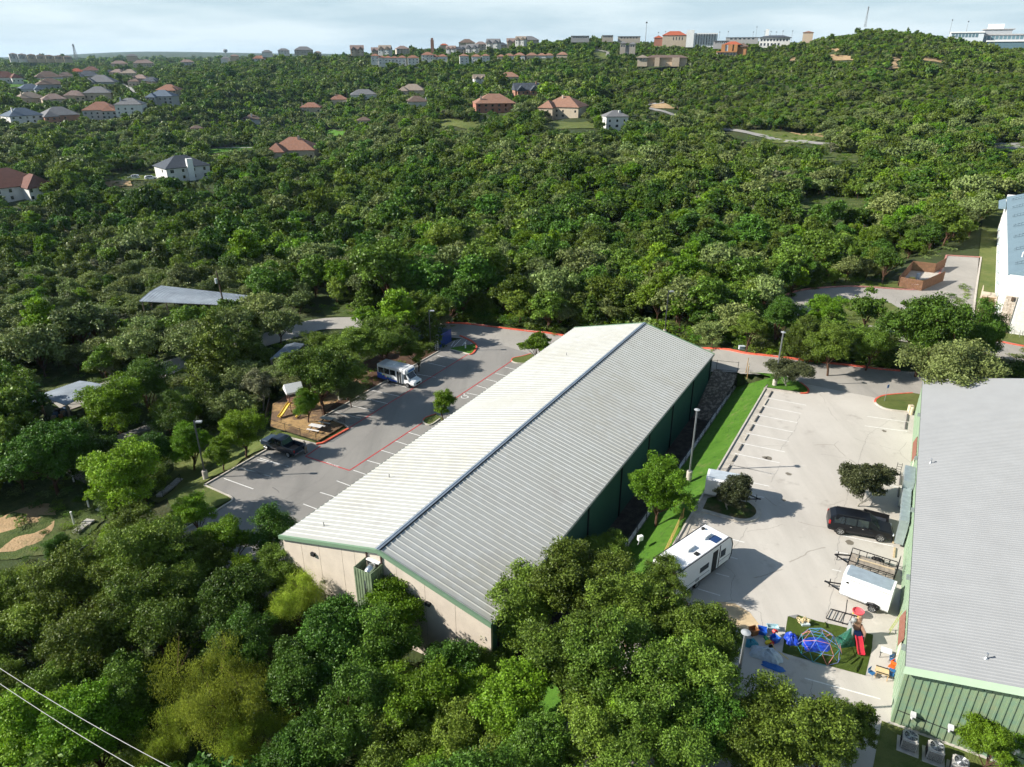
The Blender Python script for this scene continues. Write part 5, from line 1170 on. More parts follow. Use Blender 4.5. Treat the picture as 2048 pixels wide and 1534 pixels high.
# --- pickup ---
def pickup(loc, rz, label, m=P_NAVY, group=None):
    o = thing('pickup_truck', loc, rz, label, 'pickup truck', group)
    st = [(2.9,.5,.9,.94,.82,.68),(2.75,.42,1.02,1.10,.98,.82),(1.55,.40,1.14,1.22,1.0,.86),(.85,.38,1.16,1.86,1.0,.74),(-.2,.38,1.17,1.92,1.0,.76),(-.75,.38,1.17,1.86,1.0,.76),(-1.0,.38,1.17,1.20,1.0,.9)]
    mb = MB(); loft(mb, st); mb.build('cab', m, o); sidewin(o, .7, .02, st); sidewin(o, -.08, -.68, st); screen(o, st[2], st[3]); screen(o, st[6], st[5], 'rear_window', .9)
    mb = MB(); mb.box(-2.85,-1.02,-1.0,-.86,.45,1.25); mb.box(-2.85,-1.02,.86,1.0,.45,1.25); mb.box(-2.85,-1.02,-.86,.86,.5,.66); mb.box(-1.1,-1.02,-.86,.86,.66,1.2); mb.build('cargo_bed', m, o, bevel=.02)
    mb = MB(); mb.box(-2.93,-2.86,-.98,.98,.6,1.24); mb.build('tailgate', m, o)
    mb = MB(); mb.box(-3.02,-2.94,-.9,.9,.5,.66); mb.build('rear_bumper', M_CHROME, o)
    mb = MB(); mb.box(-2.8,-1.12,-.84,.84,.662,.68); mb.build('bed_liner', mat('bed_liner', (.12,.09,.07), .9), o)
    for x in (1.85, -1.95):
        for y in (-.9, .9): wheel(o, x, y*1.05, .40, .28)
    for y in (-.92, .92):
        mb = MB(); mb.cbox((-2.93, y, 1.02), (.06,.12,.34)); mb.build('tail_light', M_TAIL, o)
        mb = MB(); mb.cbox((2.82, y*.82, .92), (.12,.3,.16)); mb.build('headlight', M_HEAD, o)
        mb = MB(); mb.cbox((.9, y*1.22, 1.22), (.14,.18,.18)); mb.build('wing_mirror', m, o)
    return o
x, y, _ = U(578, 914.5, Z0L); s_, t_ = toST(x, y); PS, PT = s_ - 1.95, t_ + .95
pickup(ST(PS, PT, Z0L+.01), -AR + math.pi, 'dark blue pickup truck parked nose to the curb with a person at its tailgate')
hx, hy, hz = hit(300, 358); az = math.atan2(hx, hy)
suv((hx-7, hy-1, hz+.2), -az + 2.9, 'white car under the oaks left of the white house with the tall chimney', P_WHITE, 4.9, 'white cars by the white house'); suv((hx+2, hy-3, hz+.2), -az + .15, 'white car on the drive right beside the white house with the tall chimney', P_WHITE, 5.2, 'white cars by the white house')
# --- shuttle bus ---
x0_, y0_, _ = U(816,774,Z0L); x1_, y1_, _ = U(773.8,766,Z0L); s0_, t0_ = toST(x0_, y0_); s1_, t1_ = toST(x1_, y1_)
bus = thing('shuttle_bus', ST((s0_+s1_)/2, (t0_+t1_)/2 + 1.0, Z0L+.01), -AR, 'white shuttle bus with blue lower rear side and colourful artwork parked under the oaks', 'bus')
WB = (s0_-s1_)/2
mb = MB(); mb.box(-3.6, 1.15, -1.12, 1.12, .45, 2.75); mb.box(1.15, 1.75, -1.12, 1.12, 2.0, 2.75); mb.box(1.55,1.95,-1.0,1.0,2.15,2.7); mb.build('body', P_WHITE, bus, bevel=.09)
st = [(3.15,.45,.80,.84,.80,.70),(3.02,.40,.98,1.05,.95,.80),(2.3,.38,1.12,1.24,.98,.84),(1.62,.38,1.15,2.05,1.0,.84),(1.12,.38,1.16,2.1,1.0,.9)]
mb = MB(); loft(mb, st); mb.build('cab', P_WHITE, bus); screen(bus, st[2], st[3]); sidewin(bus, 1.95, 1.3, st)
for sg in (-1, 1):
    for k in range(4):
        if sg < 0 and k == 3: continue
        mb = MB(); mb.box(-3.3+k*1.08, -2.32+k*1.08, sg*1.115, sg*1.135, 1.45, 2.3); mb.build('window', M_GLASS, bus)
    mb = MB(); mb.prism([(-3.6,.5),(.6,.5),(.2,.72),(-1.2,.85),(-2.2,1.1),(-3.0,1.35),(-3.6,1.42)], -.008, .008, Matrix.Translation((0, sg*1.128, 0)) @ Matrix.Rotation(R(90), 4, 'X')); mb.build('blue_band', mat('bus_blue', (.02,.09,.45), .3), bus)
    for k, (px, pz, cc) in enumerate(((-2.9,1.35,(.1,.45,.8)),(-2.5,1.2,(.5,.75,.3)),(-2.2,1.25,(.8,.6,.2)),(-1.8,1.1,(.75,.75,.7)),(-1.5,1.0,(.2,.5,.25)),(-1.1,.95,(.1,.3,.6)),(-2.0,.95,(.7,.35,.2)))):
        mb = MB(); mb.cbox((px, sg*1.142, pz), (.34,.012,.18), 0, .5*(-1)**k); mb.build('artwork_patch', mat('art_%d' % k, cc, .4), bus)
mb = MB(); mb.box(.12,1.0,-1.14,-1.10,.5,2.3); dr = mb.build('door', M_GLASS, bus)
mb = MB(); [mb.box(a, a+.05, -1.155, -1.14, .5, 2.3) for a in (.1,.54,.98)]; mb.build('door_frame', P_WHITE, dr)
mb = MB(); mb.box(1.955,1.975,-.7,.7,2.28,2.58); mb.build('destination_sign', mat('sign_blue', (.03,.15,.4), .3), bus)
mb = MB(); mb.box(3.12,3.18,-.5,.5,.55,.82); mb.build('grille', M_DARK, bus)
for y in (-.72,.72): mb = MB(); mb.cbox((3.02, y, .9), (.2,.25,.22)); mb.build('headlight', M_HEAD, bus); mb = MB(); mb.cbox((1.75,y*1.75,1.5),(.1,.15,.4)); mb.build('wing_mirror', M_DARK, bus)
for x in (WB+.15, -WB+.15):
    for y in (-.98,.98): wheel(bus, x, y*1.03, .37, .28)
mb = MB(); mb.box(-2.2,-.8,-.6,.6,2.75,2.95); mb.build('roof_unit', M_WHITE, bus, bevel=.04)
# --- trailers ---
def frame(a, b, z, w, away=1):
    """origin mid-length mid-width on ground, x along a->b, body on the far side of the a-b edge"""
    A, B = Vector(U(*a, z)), Vector(U(*b, z)); d = (B-A); L = d.length; d.normalize(); n = Vector((-d.y, d.x, 0)) * away
    c = (A+B)/2 + n*w/2; c.z = 0; return c, math.atan2(d.y, d.x), L
c_, rz_, L_t = frame((1350,1199), (1460.4,1117), .55, 2.45)
rv = thing('travel_trailer', c_, rz_, 'long white camper trailer with roof hatches and a small blue solar panel', 'camper'); hl = L_t/2; H_ = 3.15
prof = [(-hl,.62),(hl-.25,.62),(hl,1.0),(hl+.02,2.1),(hl-.3,2.85),(hl-.75,H_),(-hl+.15,H_),(-hl,H_-.2)]
mb = MB(); mb.side(prof, -1.22, 1.22); mb.build('body', M_CANVAS, rv)
mb = MB(); mb.box(-hl+.1, hl-.75, -1.14, 1.14, H_, H_+.035); mb.build('roof_membrane', mat('white_membrane', (.8,.8,.79), .7, var=.03), rv)
mb = MB()
for sg in (-1, 1):
    for p, q in zip(prof[1:7], prof[2:7]): mb.bar((p[0], sg*1.235, p[1]), (q[0], sg*1.235, q[1]), .06)
    mb.bar((-hl, sg*1.235, H_), (hl-.75, sg*1.235, H_), .06)
mb.build('edge_trim', M_DARK, rv)
def rvbox(name, m, *b_): mb = MB(); mb.box(*b_); return mb.build(name, m, rv)
rvbox('skirt', M_DARK, -hl+.1, hl-.3, -1.15, 1.15, .42, .62)
d1 = rvbox('door', M_DARK, hl-2.9, hl-2.2, -1.25, -1.215, .65, 2.65); mb = MB(); mb.box(hl-2.3, hl-2.25, -1.28, -1.25, 1.5, 1.7); mb.build('handle', M_CHROME, d1)
rvbox('window', M_GLASS, hl-1.7, hl-1.0, -1.25, -1.215, 1.5, 2.2); rvbox('window', M_GLASS, hl-4.6, hl-3.4, -1.25, -1.215, 1.45, 1.95); rvbox('stripe', M_DARK, hl-1.95, hl-1.85, -1.245, -1.215, .7, 2.9)
rvbox('stripe', M_GREY, hl-1.8, hl-.1, -1.24, -1.215, 1.15, 1.2); rvbox('stripe', M_GREY, -hl+.2, hl-3.2, -1.24, -1.215, 1.0, 1.05); rvbox('hatch', M_GREY, hl-5.1, hl-4.6, -1.24, -1.215, .8, 1.1); rvbox('storage_door', M_WHITE, hl-1.2, hl-.5, -1.24, -1.215, .75, 1.1)
rvbox('roof_air_unit', M_WHITE, hl-2.7, hl-1.8, -.15, .55, H_+.035, H_+.32); rvbox('roof_air_unit', M_WHITE, hl-5.1, hl-4.2, -.2, .5, H_+.035, H_+.32)
rvbox('solar_panel', mat('solar_blue', (.02,.05,.14), .15), hl-2.35, hl-1.45, -1.0, -.3, H_+.06, H_+.09); rvbox('roof_vent', M_DARK, hl-4.9, hl-4.5, -.95, -.6, H_+.035, H_+.12)
mb = MB(); mb.lathe([(.16,0),(.16,.14),(.1,.2)], 12, (hl-1.5, .85, H_+.035)); mb.build('roof_vent', M_DARK, rv)
for k in range(2):
    for y in (-1.1, 1.1): wheel(rv, -.9-k*.85, y, .36, .22)
mb = MB(); mb.bar((hl-.2,-.6,.5),(hl+1.0,0,.5),.1); mb.bar((hl-.2,.6,.5),(hl+1.0,0,.5),.1); mb.bar((hl+.9,0,.5),(hl+.9,0,.02),.08); mb.build('tow_hitch', M_BLACK, rv)
def boxtrailer(a, b, w, H, label, wheels, hitch, roofc, nose=True):
    c, rz, L = frame(a, b, .45, w); o = thing('box_trailer', c, rz, label, 'trailer', 'enclosed white trailers'); hl = L/2
    sx = hitch; pr = [(-hl,.45),(hl,.45),(hl,H-.12),(hl-.12,H),(-hl+.12,H),(-hl,H-.12)]
    mb = MB()
    cs = [(-w/2,.45),(w/2,.45),(w/2,H-.18),(w/2-.14,H-.03),(w/2-.3,H),(-w/2+.3,H),(-w/2+.14,H-.03),(-w/2,H-.18)]
    xs = [(-hl,1.0),(hl,1.0)] if not nose else ([(-hl,1.0),(hl-.5,1.0),(hl-.15,.9),(hl,.72)] if sx > 0 else [(-hl,.72),(-hl+.15,.9),(-hl+.5,1.0),(hl,1.0)])
    vs = []; n = len(cs)
    for x, k in xs: vs += [(x, yy*k, .45+(zz-.45)*(1 if zz < H-.5 else (.94+.06*k))) for yy, zz in cs]
    mb.add(vs, [(i*n+j, i*n+(j+1) % n, (i+1)*n+(j+1) % n, (i+1)*n+j) for i in range(len(xs)-1) for j in range(n)] + [tuple(range(n)), tuple(range((len(xs)-1)*n, len(xs)*n))]); mb.build('body', M_CANVAS, o)
    mb = MB(); mb.box(-hl+.2, hl-.2, -w/2+.2, w/2-.2, H+.002, H+.02); mb.build('roof', roofc, o)
    mb = MB()
    for yy in (-w/2-.012, w/2): mb.box(-hl+.1, hl-.1, yy, yy+.012, H-.24, H-.19); mb.box(-hl+.05, hl-.05, yy, yy+.012, .45, .55)
    mb.build('edge_trim', M_STEEL, o)
    for yy in (-w/2-.08, w/2+.08):
        for x in wheels:
            wheel(o, x, yy, .33, .2); mb = MB(); sg = 1 if yy > 0 else -1
            mb.tube([(x-.42, yy, .45),(x-.36, yy, .7),(x, yy, .78),(x+.36, yy, .7),(x+.42, yy, .45)], .11, 4); mb.build('fender', M_BLACK, o)
    e = hl if sx > 0 else -hl; mb = MB(); mb.bar((e-.05*sx,-.5,.42),(e+1.2*sx,0,.42),.08); mb.bar((e-.05*sx,.5,.42),(e+1.2*sx,0,.42),.08); mb.bar((e+.9*sx,0,.05),(e+.9*sx,0,.85),.06); mb.cbox((e+1.2*sx,0,.42),(.25,.12,.1)); mb.build('tow_hitch', M_BLACK, o)
    r_ = -sx*hl; mb = MB(); mb.box(min(r_, r_-sx*.03), max(r_, r_-sx*.03), -w/2+.12, w/2-.12, .55, H-.25); dd = mb.build('rear_door', mat('door_grey_white', (.6,.6,.6), .4), o); mb = MB(); mb.bar((r_-sx*.05,.1,.7),(r_-sx*.05,.1,H-.4),.04); mb.build('latch_bar', M_STEEL, dd)
    mb = MB(); mb.cbox((-sx*0+sx*(hl-.45), -w/2-.02, H-.55), (.18,.03,.14)); mb.build('side_vent', M_DARK, o)
    return o
boxtrailer((1676.8,1187), (1775,1225), 1.9, 2.35, 'white enclosed trailer with blue-grey roof and single wheel, beside the open trailer', (.75,), -1, mat('pale_blue_roof', (.36,.42,.46), .35, .3))
boxtrailer((1408.5,988), (1492,1004), 2.1, 2.3, 'plain white box trailer half hidden by the round evergreen on the small island', (-.4,.4), 1, mat('pale_tin_roof', (.55,.60,.63), .35, .3))
# open utility trailer
c_, rz_, L_t = frame((1695,1130), (1786,1160), .55, 2.0); ut = thing('utility_trailer', c_, rz_, 'open black-railed trailer with grey plank deck between the black car and the white enclosed trailer', 'trailer'); hl = L_t/2
ut['label'] = 'open black-railed trailer with grey plank deck beside the white enclosed trailer'
mb = MB(); [mb.box(-hl+i*(2*hl/9)+.01, -hl+(i+1)*(2*hl/9)-.01, -.95, .95, .5, .54) for i in range(9)]; mb.build('deck', mat('weathered_planks', (.27,.23,.19), .95, var=.3, scale=2), ut)
mb = MB(); mb.cbox((.2,.45,.56),(3.0,.14,.05),.06); mb.build('loose_board', mat('pale_board', (.5,.4,.27), .9), ut)
for sg in (-1, 1):
    mb = MB(); y = sg*1.0
    mb.bar((-hl,y,.5),(hl,y,.5),.08); mb.bar((-hl,y,1.05),(hl,y,1.05),.06); [mb.bar((-hl+i*2*hl/6,y,.5),(-hl+i*2*hl/6,y,1.05),.05) for i in range(7)]; mb.build('side_rail', M_BLACK, ut)
    wheel(ut, .3, sg*1.15, .32, .2); mb = MB(); mb.tube([(-.15,sg*1.15,.5),(-.08,sg*1.15,.68),(.3,sg*1.15,.76),(.68,sg*1.15,.68),(.75,sg*1.15,.5)], .1, 4); mb.build('fender', M_BLACK, ut)
mb = MB(); mb.bar((-hl,-1,.5),(-hl,1,.5),.08); mb.bar((-hl,-1,1.05),(-hl,1,1.05),.06); mb.build('front_rail', M_BLACK, ut)
mb = MB(); [mb.bar((hl+.05,-.95+i*.475,.5),(hl+.12,-.95+i*.475,1.75),.045) for i in range(5)]; mb.bar((hl+.12,-1,1.75),(hl+.12,1,1.75),.05); mb.bar((hl+.08,-1,1.1),(hl+.08,1,1.1),.04); mb.build('ramp_gate', M_BLACK, ut)
mb = MB(); mb.bar((-hl,-.6,.5),(-hl-1.2,0,.5),.09); mb.bar((-hl,.6,.5),(-hl-1.2,0,.5),.09); mb.bar((-hl-.95,0,.02),(-hl-.95,0,.9),.07); mb.build('tow_hitch', M_BLACK, ut)

# =====================================================================
# STREET FURNITURE, FENCES
# =====================================================================
def lamp(u, v, z, h, disc, label, rz=0.0, base=True):
    x, y, _ = U(u, v, z); o = thing('light_pole', (x, y, z), rz, label, 'lamp post', 'parking lot lamp posts')
    mb = MB(); mb.lathe([(.30,-.3),(.30,.75),(.27,.8)], 14); mb.build('concrete_base', M_CURB, o)
    mb = MB(); mb.box(-.07,.07,-.07,.07,.8,h); mb.cbox((0,0,.84),(.3,.3,.06)); mb.build('pole', mat('pole_bronze', (.10,.105,.11), .5, .4) if not disc else mat('pole_grey', (.25,.26,.26), .5, .4), o)
    mb = MB()
    if disc: mb.lathe([(.06,h-.02),(.1,h+.02),(.29,h+.05),(.31,h+.10),(.16,h+.16),(.06,h+.2)], 18)
    else: mb.box(.05,.3,-.03,.03,h-.18,h-.1); mb.box(.2,.85,-.2,.2,h-.22,h-.06)
    mb.build('lamp_head', mat('lamp_head', (.42,.43,.43), .4, .3), o); return o
lamp(1378, 955, -.9, 8.0, True, 'round-headed lamp post on the grass strip by the green side wall')
lamp(1549, 770, .1, 7.4, True, 'lamp post beside the evergreen on the corner island')
lamp(1462, 1432, 0, 7.2, True, 'round-headed lamp post rising from the front trees beside the tarps')
lamp(1329, 668, -2.2, 7.5, False, 'lamp post in the woods just behind the far gable')
lamp(1842, 706, -.2, 7.5, False, 'lamp post in front of the large dark tree by the upper drive')
lamp(411, 953, Z0L+.1, 7.3, False, 'lamp post at the left curb of the grey lot')
lamp(681, 800, Z0L, 7.2, False, 'lamp post among the oaks behind the playground')
lamp(862, 703, Z0L, 7.2, False, 'lamp post beside the blue dumpster enclosure')
# utility pole
x, y, _ = hit(459, 660); z = g(x, y); up_ = thing('utility_pole', (x, y, z), .2, 'leaning timber utility pole with a grey transformer, in front of the long shed', 'utility pole')
mb = MB(); mb.tube([(0,0,-.5),(-.5,0,11.8)], .19, 8, .13); mb.build('pole', mat('pole_wood', (.10,.07,.05), .9), up_)
mb = MB(); mb.lathe([(.0,0),(.25,.02),(.25,.85),(.2,.95),(.02,.97)], 12, (-.85,.0,9.4)); mb.build('transformer', mat('transformer_grey', (.5,.52,.53), .5), up_)
mb = MB(); mb.bar((-1.2,0,11.2),(.4,0,11.2),.1); [mb.lathe([(.05,0),(.07,.12),(.03,.2)], 8, (xx,0,11.25)) for xx in (-1.1,.3)]; mb.build('crossarm', mat('pole_wood', (.1,.07,.05)), up_)
for k, (p0, p1, lb) in enumerate((((-330,1126), (640,1735), 'upper of the two power lines crossing the bottom left corner'), ((-330,1147), (640,1785), 'lower of the two power lines crossing the bottom left corner'))):
    A, B = Vector(U(*p0, 21)), Vector(U(*p1, 21)); mb = MB(); mb.tube([A.lerp(B, t/24) + Vector((0,0,-1.2*math.sin(math.pi*t/24)+1.2*.9)) for t in range(25)], .010, 5); tag(mb.build('power_line', mat('wire', (.36,.35,.33), .6)), lb, 'power line', 'power lines over the front trees')
# blue sign post
def sign(u, v, z, h, label, w=.3, hh=.45, col=(.06,.14,.35)):
    x, y, _ = U(u, v, z); o = thing('sign_post', (x, y, z), .3, label, 'sign'); mb = MB(); mb.tube([(0,0,0),(0,0,h)], .035, 6); mb.build('post', M_STEEL, o)
    mb = MB(); mb.box(-w/2,w/2,-.05,-.03,h-hh,h); mb.build('panel', mat('sign_%d' % u, col, .4), o)
sign(1769, 802, .1, 2.3, 'blue parking sign on a thin post on the oval island'); sign(1812, 640, .05, 2.2, 'small blue sign on the lawn inside the upper drive')
x, y, _ = U(1495, 750, 0); o = thing('wooden_stake', (x, y, -.6), 0, 'tall thin timber stake with a white tip where grass meets the back road', 'stake')
mb = MB(); mb.bar((0,0,0),(0,0,2.4),.09); mb.build('post', mat('raw_timber', (.45,.28,.13), .9), o); mb = MB(); mb.cbox((0.05,0,2.2),(.12,.12,.35)); mb.build('tip', M_WHITE, o)
x, y, _ = U(1492, 742, 0); o = thing('wooden_stake', (x, y, -.6), 0, 'darker bare timber stake just behind the one with the white tip', 'stake'); mb = MB(); mb.bar((0,0,0),(.1,0,2.6),.08); mb.bar((-.1,0,.4),(.2,0,.5),.05); mb.build('post', mat('raw_timber', (.45,.28,.13)), o)
x, y, _ = U(931, 697, Z0L); o = thing('bollard', (x, y, Z0L+.1), 0, 'white bollard on the small triangle of grass', 'bollard'); mb = MB(); mb.lathe([(.11,0),(.11,.85),(.08,.95),(.02,.98)], 12); mb.build('post', M_WHITE, o); mb = MB(); mb.lathe([(.115,.6),(.115,.7)], 12); mb.build('band', M_GREY, o)
# wheel stops
M_STOP = mat('dark_wheel_stop', (.09,.085,.08), .9, var=.3); M_STOPT = mat('tan_wheel_stop', (.42,.33,.2), .9, var=.3)
def stop(a, b, col, label, grp, z=0):
    A, B = Vector(U(*a, z)), Vector(U(*b, z)); c = (A+B)/2; d = B-A; mb = MB(); L = max(1.5, min(2.0, d.length))
    mb.side([(-.09,0),(.09,0),(.06,.13),(-.06,.13)], -L/2, L/2); o = mb.build('wheel_stop', col, loc=(c.x, c.y, z), rz=math.atan2(d.y, d.x) - math.pi/2); tag(o, label, 'wheel stop', grp)
W1 = [(1440,715),(1398,788),(1355,866),(1308,950),(1262,1036),(1207,1128),(1155,1225),(1095,1330),(1038,1430)]
ON = ['farthest', 'second', 'third', 'fourth', 'fifth', 'sixth', 'seventh', 'eighth', 'nearest']
for i, (a, b) in enumerate(W1):
    c = (1240+a/4.795, 640+b/4.795); stop((c[0]-3.6, c[1]+6), (c[0]+3.6, c[1]-6), M_CURB if i in (1, 5) else M_STOP, f'{ON[i]} of the nine parking stops along the grass strip, {"pale" if i in (1,5) else "dark"}', 'wheel stops beside the grass strip')
for i, (p, m, l) in enumerate((((1814.5,836),M_STOP,'dark wheel stop nearest the oval island by the green building'), ((1811.5,852),M_STOP,'second dark wheel stop from the oval island by the green building'), ((1800.5,961),M_STOP,'weathered wheel stop beside the top of the metal duct'), ((1797.5,985),M_STOP,'weathered wheel stop next to the metal duct, before the black car'), ((1787,1078),M_STOPT,'yellowish wheel stop at the nose of the black car'), ((1788.5,1106),M_STOPT,'yellowish wheel stop behind the open trailer'))):
    stop((p[0]-1, p[1]+9), (p[0]+1, p[1]-9), m, l, 'wheel stops along the green building')
# fences
def fence(pts, zf, h, label, m=M_BLACK, name='metal_fence', gap=2.4, mesh=True, rails=(.05, .95)):
    pts = dens(pts, gap); o = thing(name, (*pts[0], zf(*pts[0])), 0, label, 'fence'); x0, y0 = pts[0]; z0 = zf(*pts[0]); L = [(x-x0, y-y0, zf(x, y)-z0) for x, y in pts]
    for p in L: mb = MB(); mb.tube([(p[0],p[1],p[2]-.2),(p[0],p[1],p[2]+h+.05)], .035, 5); mb.build('post', m, o)
    mb = MB()
    for a, b in zip(L, L[1:]):
        for r_ in rails: mb.bar((a[0],a[1],a[2]+h*r_),(b[0],b[1],b[2]+h*r_),.035)
        if mesh:
            n = max(2, int(math.dist(a, b)/.16))
            for k in range(1, n): q = [a[i]+(b[i]-a[i])*k/n for i in range(3)]; mb.bar((q[0],q[1],q[2]+.06),(q[0],q[1],q[2]+h*.95),.012)
    mb.build('panel', m, o); return o
zl_ = lambda x, y: Z0L
fence(P([(541,853),(633,884),(690,849)], -4.45) + P([(645,832),(700,800),(745,770)], -4.45), zl_, 1.25, 'low black mesh fence around the playground')
fence(P([(533,845),(541,809)], -4.45), zl_, 1.3, 'short dark fence side at the left of the playground')
fence([ST(24.9, 50-i*5.2) for i in range(11)][::-1] + [ST(24.9, 60.6)], lambda x, y: -2.5, 1.3, 'black mesh fence on top of the white-topped retaining wall')
fence([ST(24.7, 61.0), ST(21.6, 61.6), ST(18.5, 61.9)], lambda x, y: float(roadz(toST(x, y)[0])), 1.5, 'open black frame fence behind the far corner of the long building', mesh=False, gap=1.9)
fence(P([(317,955),(354,927)], -5), lambda x, y: g(x, y), 1.2, 'short black mesh fence on the slope near the left lamp post')
M_ORF = mat('orange_timber', (.60,.36,.12), .85)
fence(P([(1366,1036),(1342,1088),(1322,1130),(1305,1160)], -.3), lambda x, y: -.3, 1.1, 'slanting yellow-orange rail fence between grass and camper', M_ORF, 'rail_fence', 2.6, False, (.35,.65,.95))
fence(P([(1358,1205),(1372,1222),(1392,1238)], 0), lambda x, y: 0, .9, 'rust-brown board fence at the rear end of the camper', mat('rust_boards', (.30,.12,.06), .9), 'board_fence', 1.0, False, (.15,.35,.55,.75,.95))
# timber bin enclosure by the upper drive
be = thing('bin_enclosure', (*U(1845,560,0)[:2], 0), 0, 'brown timber bin enclosure with open fence sides below the end of the upper drive', 'enclosure'); ex, ey, _ = U(1845,560,0)
pp = [U(u, v, 0) for u, v in [(1795,572),(1822,541),(1868,546),(1889,534)]]; pq = [U(u, v, 0) for u, v in [(1797,574),(1842,582),(1886,562)]]
for L_e in (pp, pq):
    for a, b in zip(L_e, L_e[1:]):
        mb = MB(); A = Vector((a[0]-ex, a[1]-ey, 0)); B = Vector((b[0]-ex, b[1]-ey, 0)); n = max(2, int((B-A).length/.17))
        for k in range(n): p = A.lerp(B, (k+.5)/n); mb.cbox((p.x, p.y, 1.0), (.145,.03,2.0), math.atan2(B.y-A.y, B.x-A.x))
        mb.bar(A+Vector((0,0,.5)), B+Vector((0,0,.5)), .08); mb.bar(A+Vector((0,0,1.6)), B+Vector((0,0,1.6)), .08); mb.build('fence_panel', mat('cedar_boards', (.20,.105,.06), .9, var=.25, scale=2), be)
sheet('enclosure_pad', [p[:2] for p in pp] + [p[:2] for p in pq[::-1]], .035, M_CURB)
for (u, v), c, s, lb in (((1822,566),(.55,.5,.08),(.9,.7,1.0),'yellow bin inside the timber enclosure'), ((1834,562),(.5,.6,.7),(.5,.5,1.4),'pale blue drum inside the timber enclosure'), ((1829,575),(.7,.7,.72),(1.2,.5,.5),'white box on the front fence of the timber enclosure')):
    x, y, _ = U(u, v, 0); mb = MB(); mb.cbox((0,0,s[2]/2), s); mb.cbox((0,0,s[2]+.04), (s[0]+.08,s[1]+.08,.08)); tag(mb.build('bin', mat('bin_%d' % u, c, .5), loc=(x, y, .04), bevel=.03), lb, 'bin')
# blue-grey dumpster enclosure near the bend
M_BG = mat('blue_grey_metal', (.16,.22,.28), .5, .2); dx, dy, _ = U(866,690,Z0L)
de2 = thing('dumpster_enclosure', (dx, dy, Z0L), -AR, 'blue-grey corrugated dumpster enclosure at the far end of the left curb', 'enclosure')
for nm, bx in (('rear_wall', (-3.2,1.6,2.9,3.05,0,2.1)), ('side_panel', (1.6,1.75,-.4,3.0,0,2.2)), ('front_panel', (.2,1.6,-.5,-.38,0,2.3)), ('rear_wall', (-3.35,-3.2,.4,3.05,0,2.1))):
    mb = MB(); mb.box(*bx)
    if nm == 'front_panel': [mb.box(.25+k*.2,.3+k*.2,-.53,-.5,.05,2.25) for k in range(7)]
    mb.build(nm, mat('deep_blue_panel', (.02,.05,.22), .4) if nm == 'side_panel' else (M_BG if nm == 'rear_wall' else mat('corrugated_grey', (.34,.37,.38), .5, .3)), de2)
d = MB(); d.side([(-.9,0),(.9,0),(1.0,1.3),(-1.0,1.5)], -.7, .7); dd = d.build('dumpster', mat('dumpster_blue', (.03,.10,.28), .5), loc=ST(*[toST(dx, dy)[i] + (.4, 1.6)[i] for i in (0, 1)], Z0L), rz=-AR, bevel=.03); tag(dd, 'blue dumpster with sloping lid inside the corrugated enclosure', 'dumpster')
wx, wy, _ = U(866,700,Z0L); wr = thing('metal_rack', (wx, wy, Z0L), -AR, 'white metal rack leaning at the dumpster enclosure', 'rack')
mb = MB(); [mb.bar((k*.5,0,0),(k*.5,.1,1.7),.05) for k in range(3)]; [mb.bar((0,.02+.02*k,.3+.35*k),(1.0,.02+.02*k,.3+.35*k),.05) for k in range(5)]; mb.build('frame', M_WHITE, wr)
# =====================================================================
# PLAYGROUND ON THE LEFT
# =====================================================================
def picnic(u, v, rz, label, m):
    x, y, _ = U(u, v, Z0L); o = thing('picnic_table', (x, y, -4.42), rz, label, 'picnic table', 'picnic tables of the playground')
    mb = MB(); [mb.box(-.9,.9,-.38+i*.155,-.25+i*.155,.72,.76) for i in range(5)]; mb.build('table_top', m, o)
    for s in (-1, 1): mb = MB(); mb.box(-.9,.9,s*.72-.13,s*.72+.13,.42,.46); mb.build('bench', m, o)
    for x_ in (-.6,.6): mb = MB(); mb.bar((x_,-.7,0),(x_,.2,.72),.07); mb.bar((x_,.7,0),(x_,-.2,.72),.07); mb.bar((x_,-.75,.4),(x_,.75,.4),.07); mb.build('leg', M_BLACK, o)
picnic(633, 862, -.35, 'pale grey picnic table nearest the playground fence corner', mat('pale_table', (.60,.58,.56), .7)); picnic(655, 847, -.35, 'shaded grey picnic table behind the pale one', mat('grey_table', (.36,.38,.36), .7))
px_, py_, _ = U(592, 818, Z0L); ps_ = thing('play_structure', (px_, py_, -4.42), .5, 'small play tower with white roof and yellow slide', 'play structure')
for a in (-.8,.8):
    for b in (-.8,.8): mb = MB(); mb.bar((a,b,0),(a,b,3.0),.1); mb.build('post', mat('play_brown', (.2,.1,.07), .7), ps_)
mb = MB(); mb.box(-.9,.9,-.9,.9,1.3,1.38); mb.build('deck', mat('play_brown', (.2,.1,.07)), ps_)
mb = MB(); hiproof(mb, -.9,.9,-.9,.9, 3.0, .9, .25, True); mb.build('roof', M_WHITE, ps_)
mb = MB(); pr = [(-.9,0,1.35),(-1.5,0,1.1),(-2.5,0,.45),(-3.0,0,.22),(-3.3,0,.2)]
for p, q in zip(pr, pr[1:]):
    mb.bar(p, q, .5, .04)
    for s in (-.25,.25): mb.bar((p[0],s,p[2]+.08),(q[0],s,q[2]+.08),.04,.18)
sl = mb.build('slide', mat('slide_yellow', (.75,.52,.08), .4), ps_); sl.rotation_euler = (0,0,R(35))
mb = MB(); [mb.bar((.9+.0,-.4,.25*k),(.9,.4,.25*k),.05) for k in range(1,6)]; mb.bar((.9,-.4,0),(.9,-.4,1.6),.06); mb.bar((.9,.4,0),(.9,.4,1.6),.06); mb.build('ladder', mat('play_red', (.4,.06,.04), .6), ps_)
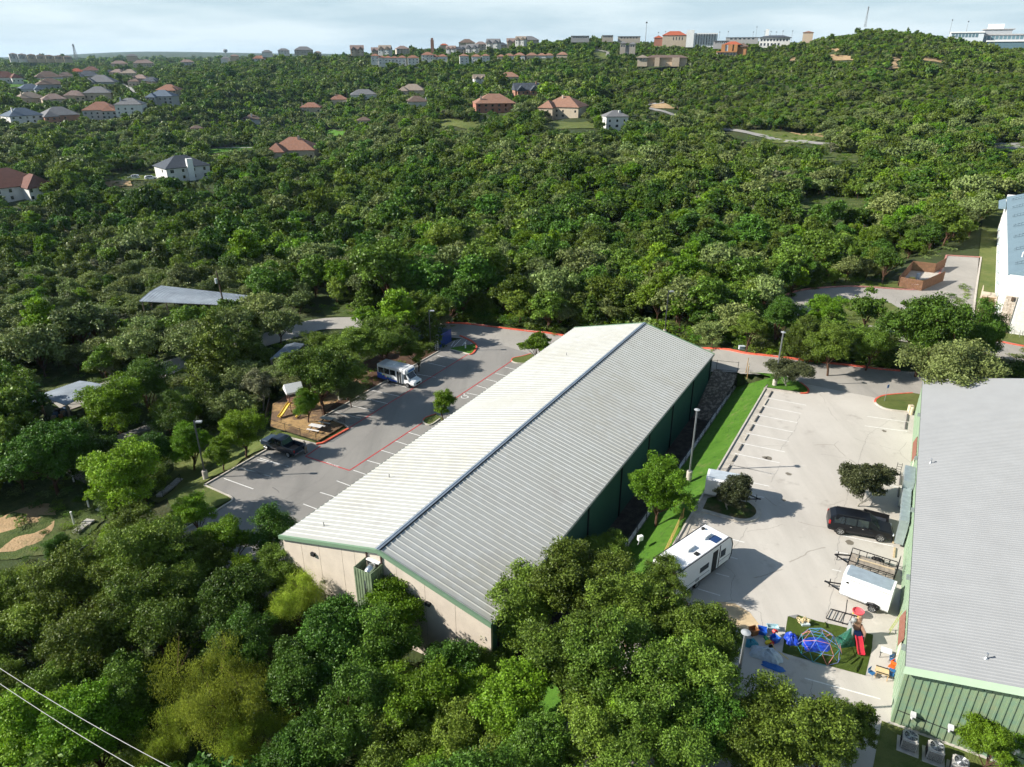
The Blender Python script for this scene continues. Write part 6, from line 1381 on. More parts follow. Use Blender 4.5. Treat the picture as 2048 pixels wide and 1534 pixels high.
x, y, _ = U(597, 836, Z0L); tr = thing('toy_rocker', (x, y, -4.42), 1, 'little yellow rocking toy on the mulch', 'toy'); mb = MB(); mb.tube([(-.4,0,.25),(0,0,.4),(.45,0,.6)], .13, 8); mb.build('body', mat('slide_yellow', (.7,.6,.1)), tr); mb = MB(); mb.tube([(-.5,0,.2),(-.2,0,.04),(.2,0,.04),(.5,0,.2)], .05, 6); mb.build('rocker', M_DARK, tr)
x, y, _ = U(648, 776, Z0L); bs = thing('sand_edge_board', (x, y, -4.4), 1.1, 'white border board at the rear of the mulch', 'board'); mb = MB(); mb.box(-1.6,1.6,-.08,.08,0,.18); mb.build('board', M_WHITE, bs)
# =====================================================================
# PLAY CORNER ON THE PALE LOT
# =====================================================================
z1 = lambda a, b: (1440 + a/5.1125, 1180 + b/5.1125)
def W1_(a, b, z=0.0): return Vector(U(*z1(a, b), z))
turf = [W1_(*p)[:2] for p in [(692,272),(800,258),(1000,320),(1290,385),(1565,458),(1552,600),(1485,876),(1200,800),(900,718),(636,640)]]
tm = sheet('artificial_turf', turf, 0, multi('turf_pile', [((.075,.115,.016),0,1),((.10,.15,.025),.4,.7),((.05,.085,.012),.5,.75)],[1.2,8],bump=1,bscale=40), st=False, fn=lambda x, y: .02 + .05*max(0, math.sin(x*2.1+y*1.3))*max(0, math.sin(y*1.7-x*.6)), sub=.35); tag(tm, 'rumpled dark green artificial turf mat on the pale lot', 'turf mat')
for a, b, w in (((1380,835),(1450,700),.10), ((1330,760),(1420,690),.07), ((1080,390),(1075,335),.10)):
    A, B = W1_(*a), W1_(*b); mb = MB(); mb.tube([(A.x,A.y,.06),((A.x+B.x)/2,(A.y+B.y)/2,.09),(B.x,B.y,.06)], w, 8, w*.5); o = mb.build('turf_fold', _M['turf_pile']); o.parent = tm
mb = MB(); f_ = [W1_(*p) for p in [(700,275),(800,258),(770,300)]]; mb.add([(p.x,p.y,.10) for p in f_] + [(p.x,p.y,.08) for p in f_], [(0,1,2),(3,4,5),(0,1,4,3),(1,2,5,4),(2,0,3,5)]); o = mb.build('turned_corner', mat('turf_backing', (.2,.2,.19), .9)); o.parent = tm
# geodesic climbing dome
dc = (W1_(835,640) + W1_(1215,690))/2; dc = W1_(1012, 610); dome = thing('climbing_dome', (dc.x, dc.y, .03), .3, 'geodesic climbing dome of red, blue and teal bars over a blue tarpaulin', 'climbing dome')
ph = (1+5**.5)/2; V = [Vector(v).normalized() for v in [(0,1,ph),(0,-1,ph),(ph,0,1),(-ph,0,1),(1,ph,0),(-1,ph,0),(1,-ph,0),(-1,-ph,0),(ph,0,-1),(-ph,0,-1),(0,1,-ph),(0,-1,-ph)]]
rotm = V[0].rotation_difference(Vector((0,0,1))); V = [rotm @ v for v in V]; ED = [(i, j) for i in range(12) for j in range(i+1, 12) if (V[i]-V[j]).length < 1.1]
mid = {}; pts = list(V); E2 = set()
for i, j in ED: mid[(i, j)] = len(pts); pts.append(((V[i]+V[j])/2).normalized())
for (i, j), m_ in mid.items(): E2 |= {(i, m_), (j, m_)}
for i, j in ED:
    for k in range(12):
        if (min(i,k),max(i,k)) in mid and (min(j,k),max(j,k)) in mid:
            tr_ = [mid[(i, j)], mid[(min(i,k),max(i,k))], mid[(min(j,k),max(j,k))]]; E2 |= {tuple(sorted(p)) for p in ((tr_[0],tr_[1]),(tr_[1],tr_[2]),(tr_[0],tr_[2]))}
DR = 1.55; DM = [mat('bar_blue', (.04,.15,.38), .4), mat('bar_red', (.50,.20,.17), .4), mat('bar_teal', (.05,.36,.38), .4), mat('bar_purple', (.20,.22,.45), .4)]
for ci in range(4):
    mb = MB()
    for q, (i, j) in enumerate(sorted(E2)):
        if q % 4 == ci and pts[i].z > -.08 and pts[j].z > -.08: mb.tube([pts[i]*DR, pts[j]*DR], .019, 5)
    mb.build('bars', DM[ci], dome); 
for c, nm in zip([c for c in dome.children], ('blue_bar_set','red_bar_set','teal_bar_set','purple_bar_set')): c.name = nm; c.data.name = nm
M_TARP = mat('blue_tarp', (.012,.05,.42), .32, var=.25, scale=2.5, bump=.6, bscale=5, spec=.6)
def tarp(a, b, rx, ry, h, rz, m, label, seed, cat='tarpaulin', name='tarpaulin', group=None, flat=.6):
    c = W1_(a, b); rg = random.Random(seed); n, k = 22, 7; vs = []; ph_ = [rg.uniform(0, 6.28) for _ in range(6)]
    for i in range(k+1):
        t = i/k
        for j in range(n):
            an = 2*math.pi*j/n; e = 1/ max(abs(math.cos(an))**4 + abs(math.sin(an))**4, .01)**.25
            w = 1 + .07*math.sin(5*an+ph_[0]) + .05*math.sin(9*an+ph_[1]); rr = t*e*w
            hz = h*(1-t**3.0) * (1+.14*math.sin(3*an+ph_[2]+t*3)+.10*math.sin(8*an+ph_[3]-t*7)) if i < k else 0
            vs.append((rr*rx*math.cos(an), rr*ry*math.sin(an), max(0.0, hz)))
    fs = [(i*n+j, i*n+(j+1) % n, (i+1)*n+(j+1) % n, (i+1)*n+j) for i in range(k) for j in range(n)]
    mb = MB(); mb.add(vs, fs); mb.add([vs[k*n+j] for j in range(n)], [tuple(range(n))]); o = mb.build(name, m, loc=(c.x, c.y, .03), rz=rz); return tag(o, label, cat, group)
tarp(975,560,1.05,.7,.22,.1,M_TARP,'crumpled bright blue tarpaulin spread under the climbing dome',1,group='blue tarpaulins of the play corner')
tarp(728,510,.50,.62,.48,-.1,M_TARP,'blue tarpaulin wrapped round a box at the left edge of the turf',2,group='blue tarpaulins of the play corner')
tarp(470,675,1.15,.6,.6,-.45,mat('grey_tarp',(.44,.51,.57),.45,var=.15,scale=3,bump=.8,bscale=5),'large silver-grey tarpaulin heaped left of the turf',3)
tarp(545,790,.8,.32,.10,-.5,mat('blue_sheet',(.02,.12,.38),.5,bump=.5,bscale=5),'flat blue sheet sticking out under the silver-grey tarpaulin',4,group='blue tarpaulins of the play corner')
tarp(310,550,.55,.40,.35,.2,mat('teal_tarp',(.03,.22,.30),.4,var=.2,bump=.7,bscale=6),'teal tarpaulin bundle at the edge of the front trees',5)
tarp(225,520,.45,.35,.3,.5,mat('navy_tarp',(.01,.05,.16),.45,var=.2,bump=.7,bscale=6),'navy tarpaulin bundle left of the teal one',6)
# wooden rings in a heap
rc = W1_(845,345); rg_ = thing('ring_heap', (rc.x, rc.y, .03), 0, 'heap of pale wooden rings in a clear tray', 'toy rings'); rr = random.Random(8)
for k in range(26):
    x, y, z = rr.uniform(-.42,.42), rr.uniform(-.2,.2), .25 + rr.uniform(0,.22); mb = MB(); q = Matrix.Translation((x,y,z)) @ Matrix.Rotation(rr.uniform(0,3),4,'X') @ Matrix.Rotation(rr.uniform(0,3),4,'Y')
    mb.tube([q @ Vector((math.cos(a)*.085, math.sin(a)*.085, 0)) for a in [i*math.pi/5 for i in range(11)]], .026, 5, cap=False); mb.build('ring', mat('pale_wood_ring', (.72,.58,.34), .6), rg_)
mb = MB(); mb.box(-.2,.45,-.35,.1,.0,.22); mb.build('tray', mat('clear_tray', (.55,.62,.62), .2), rg_, bevel=.03)
# green tent-like cover, plastic climber with red slide
gc = W1_(1270,540); gt = thing('green_cover', (gc.x, gc.y, .03), .2, 'dark green tarpaulin pulled over a frame beside the red slide', 'cover')
mb = MB(); A = [(-.75,-.45,0),(.55,-.5,0),(.6,.5,0),(-.5,.55,0)]; T = (.45,.1,1.35); Mm = [(-.2,-.25,.55),(.5,-.25,.8),(.55,.3,.8),(-.1,.35,.5)]
mb.add(A + Mm + [T], [(0,1,5,4),(1,2,6,5),(2,3,7,6),(3,0,4,7),(4,5,8),(5,6,8),(6,7,8),(7,4,8),(0,1,2,3)]); mb.build('sheet', mat('dark_green_tarp', (.012,.09,.055), .35, var=.3, scale=3, bump=1, bscale=5), gt)
pc_ = W1_(1395,560); pl_ = thing('plastic_climber', (pc_.x, pc_.y, .03), -.12, 'toddler climber with grey walls, blue deck and red slide', 'play climber')
def bp_(nm, m, *bs, bev=.03): mb = MB(); [mb.box(*b_) for b_ in bs]; return mb.build(nm, m, pl_, bevel=bev)
M_PG = mat('plastic_grey', (.30,.31,.30), .5); bp_('wall', M_PG, (-.5,-.4,.0,1.0,0,1.35)); bp_('wall', mat('plastic_brown', (.28,.17,.12), .5), (.4,.5,.0,1.0,0,1.15)); bp_('deck', mat('plastic_blue', (.03,.10,.28), .5), (-.4,.4,.05,.75,.62,.7)); bp_('tower', mat('plastic_tan', (.42,.26,.17), .5), (-.1,.35,.8,1.1,0,1.55), (.1,.3,.85,1.05,1.55,1.85))
mb = MB(); pr = [(0,.05,.75),(0,-.3,.6),(0,-.75,.25),(0,-1.0,.12),(0,-1.15,.12)]
for p, q in zip(pr, pr[1:]): mb.bar(p, q, .42, .03); mb.bar((-.22,p[1],p[2]+.06),(-.22,q[1],q[2]+.06),.04,.14); mb.bar((.22,p[1],p[2]+.06),(.22,q[1],q[2]+.06),.04,.14)
mb.build('slide', mat('slide_red', (.50,.03,.05), .35), pl_)
mb = MB(); mb.lathe([(.0,0),(.16,.02),(.2,.2),(.1,.34),(.02,.36)], 10, (-.2,.9,1.35)); mb.build('finial', M_PG, pl_)
# black steel frame lying on the ground
lf = [W1_(1130,205), W1_(1440,292), W1_(1392,388), W1_(1082,300)]; c = sum(lf, Vector())/4; ladder = thing('steel_frame', (c.x, c.y, 0), 0, 'black ladder-like steel frame lying on the pale lot beside the red tub', 'metal frame')
Lq = [p - c for p in lf]; mb = MB(); zz = Vector((0,0,.12)); mb.bar(Lq[0]+zz, Lq[1]+zz, .06); mb.bar(Lq[3]+zz, Lq[2]+zz, .06); mb.build('rail', M_BLACK, ladder); mb = MB()
for t in (0,.2,.4,.72,.98): mb.bar(Lq[0].lerp(Lq[1], t)+zz, Lq[3].lerp(Lq[2], t)+zz, .045)
mb.build('rungs', M_BLACK, ladder).name = 'rung'; mb = MB(); p = Lq[0].lerp(Lq[1], .5); mb.bar(p, p+Vector((.0,.25,1.25)), .05); mb.build('upright', M_BLACK, ladder); mb = MB(); p = Lq[3].lerp(Lq[2],.55); mb.bar(p, p+Vector((.05,.1,1.0)), .045); mb.build('upright', M_BLACK, ladder)
tc_ = W1_(1403,262); wt_ = thing('water_table', (tc_.x, tc_.y, 0), .3, 'round red toy tub with yellow feet', 'toy tub'); mb = MB(); mb.lathe([(.28,.28),(.40,.34),(.44,.50),(.40,.50),(.34,.38),(.05,.36)], 18); mb.build('tub', mat('tub_red', (.72,.08,.10), .4), wt_)
for k in range(3): a = k*2.09; mb = MB(); mb.bar((math.cos(a)*.25,math.sin(a)*.25,.3),(math.cos(a)*.34,math.sin(a)*.34,0),.08); mb.build('foot', mat('toy_yellow', (.8,.5,.05), .4), wt_)
# small tables and chairs by the wall
def ctable(a, b, sx, sy, h, rz, top, leg, label, z=0):
    c = W1_(a, b); o = thing('play_table', (c.x, c.y, 0), rz, label, 'table'); mb = MB(); mb.box(-sx/2,sx/2,-sy/2,sy/2,h-.04,h); mb.build('table_top', top, o, bevel=.01)
    for i in (-1, 1):
        for j in (-1, 1): mb = MB(); mb.bar((i*(sx/2-.05),j*(sy/2-.05),0),(i*(sx/2-.05),j*(sy/2-.05),h-.04),.045); mb.build('leg', leg, o)
    return o
t1_ = ctable(1685,680,.75,.62,.6,-.5,mat('table_white',(.62,.64,.63),.5),M_DARK,'small square pale grey table by the green wall')
t2_ = ctable(1645,880,.85,.75,.55,-.45,mat('maple_top',(.62,.45,.25),.6),mat('maple_leg',(.5,.32,.16),.6),'maple-topped low table with dark edges, by the green wall')
for s in (-.3,.3): mb = MB(); mb.box(-.4,.4,s-.05,s+.05,.55,.565); mb.build('dark_strip', M_DARK, t2_)
def chair(a, b, rz, m, label, grp='small chairs by the green wall'):
    c = W1_(a, b); o = thing('child_chair', (c.x, c.y, 0), rz, label, 'chair', grp); mb = MB(); mb.box(-.2,.2,-.2,.2,.32,.36); mb.build('seat', m, o, bevel=.015); mb = MB(); mb.box(-.2,.2,.17,.21,.42,.68); mb.build('backrest', m, o, bevel=.015)
    for i in (-1, 1):
        for j in (-1, 1): mb = MB(); mb.bar((i*.17,j*.17,.32),(i*.21,j*.21,0),.025); mb.build('leg', M_STEEL, o)
        mb = MB(); mb.bar((i*.17,.18,.34),(i*.17,.19,.66),.025); mb.build('back_post', M_STEEL, o)
MC_B = mat('chair_blue', (.03,.13,.30), .4); MC_O = mat('chair_orange', (.80,.13,.02), .4)
chair(1762,750,.3,MC_B,'blue child chair between the grey table and the orange chair'); chair(1745,820,-.9,MC_O,'orange child chair at the corner of the maple table'); chair(1775,800,.5,MC_O,'orange child chair pushed against the green wall'); chair(1738,895,-.7,MC_B,'blue child chair tucked in at the wall side of the maple table'); chair(1540,880,.6,MC_B,'blue child chair standing apart, left of the maple table')
# bins and boxes at the left
def tub(a, b, sx, sy, h, rz, m, label, cat='storage tub', name='storage_tub', lidm=None):
    c = W1_(a, b); o = thing(name, (c.x, c.y, 0), rz, label, cat); mb = MB(); k = .85
    vs = [(-sx*k/2,-sy*k/2,0),(sx*k/2,-sy*k/2,0),(sx*k/2,sy*k/2,0),(-sx*k/2,sy*k/2,0),(-sx/2,-sy/2,h),(sx/2,-sy/2,h),(sx/2,sy/2,h),(-sx/2,sy/2,h),(-sx/2*.9,-sy/2*.88,h),(sx/2*.9,-sy/2*.88,h),(sx/2*.9,sy/2*.88,h),(-sx/2*.9,sy/2*.88,h),(-sx/2*.8,-sy/2*.8,h*.45),(sx/2*.8,-sy/2*.8,h*.45),(sx/2*.8,sy/2*.8,h*.45),(-sx/2*.8,sy/2*.8,h*.45)]
    mb.add(vs, [(0,1,2,3)] + [(i,(i+1)%4,4+(i+1)%4,4+i) for i in range(4)] + [(4+i,4+(i+1)%4,8+(i+1)%4,8+i) for i in range(4)] + [(8+i,8+(i+1)%4,12+(i+1)%4,12+i) for i in range(4)] + [(12,13,14,15)]); mb.build('tub', m, o, bevel=.012)
    mb = MB(); mb.box(-sx/2-.02,sx/2+.02,-sy/2-.02,-sy/2+.03,h-.04,h+.02); mb.box(-sx/2-.02,sx/2+.02,sy/2-.03,sy/2+.02,h-.04,h+.02); mb.build('rim', lidm or m, o); return o
tub(338,450,.6,.55,.55,.3,mat('crate_brown',(.26,.11,.04),.7),'open brown wooden box at the left of the toy pile','box','wooden_box')
tub(428,440,.65,.6,.4,-.3,mat('tub_blue',(.02,.10,.45),.4),'blue tub between the brown box and the silver basin'); tub(535,405,.85,.45,.35,-.1,mat('basin_silver',(.45,.62,.66),.25,.2),'pale silvery oval basin at the top of the toy pile','basin','basin')
tub(560,520,.55,.6,.4,.5,mat('tub_blue',(.02,.10,.45)),'blue tub holding a red toy below the silver basin'); 
rt = W1_(553,470); o = thing('toy_car', (rt.x, rt.y, .42), .4, 'red toy lying on the blue tub', 'toy'); mb = MB(); mb.side([(-.2,0),(.2,0),(.22,.08),(.08,.1),(.02,.2),(-.12,.2),(-.2,.1)], -.11, .11); mb.build('body', mat('toy_red', (.6,.04,.03), .4), o, bevel=.01)
for xx in (-.12,.12): mb = MB(); mb.tube([(xx,-.13,.0),(xx,.13,.0)], .05, 8); mb.build('wheel', M_DARK, o)
for k, (a, b, c3, nm) in enumerate(((490,540,(.75,.55,.03),'yellow'),(530,552,(.65,.05,.04),'red'),(478,505,(.05,.35,.12),'green'))): 
    cc = W1_(a, b); mb = MB(); mb.prism([(-.28,-.12),(.26,-.16),(.3,.1),(0,.16),(-.25,.1)], 0, .14-.02*k); tag(mb.build('foam_block', mat('foam_' + nm, c3, .6), loc=(cc.x, cc.y, .0), rz=.5+k*.7, bevel=.02), f'{nm} foam block in front of the blue toy tubs', 'foam block', 'foam blocks in the toy pile')
bk = W1_(515,600); o = thing('black_bucket', (bk.x, bk.y, 0), 0, 'black bucket by the silver-grey tarpaulin', 'bucket'); mb = MB(); mb.lathe([(.13,0),(.17,.3),(.15,.3),(.12,.05)], 12); mb.build('pail', M_BLACK, o); mb = MB(); mb.tube([(math.cos(a)*.17,0,.3+math.sin(a)*.12) for a in [i*math.pi/6 for i in range(7)]], .01, 4); mb.build('handle', M_STEEL, o)
for k, (a, b) in enumerate((((520,590),(590,680)), ((590,665),(700,715)), ((460,615),(600,660)))):
    A, B = W1_(*a), W1_(*b); mb = MB(); mb.tube([(A.x,A.y,.45-.1*k),(B.x,B.y,.06)], .025, 5); tag(mb.build('yellow_pole', mat('pole_yellow', (.65,.5,.08), .5)), ('yellow pole leaning on the silver-grey tarpaulin beside the bucket', 'yellow pole pointing towards the turf corner', 'yellow pole lying across the silver-grey tarpaulin')[k], 'pole', 'yellow poles')
# =====================================================================
# BY THE GREEN WALLS
# =====================================================================
acs = []
def ac(u, v, label, m, proto=None):
    x, y, _ = U(u, v, 0); z = 0
    if proto: return dup(proto, (x, y, z), -NA + random.Random(u).uniform(-.1,.1), label)
    o = thing('air_conditioner', (x, y, z), -NA, label, 'air conditioner', 'air conditioners at the end wall')
    mb = MB(); mb.box(-.62,.62,-.62,.62,0,.1); mb.build('pad', M_CURB, o)
    mb = MB(); mb.box(-.45,.45,-.45,.45,.1,1.02); mb.build('casing', m, o, bevel=.09)
    mb = MB(); [mb.box(-.38,.38,s*.455-.008,s*.455+.008,.2+k*.07,.225+k*.07) for k in range(10) for s in (-1,1)]; [mb.box(s*.455-.008,s*.455+.008,-.38,.38,.2+k*.07,.225+k*.07) for k in range(10) for s in (-1,1)]; mb.build('louvres', M_DARK, o).name = 'louvre_panel'
    mb = MB(); mb.lathe([(.38,1.021),(.38,1.03),(.02,1.03)], 24); f = mb.build('fan_opening', M_DARK, o)
    mb = MB(); [mb.tube([(math.cos(a)*r,math.sin(a)*r,1.06) for a in [i*math.pi/10 for i in range(21)]], .008, 4, cap=False) for r in (.12,.2,.28,.37)]; [mb.bar((0,0,1.06),(math.cos(a)*.38,math.sin(a)*.38,1.06),.012) for a in [i*math.pi/4 for i in range(8)]]; mb.build('fan_grille', M_STEEL, f)
    mb = MB(); [mb.cbox((math.cos(a)*.18,math.sin(a)*.18,1.045),(.3,.11,.01), a, 0, .3) for a in (0,2.1,4.2)]; mb.build('fan_blade', M_GREY, f)
    return o
a0 = ac(1815, 1494, 'air conditioner nearest the corner of the ribbed green wall', mat('ac_beige', (.46,.44,.40), .5)); ac(1866, 1515, 'middle air conditioner at the ribbed green wall', None, a0); ac(1914, 1545, 'third air conditioner, cut by the bottom edge', None, a0)
sheet('wall_side_grass', [GB(-.5,-.2)[:2], GB(9,-.2)[:2], GB(9,-5)[:2], GB(-.8,-5)[:2]], .02, M_LAWN2)
eq = GB(-2.6, 23.2); sk = thing('black_container', (eq[0], eq[1], 0), -NA, 'low black open-topped container beside the silver wall duct', 'container')
mb = MB(); mb.box(-1.1,1.1,-1.3,1.3,.05,.15); mb.box(-1.1,-1.04,-1.3,1.3,.15,.8); mb.box(1.04,1.1,-1.3,1.3,.15,.8); mb.box(-1.04,1.04,1.24,1.3,.15,.8); mb.build('tray', M_BLACK, sk); mb = MB(); mb.box(-.9,.9,-.5,.9,.15,.55); mb.build('liner', mat('dark_slate', (.03,.035,.045), .5), sk)
for (s_, t_), lb in (((-1.3,16.4), 'dark hand truck leaning at the nose of the black car'), ((-1.1,34.4), 'thin black cable stand by the awning wall')):
    p = GB(s_, t_); o = thing('hand_truck', (p[0], p[1], 0), -NA, lb, 'hand truck'); mb = MB(); [mb.bar((x,0,.1),(x,.3,1.2),.04) for x in (-.22,.22)]; [mb.bar((-.22,.03+.07*k,.3+.25*k),(.22,.03+.07*k,.3+.25*k),.03) for k in range(4)]; mb.box(-.25,.25,-.3,0,.03,.06); mb.build('frame', M_BLACK, o)
    for x in (-.27,.27): mb = MB(); mb.tube([(x-.03,.05,.12),(x+.03,.05,.12)], .12, 10); mb.build('wheel', M_RUBBER, o)
lp_ = GB(-.55, 8.9); o = thing('aluminium_ladder', (lp_[0], lp_[1], 0), -NA, 'small ladder leaning on the green wall behind the enclosed trailer', 'ladder'); mb = MB(); [mb.bar((0,y,0),(.45,y,2.1),.05) for y in (-.22,.22)]; [mb.bar((.06*k,-.22,.28*k),(.06*k,.22,.28*k),.035) for k in range(1,7)]; mb.build('frame', mat('ladder_olive', (.35,.38,.15), .5), o)
x, y, _ = U(1822,829,0); mb = MB(); mb.lathe([(.2,0),(.2,.95),(.16,1.0),(.02,1.02)], 12); mb.cbox((.1,.5,.55),(.5,.5,.9)); tag(mb.build('utility_box', mat('tan_box', (.55,.46,.32), .6), loc=(x, y, 0)), 'tan utility box beside the wall at the oval island', 'utility box')
# white bits under the far curb
for (u, v), lb in (((1483,699),'white utility lid behind the red curb, left one'), ((1522,695),'pale utility box behind the red curb, right one')):
    x, y, z = hit(u, v); mb = MB(); mb.cbox((0,0,.3),(.9,.5,.5)); mb.cbox((0,0,.58),(1.0,.6,.08)); tag(mb.build('utility_box', mat('pale_utility', (.55,.6,.65), .5), loc=(x, y, z), bevel=.03), lb, 'utility box')
x, y, z = U(1280,1082,-.9); mb = MB(); mb.cbox((0,0,.35),(.5,.35,.5),.4); mb.bar((-.3,-.6,0),(0,0,.3),.06); tag(mb.build('meter_box', M_WHITE, loc=(x, y, z), bevel=.03), 'little white meter box on the grass under the side wall trees', 'meter box')
# =====================================================================
# STONE WORK AND PIPES LEFT
# =====================================================================
def stones(a, b, w, h, label, n=7, name='stone_slab', m=None):
    A, B = Vector(hit(*a)), Vector(hit(*b)); mb = MB(); rg = random.Random(int(a[0])); L = (B-A).length; n = max(3, int(L/.7))
    for i in range(n):
        for r_ in range(max(1, int(h/.4))):
            p = A.lerp(B, (i+.5)/n); mb.cbox((p.x+rg.uniform(-.08,.08), p.y+rg.uniform(-.08,.08), p.z+.15+r_*.38), (L/n*.96, w*rg.uniform(.85,1.1), .36), math.atan2(B.y-A.y, B.x-A.x)+rg.uniform(-.06,.06))
    return tag(mb.build(name, m or mat('rough_limestone_slab', (.42,.40,.36), .95, var=.3, scale=2, bump=.6)), label, 'stone wall')
M_OLDST = mat('old_stone', (.22,.21,.19), .95, var=.4, scale=1.5, bump=1)
stones((319,996),(361,960),.8,.4,'pale stone slab row on the slope below the left lamp post'); stones((150,1069),(183,1043),1.0,.4,'rough stone slab row at the right rim of the dirt patch'); stones((200,1025),(229,1005),1.0,.4,'stone slab row under the open spreading tree')
stones((205,912),(330,868),1.6,2.2,'dark old dry-stone wall in the shade left of the grey lot', name='dry_stone_wall', m=M_OLDST); stones((145,947),(182,966),1.2,1.6,'short shaded stone abutment left of the old dry-stone wall', name='stone_abutment', m=M_OLDST)
for (u, v, h), lb in (((148,964,1.5),'white plastic pipe stub beside the stone abutment'), ((179,1017,1.5),'white plastic pipe stub under the open spreading tree'), ((149,1049,1.6),'white plastic pipe stub next to the dirt patch')):
    x, y, z = hit(u, v); mb = MB(); mb.lathe([(.09,-.1),(.09,h),(.12,h),(.12,h+.12),(.02,h+.14)], 10); tag(mb.build('plastic_pipe', M_WHITE, loc=(x, y, z)), lb, 'pipe', 'white plastic pipe stubs')
for i, ((u, v), lb) in enumerate((((684,1215),'orange bag on the ground by the tan wall'), ((667,1222),'blue bundle on the ground by the tan wall'), ((703,1218),'pale grey crate against the duct enclosure'))):
    x, y, z = U(u, v, -4.5); mb = MB(); mb.cbox((0,0,.3),(.7,.5,.6),.3*i); mb.cbox((.1,0,.62),(.5,.35,.1),.4*i); tag(mb.build(('bag','bundle','crate')[i], mat(('bag_orange','bundle_blue','crate_pale')[i], ((.6,.16,.04),(.1,.28,.45),(.5,.52,.5))[i], .7), loc=(x, y, g(x, y)), bevel=.08), lb, ('bag','bundle','crate')[i])
# entrance walls by the far road
for (u, v, w), lb in (((1990,284,9),'curved pale entrance wall by the far road, upper one'), ((1968,297,7),'pale entrance wall by the far road, lower one'), ((1940,287,8),'long low pale wall along the far road')):
    x, y, z = hit(u, v); mb = MB(); mb.tube([(-w/2,0,.5),(-w/4,.8,.5),(0,1.1,.5),(w/4,.8,.5),(w/2,0,.5)], .55, 6); mb.cbox((w/2,0,.6),(1.2,1.2,2.2)); tag(mb.build('entrance_wall', wallm('cream'), loc=(x, y, z+.2)), lb, 'wall', 'pale entrance walls')
# =====================================================================
# PERSON AT THE TAILGATE
# =====================================================================
def person(loc, rz):
    J = {}; E = []; Rr = []
    def j(n, p, r): J[n] = len(Rr); Rr.append((p, r))
    j('pelvis',(0,0,.93),.14); j('belly',(.02,0,1.08),.135); j('chest',(.05,0,1.30),.155); j('neck',(.07,0,1.48),.06); j('chin',(.10,0,1.56),.07); j('head',(.10,0,1.66),.105); j('crown',(.09,0,1.75),.075); j('nose',(.195,0,1.65),.02)
    L = [('pelvis','belly'),('belly','chest'),('chest','neck'),('neck','chin'),('chin','head'),('head','crown'),('head','nose')]
    for s, t in ((1,'L'),(-1,'R')):
        j('ear'+t,(.10,s*.105,1.66),.02); L.append(('head','ear'+t))
        j('hip'+t,(0,s*.10,.88),.10); j('knee'+t,(.04+.05*s,s*.12,.48),.062); j('ankle'+t,(-.02+.05*s,s*.13,.09),.04); j('heel'+t,(-.06+.05*s,s*.13,.04),.035); j('toe'+t,(.17+.05*s,s*.15,.03),.03)
        j('sh'+t,(.05,s*.19,1.40),.065); j('elb'+t,(.10,s*.26,1.14),.045); j('wr'+t,(.34,s*.20,1.08),.03); j('palm'+t,(.41,s*.19,1.08),.028)
        L += [('pelvis','hip'+t),('hip'+t,'knee'+t),('knee'+t,'ankle'+t),('ankle'+t,'heel'+t),('ankle'+t,'toe'+t),('chest','sh'+t),('sh'+t,'elb'+t),('elb'+t,'wr'+t),('wr'+t,'palm'+t)]
        for k, (dy, ln) in enumerate(((-.03,.07),(-.01,.08),(.01,.075),(.03,.06))):
            j(f'f{k}{t}',(.41+ln*.6,s*.19+dy,1.075),.009); j(f'g{k}{t}',(.41+ln,s*.19+dy,1.05),.008); L += [('palm'+t,f'f{k}{t}'),(f'f{k}{t}',f'g{k}{t}')]
        j('th'+t,(.42,s*.19-s*.055,1.10),.01); L.append(('palm'+t,'th'+t))
    me = bpy.data.meshes.new('person'); me.from_pydata([p for p, r in Rr], [(J[a], J[b]) for a, b in L], []); o = bpy.data.objects.new('person', me); COL.objects.link(o)
    md = o.modifiers.new('skin', 'SKIN'); 
    for v, (p, r) in zip(me.skin_vertices[0].data if me.skin_vertices else [], Rr): v.radius = (r, r)
    if not me.skin_vertices:
        with bpy.context.temp_override(object=o, active_object=o): pass
    o.modifiers.new('sub', 'SUBSURF').levels = 1
    return o, me, Rr
o, me, Rr = person(None, 0)
if not me.skin_vertices:
    bm = bmesh.new(); bm.from_mesh(me); lay = bm.verts.layers.skin.verify(); bm.verts.ensure_lookup_table()
    for v, (p, r) in zip(bm.verts, Rr): v[lay].radius = (r, r); v[lay].use_root = (v.index == 0)
    bm.to_mesh(me); bm.free()
dg = bpy.context.evaluated_depsgraph_get(); ev = o.evaluated_get(dg); me2 = bpy.data.meshes.new_from_object(ev); bpy.data.objects.remove(o)
px3 = U(613, 906.5, Z0L); 
for m_ in (mat('skin', (.42,.25,.17), .6), mat('grey_shirt', (.16,.16,.18), .9), mat('khaki_shorts', (.28,.22,.15), .9), mat('dark_shoe', (.05,.04,.04), .8), mat('brown_hair', (.06,.04,.03), .9)): me2.materials.append(m_)
for f in me2.polygons:
    c = f.center; f.use_smooth = True
    f.material_index = 1 if (1.0 < c.z < 1.47 and c.x < .2) else (2 if .5 < c.z <= 1.0 and c.x < .25 else (3 if c.z < .10 else (4 if (c.z > 1.70 or (c.z > 1.58 and c.x < .06)) else 0)))
per = bpy.data.objects.new('person', me2); COL.objects.link(per); per.location = (px3[0], px3[1], Z0L+.01); per.rotation_euler = (0, 0, -AR + math.pi + .3)
tag(per, 'person in grey shirt and khaki shorts standing at the pickup tailgate with hands forward', 'person')
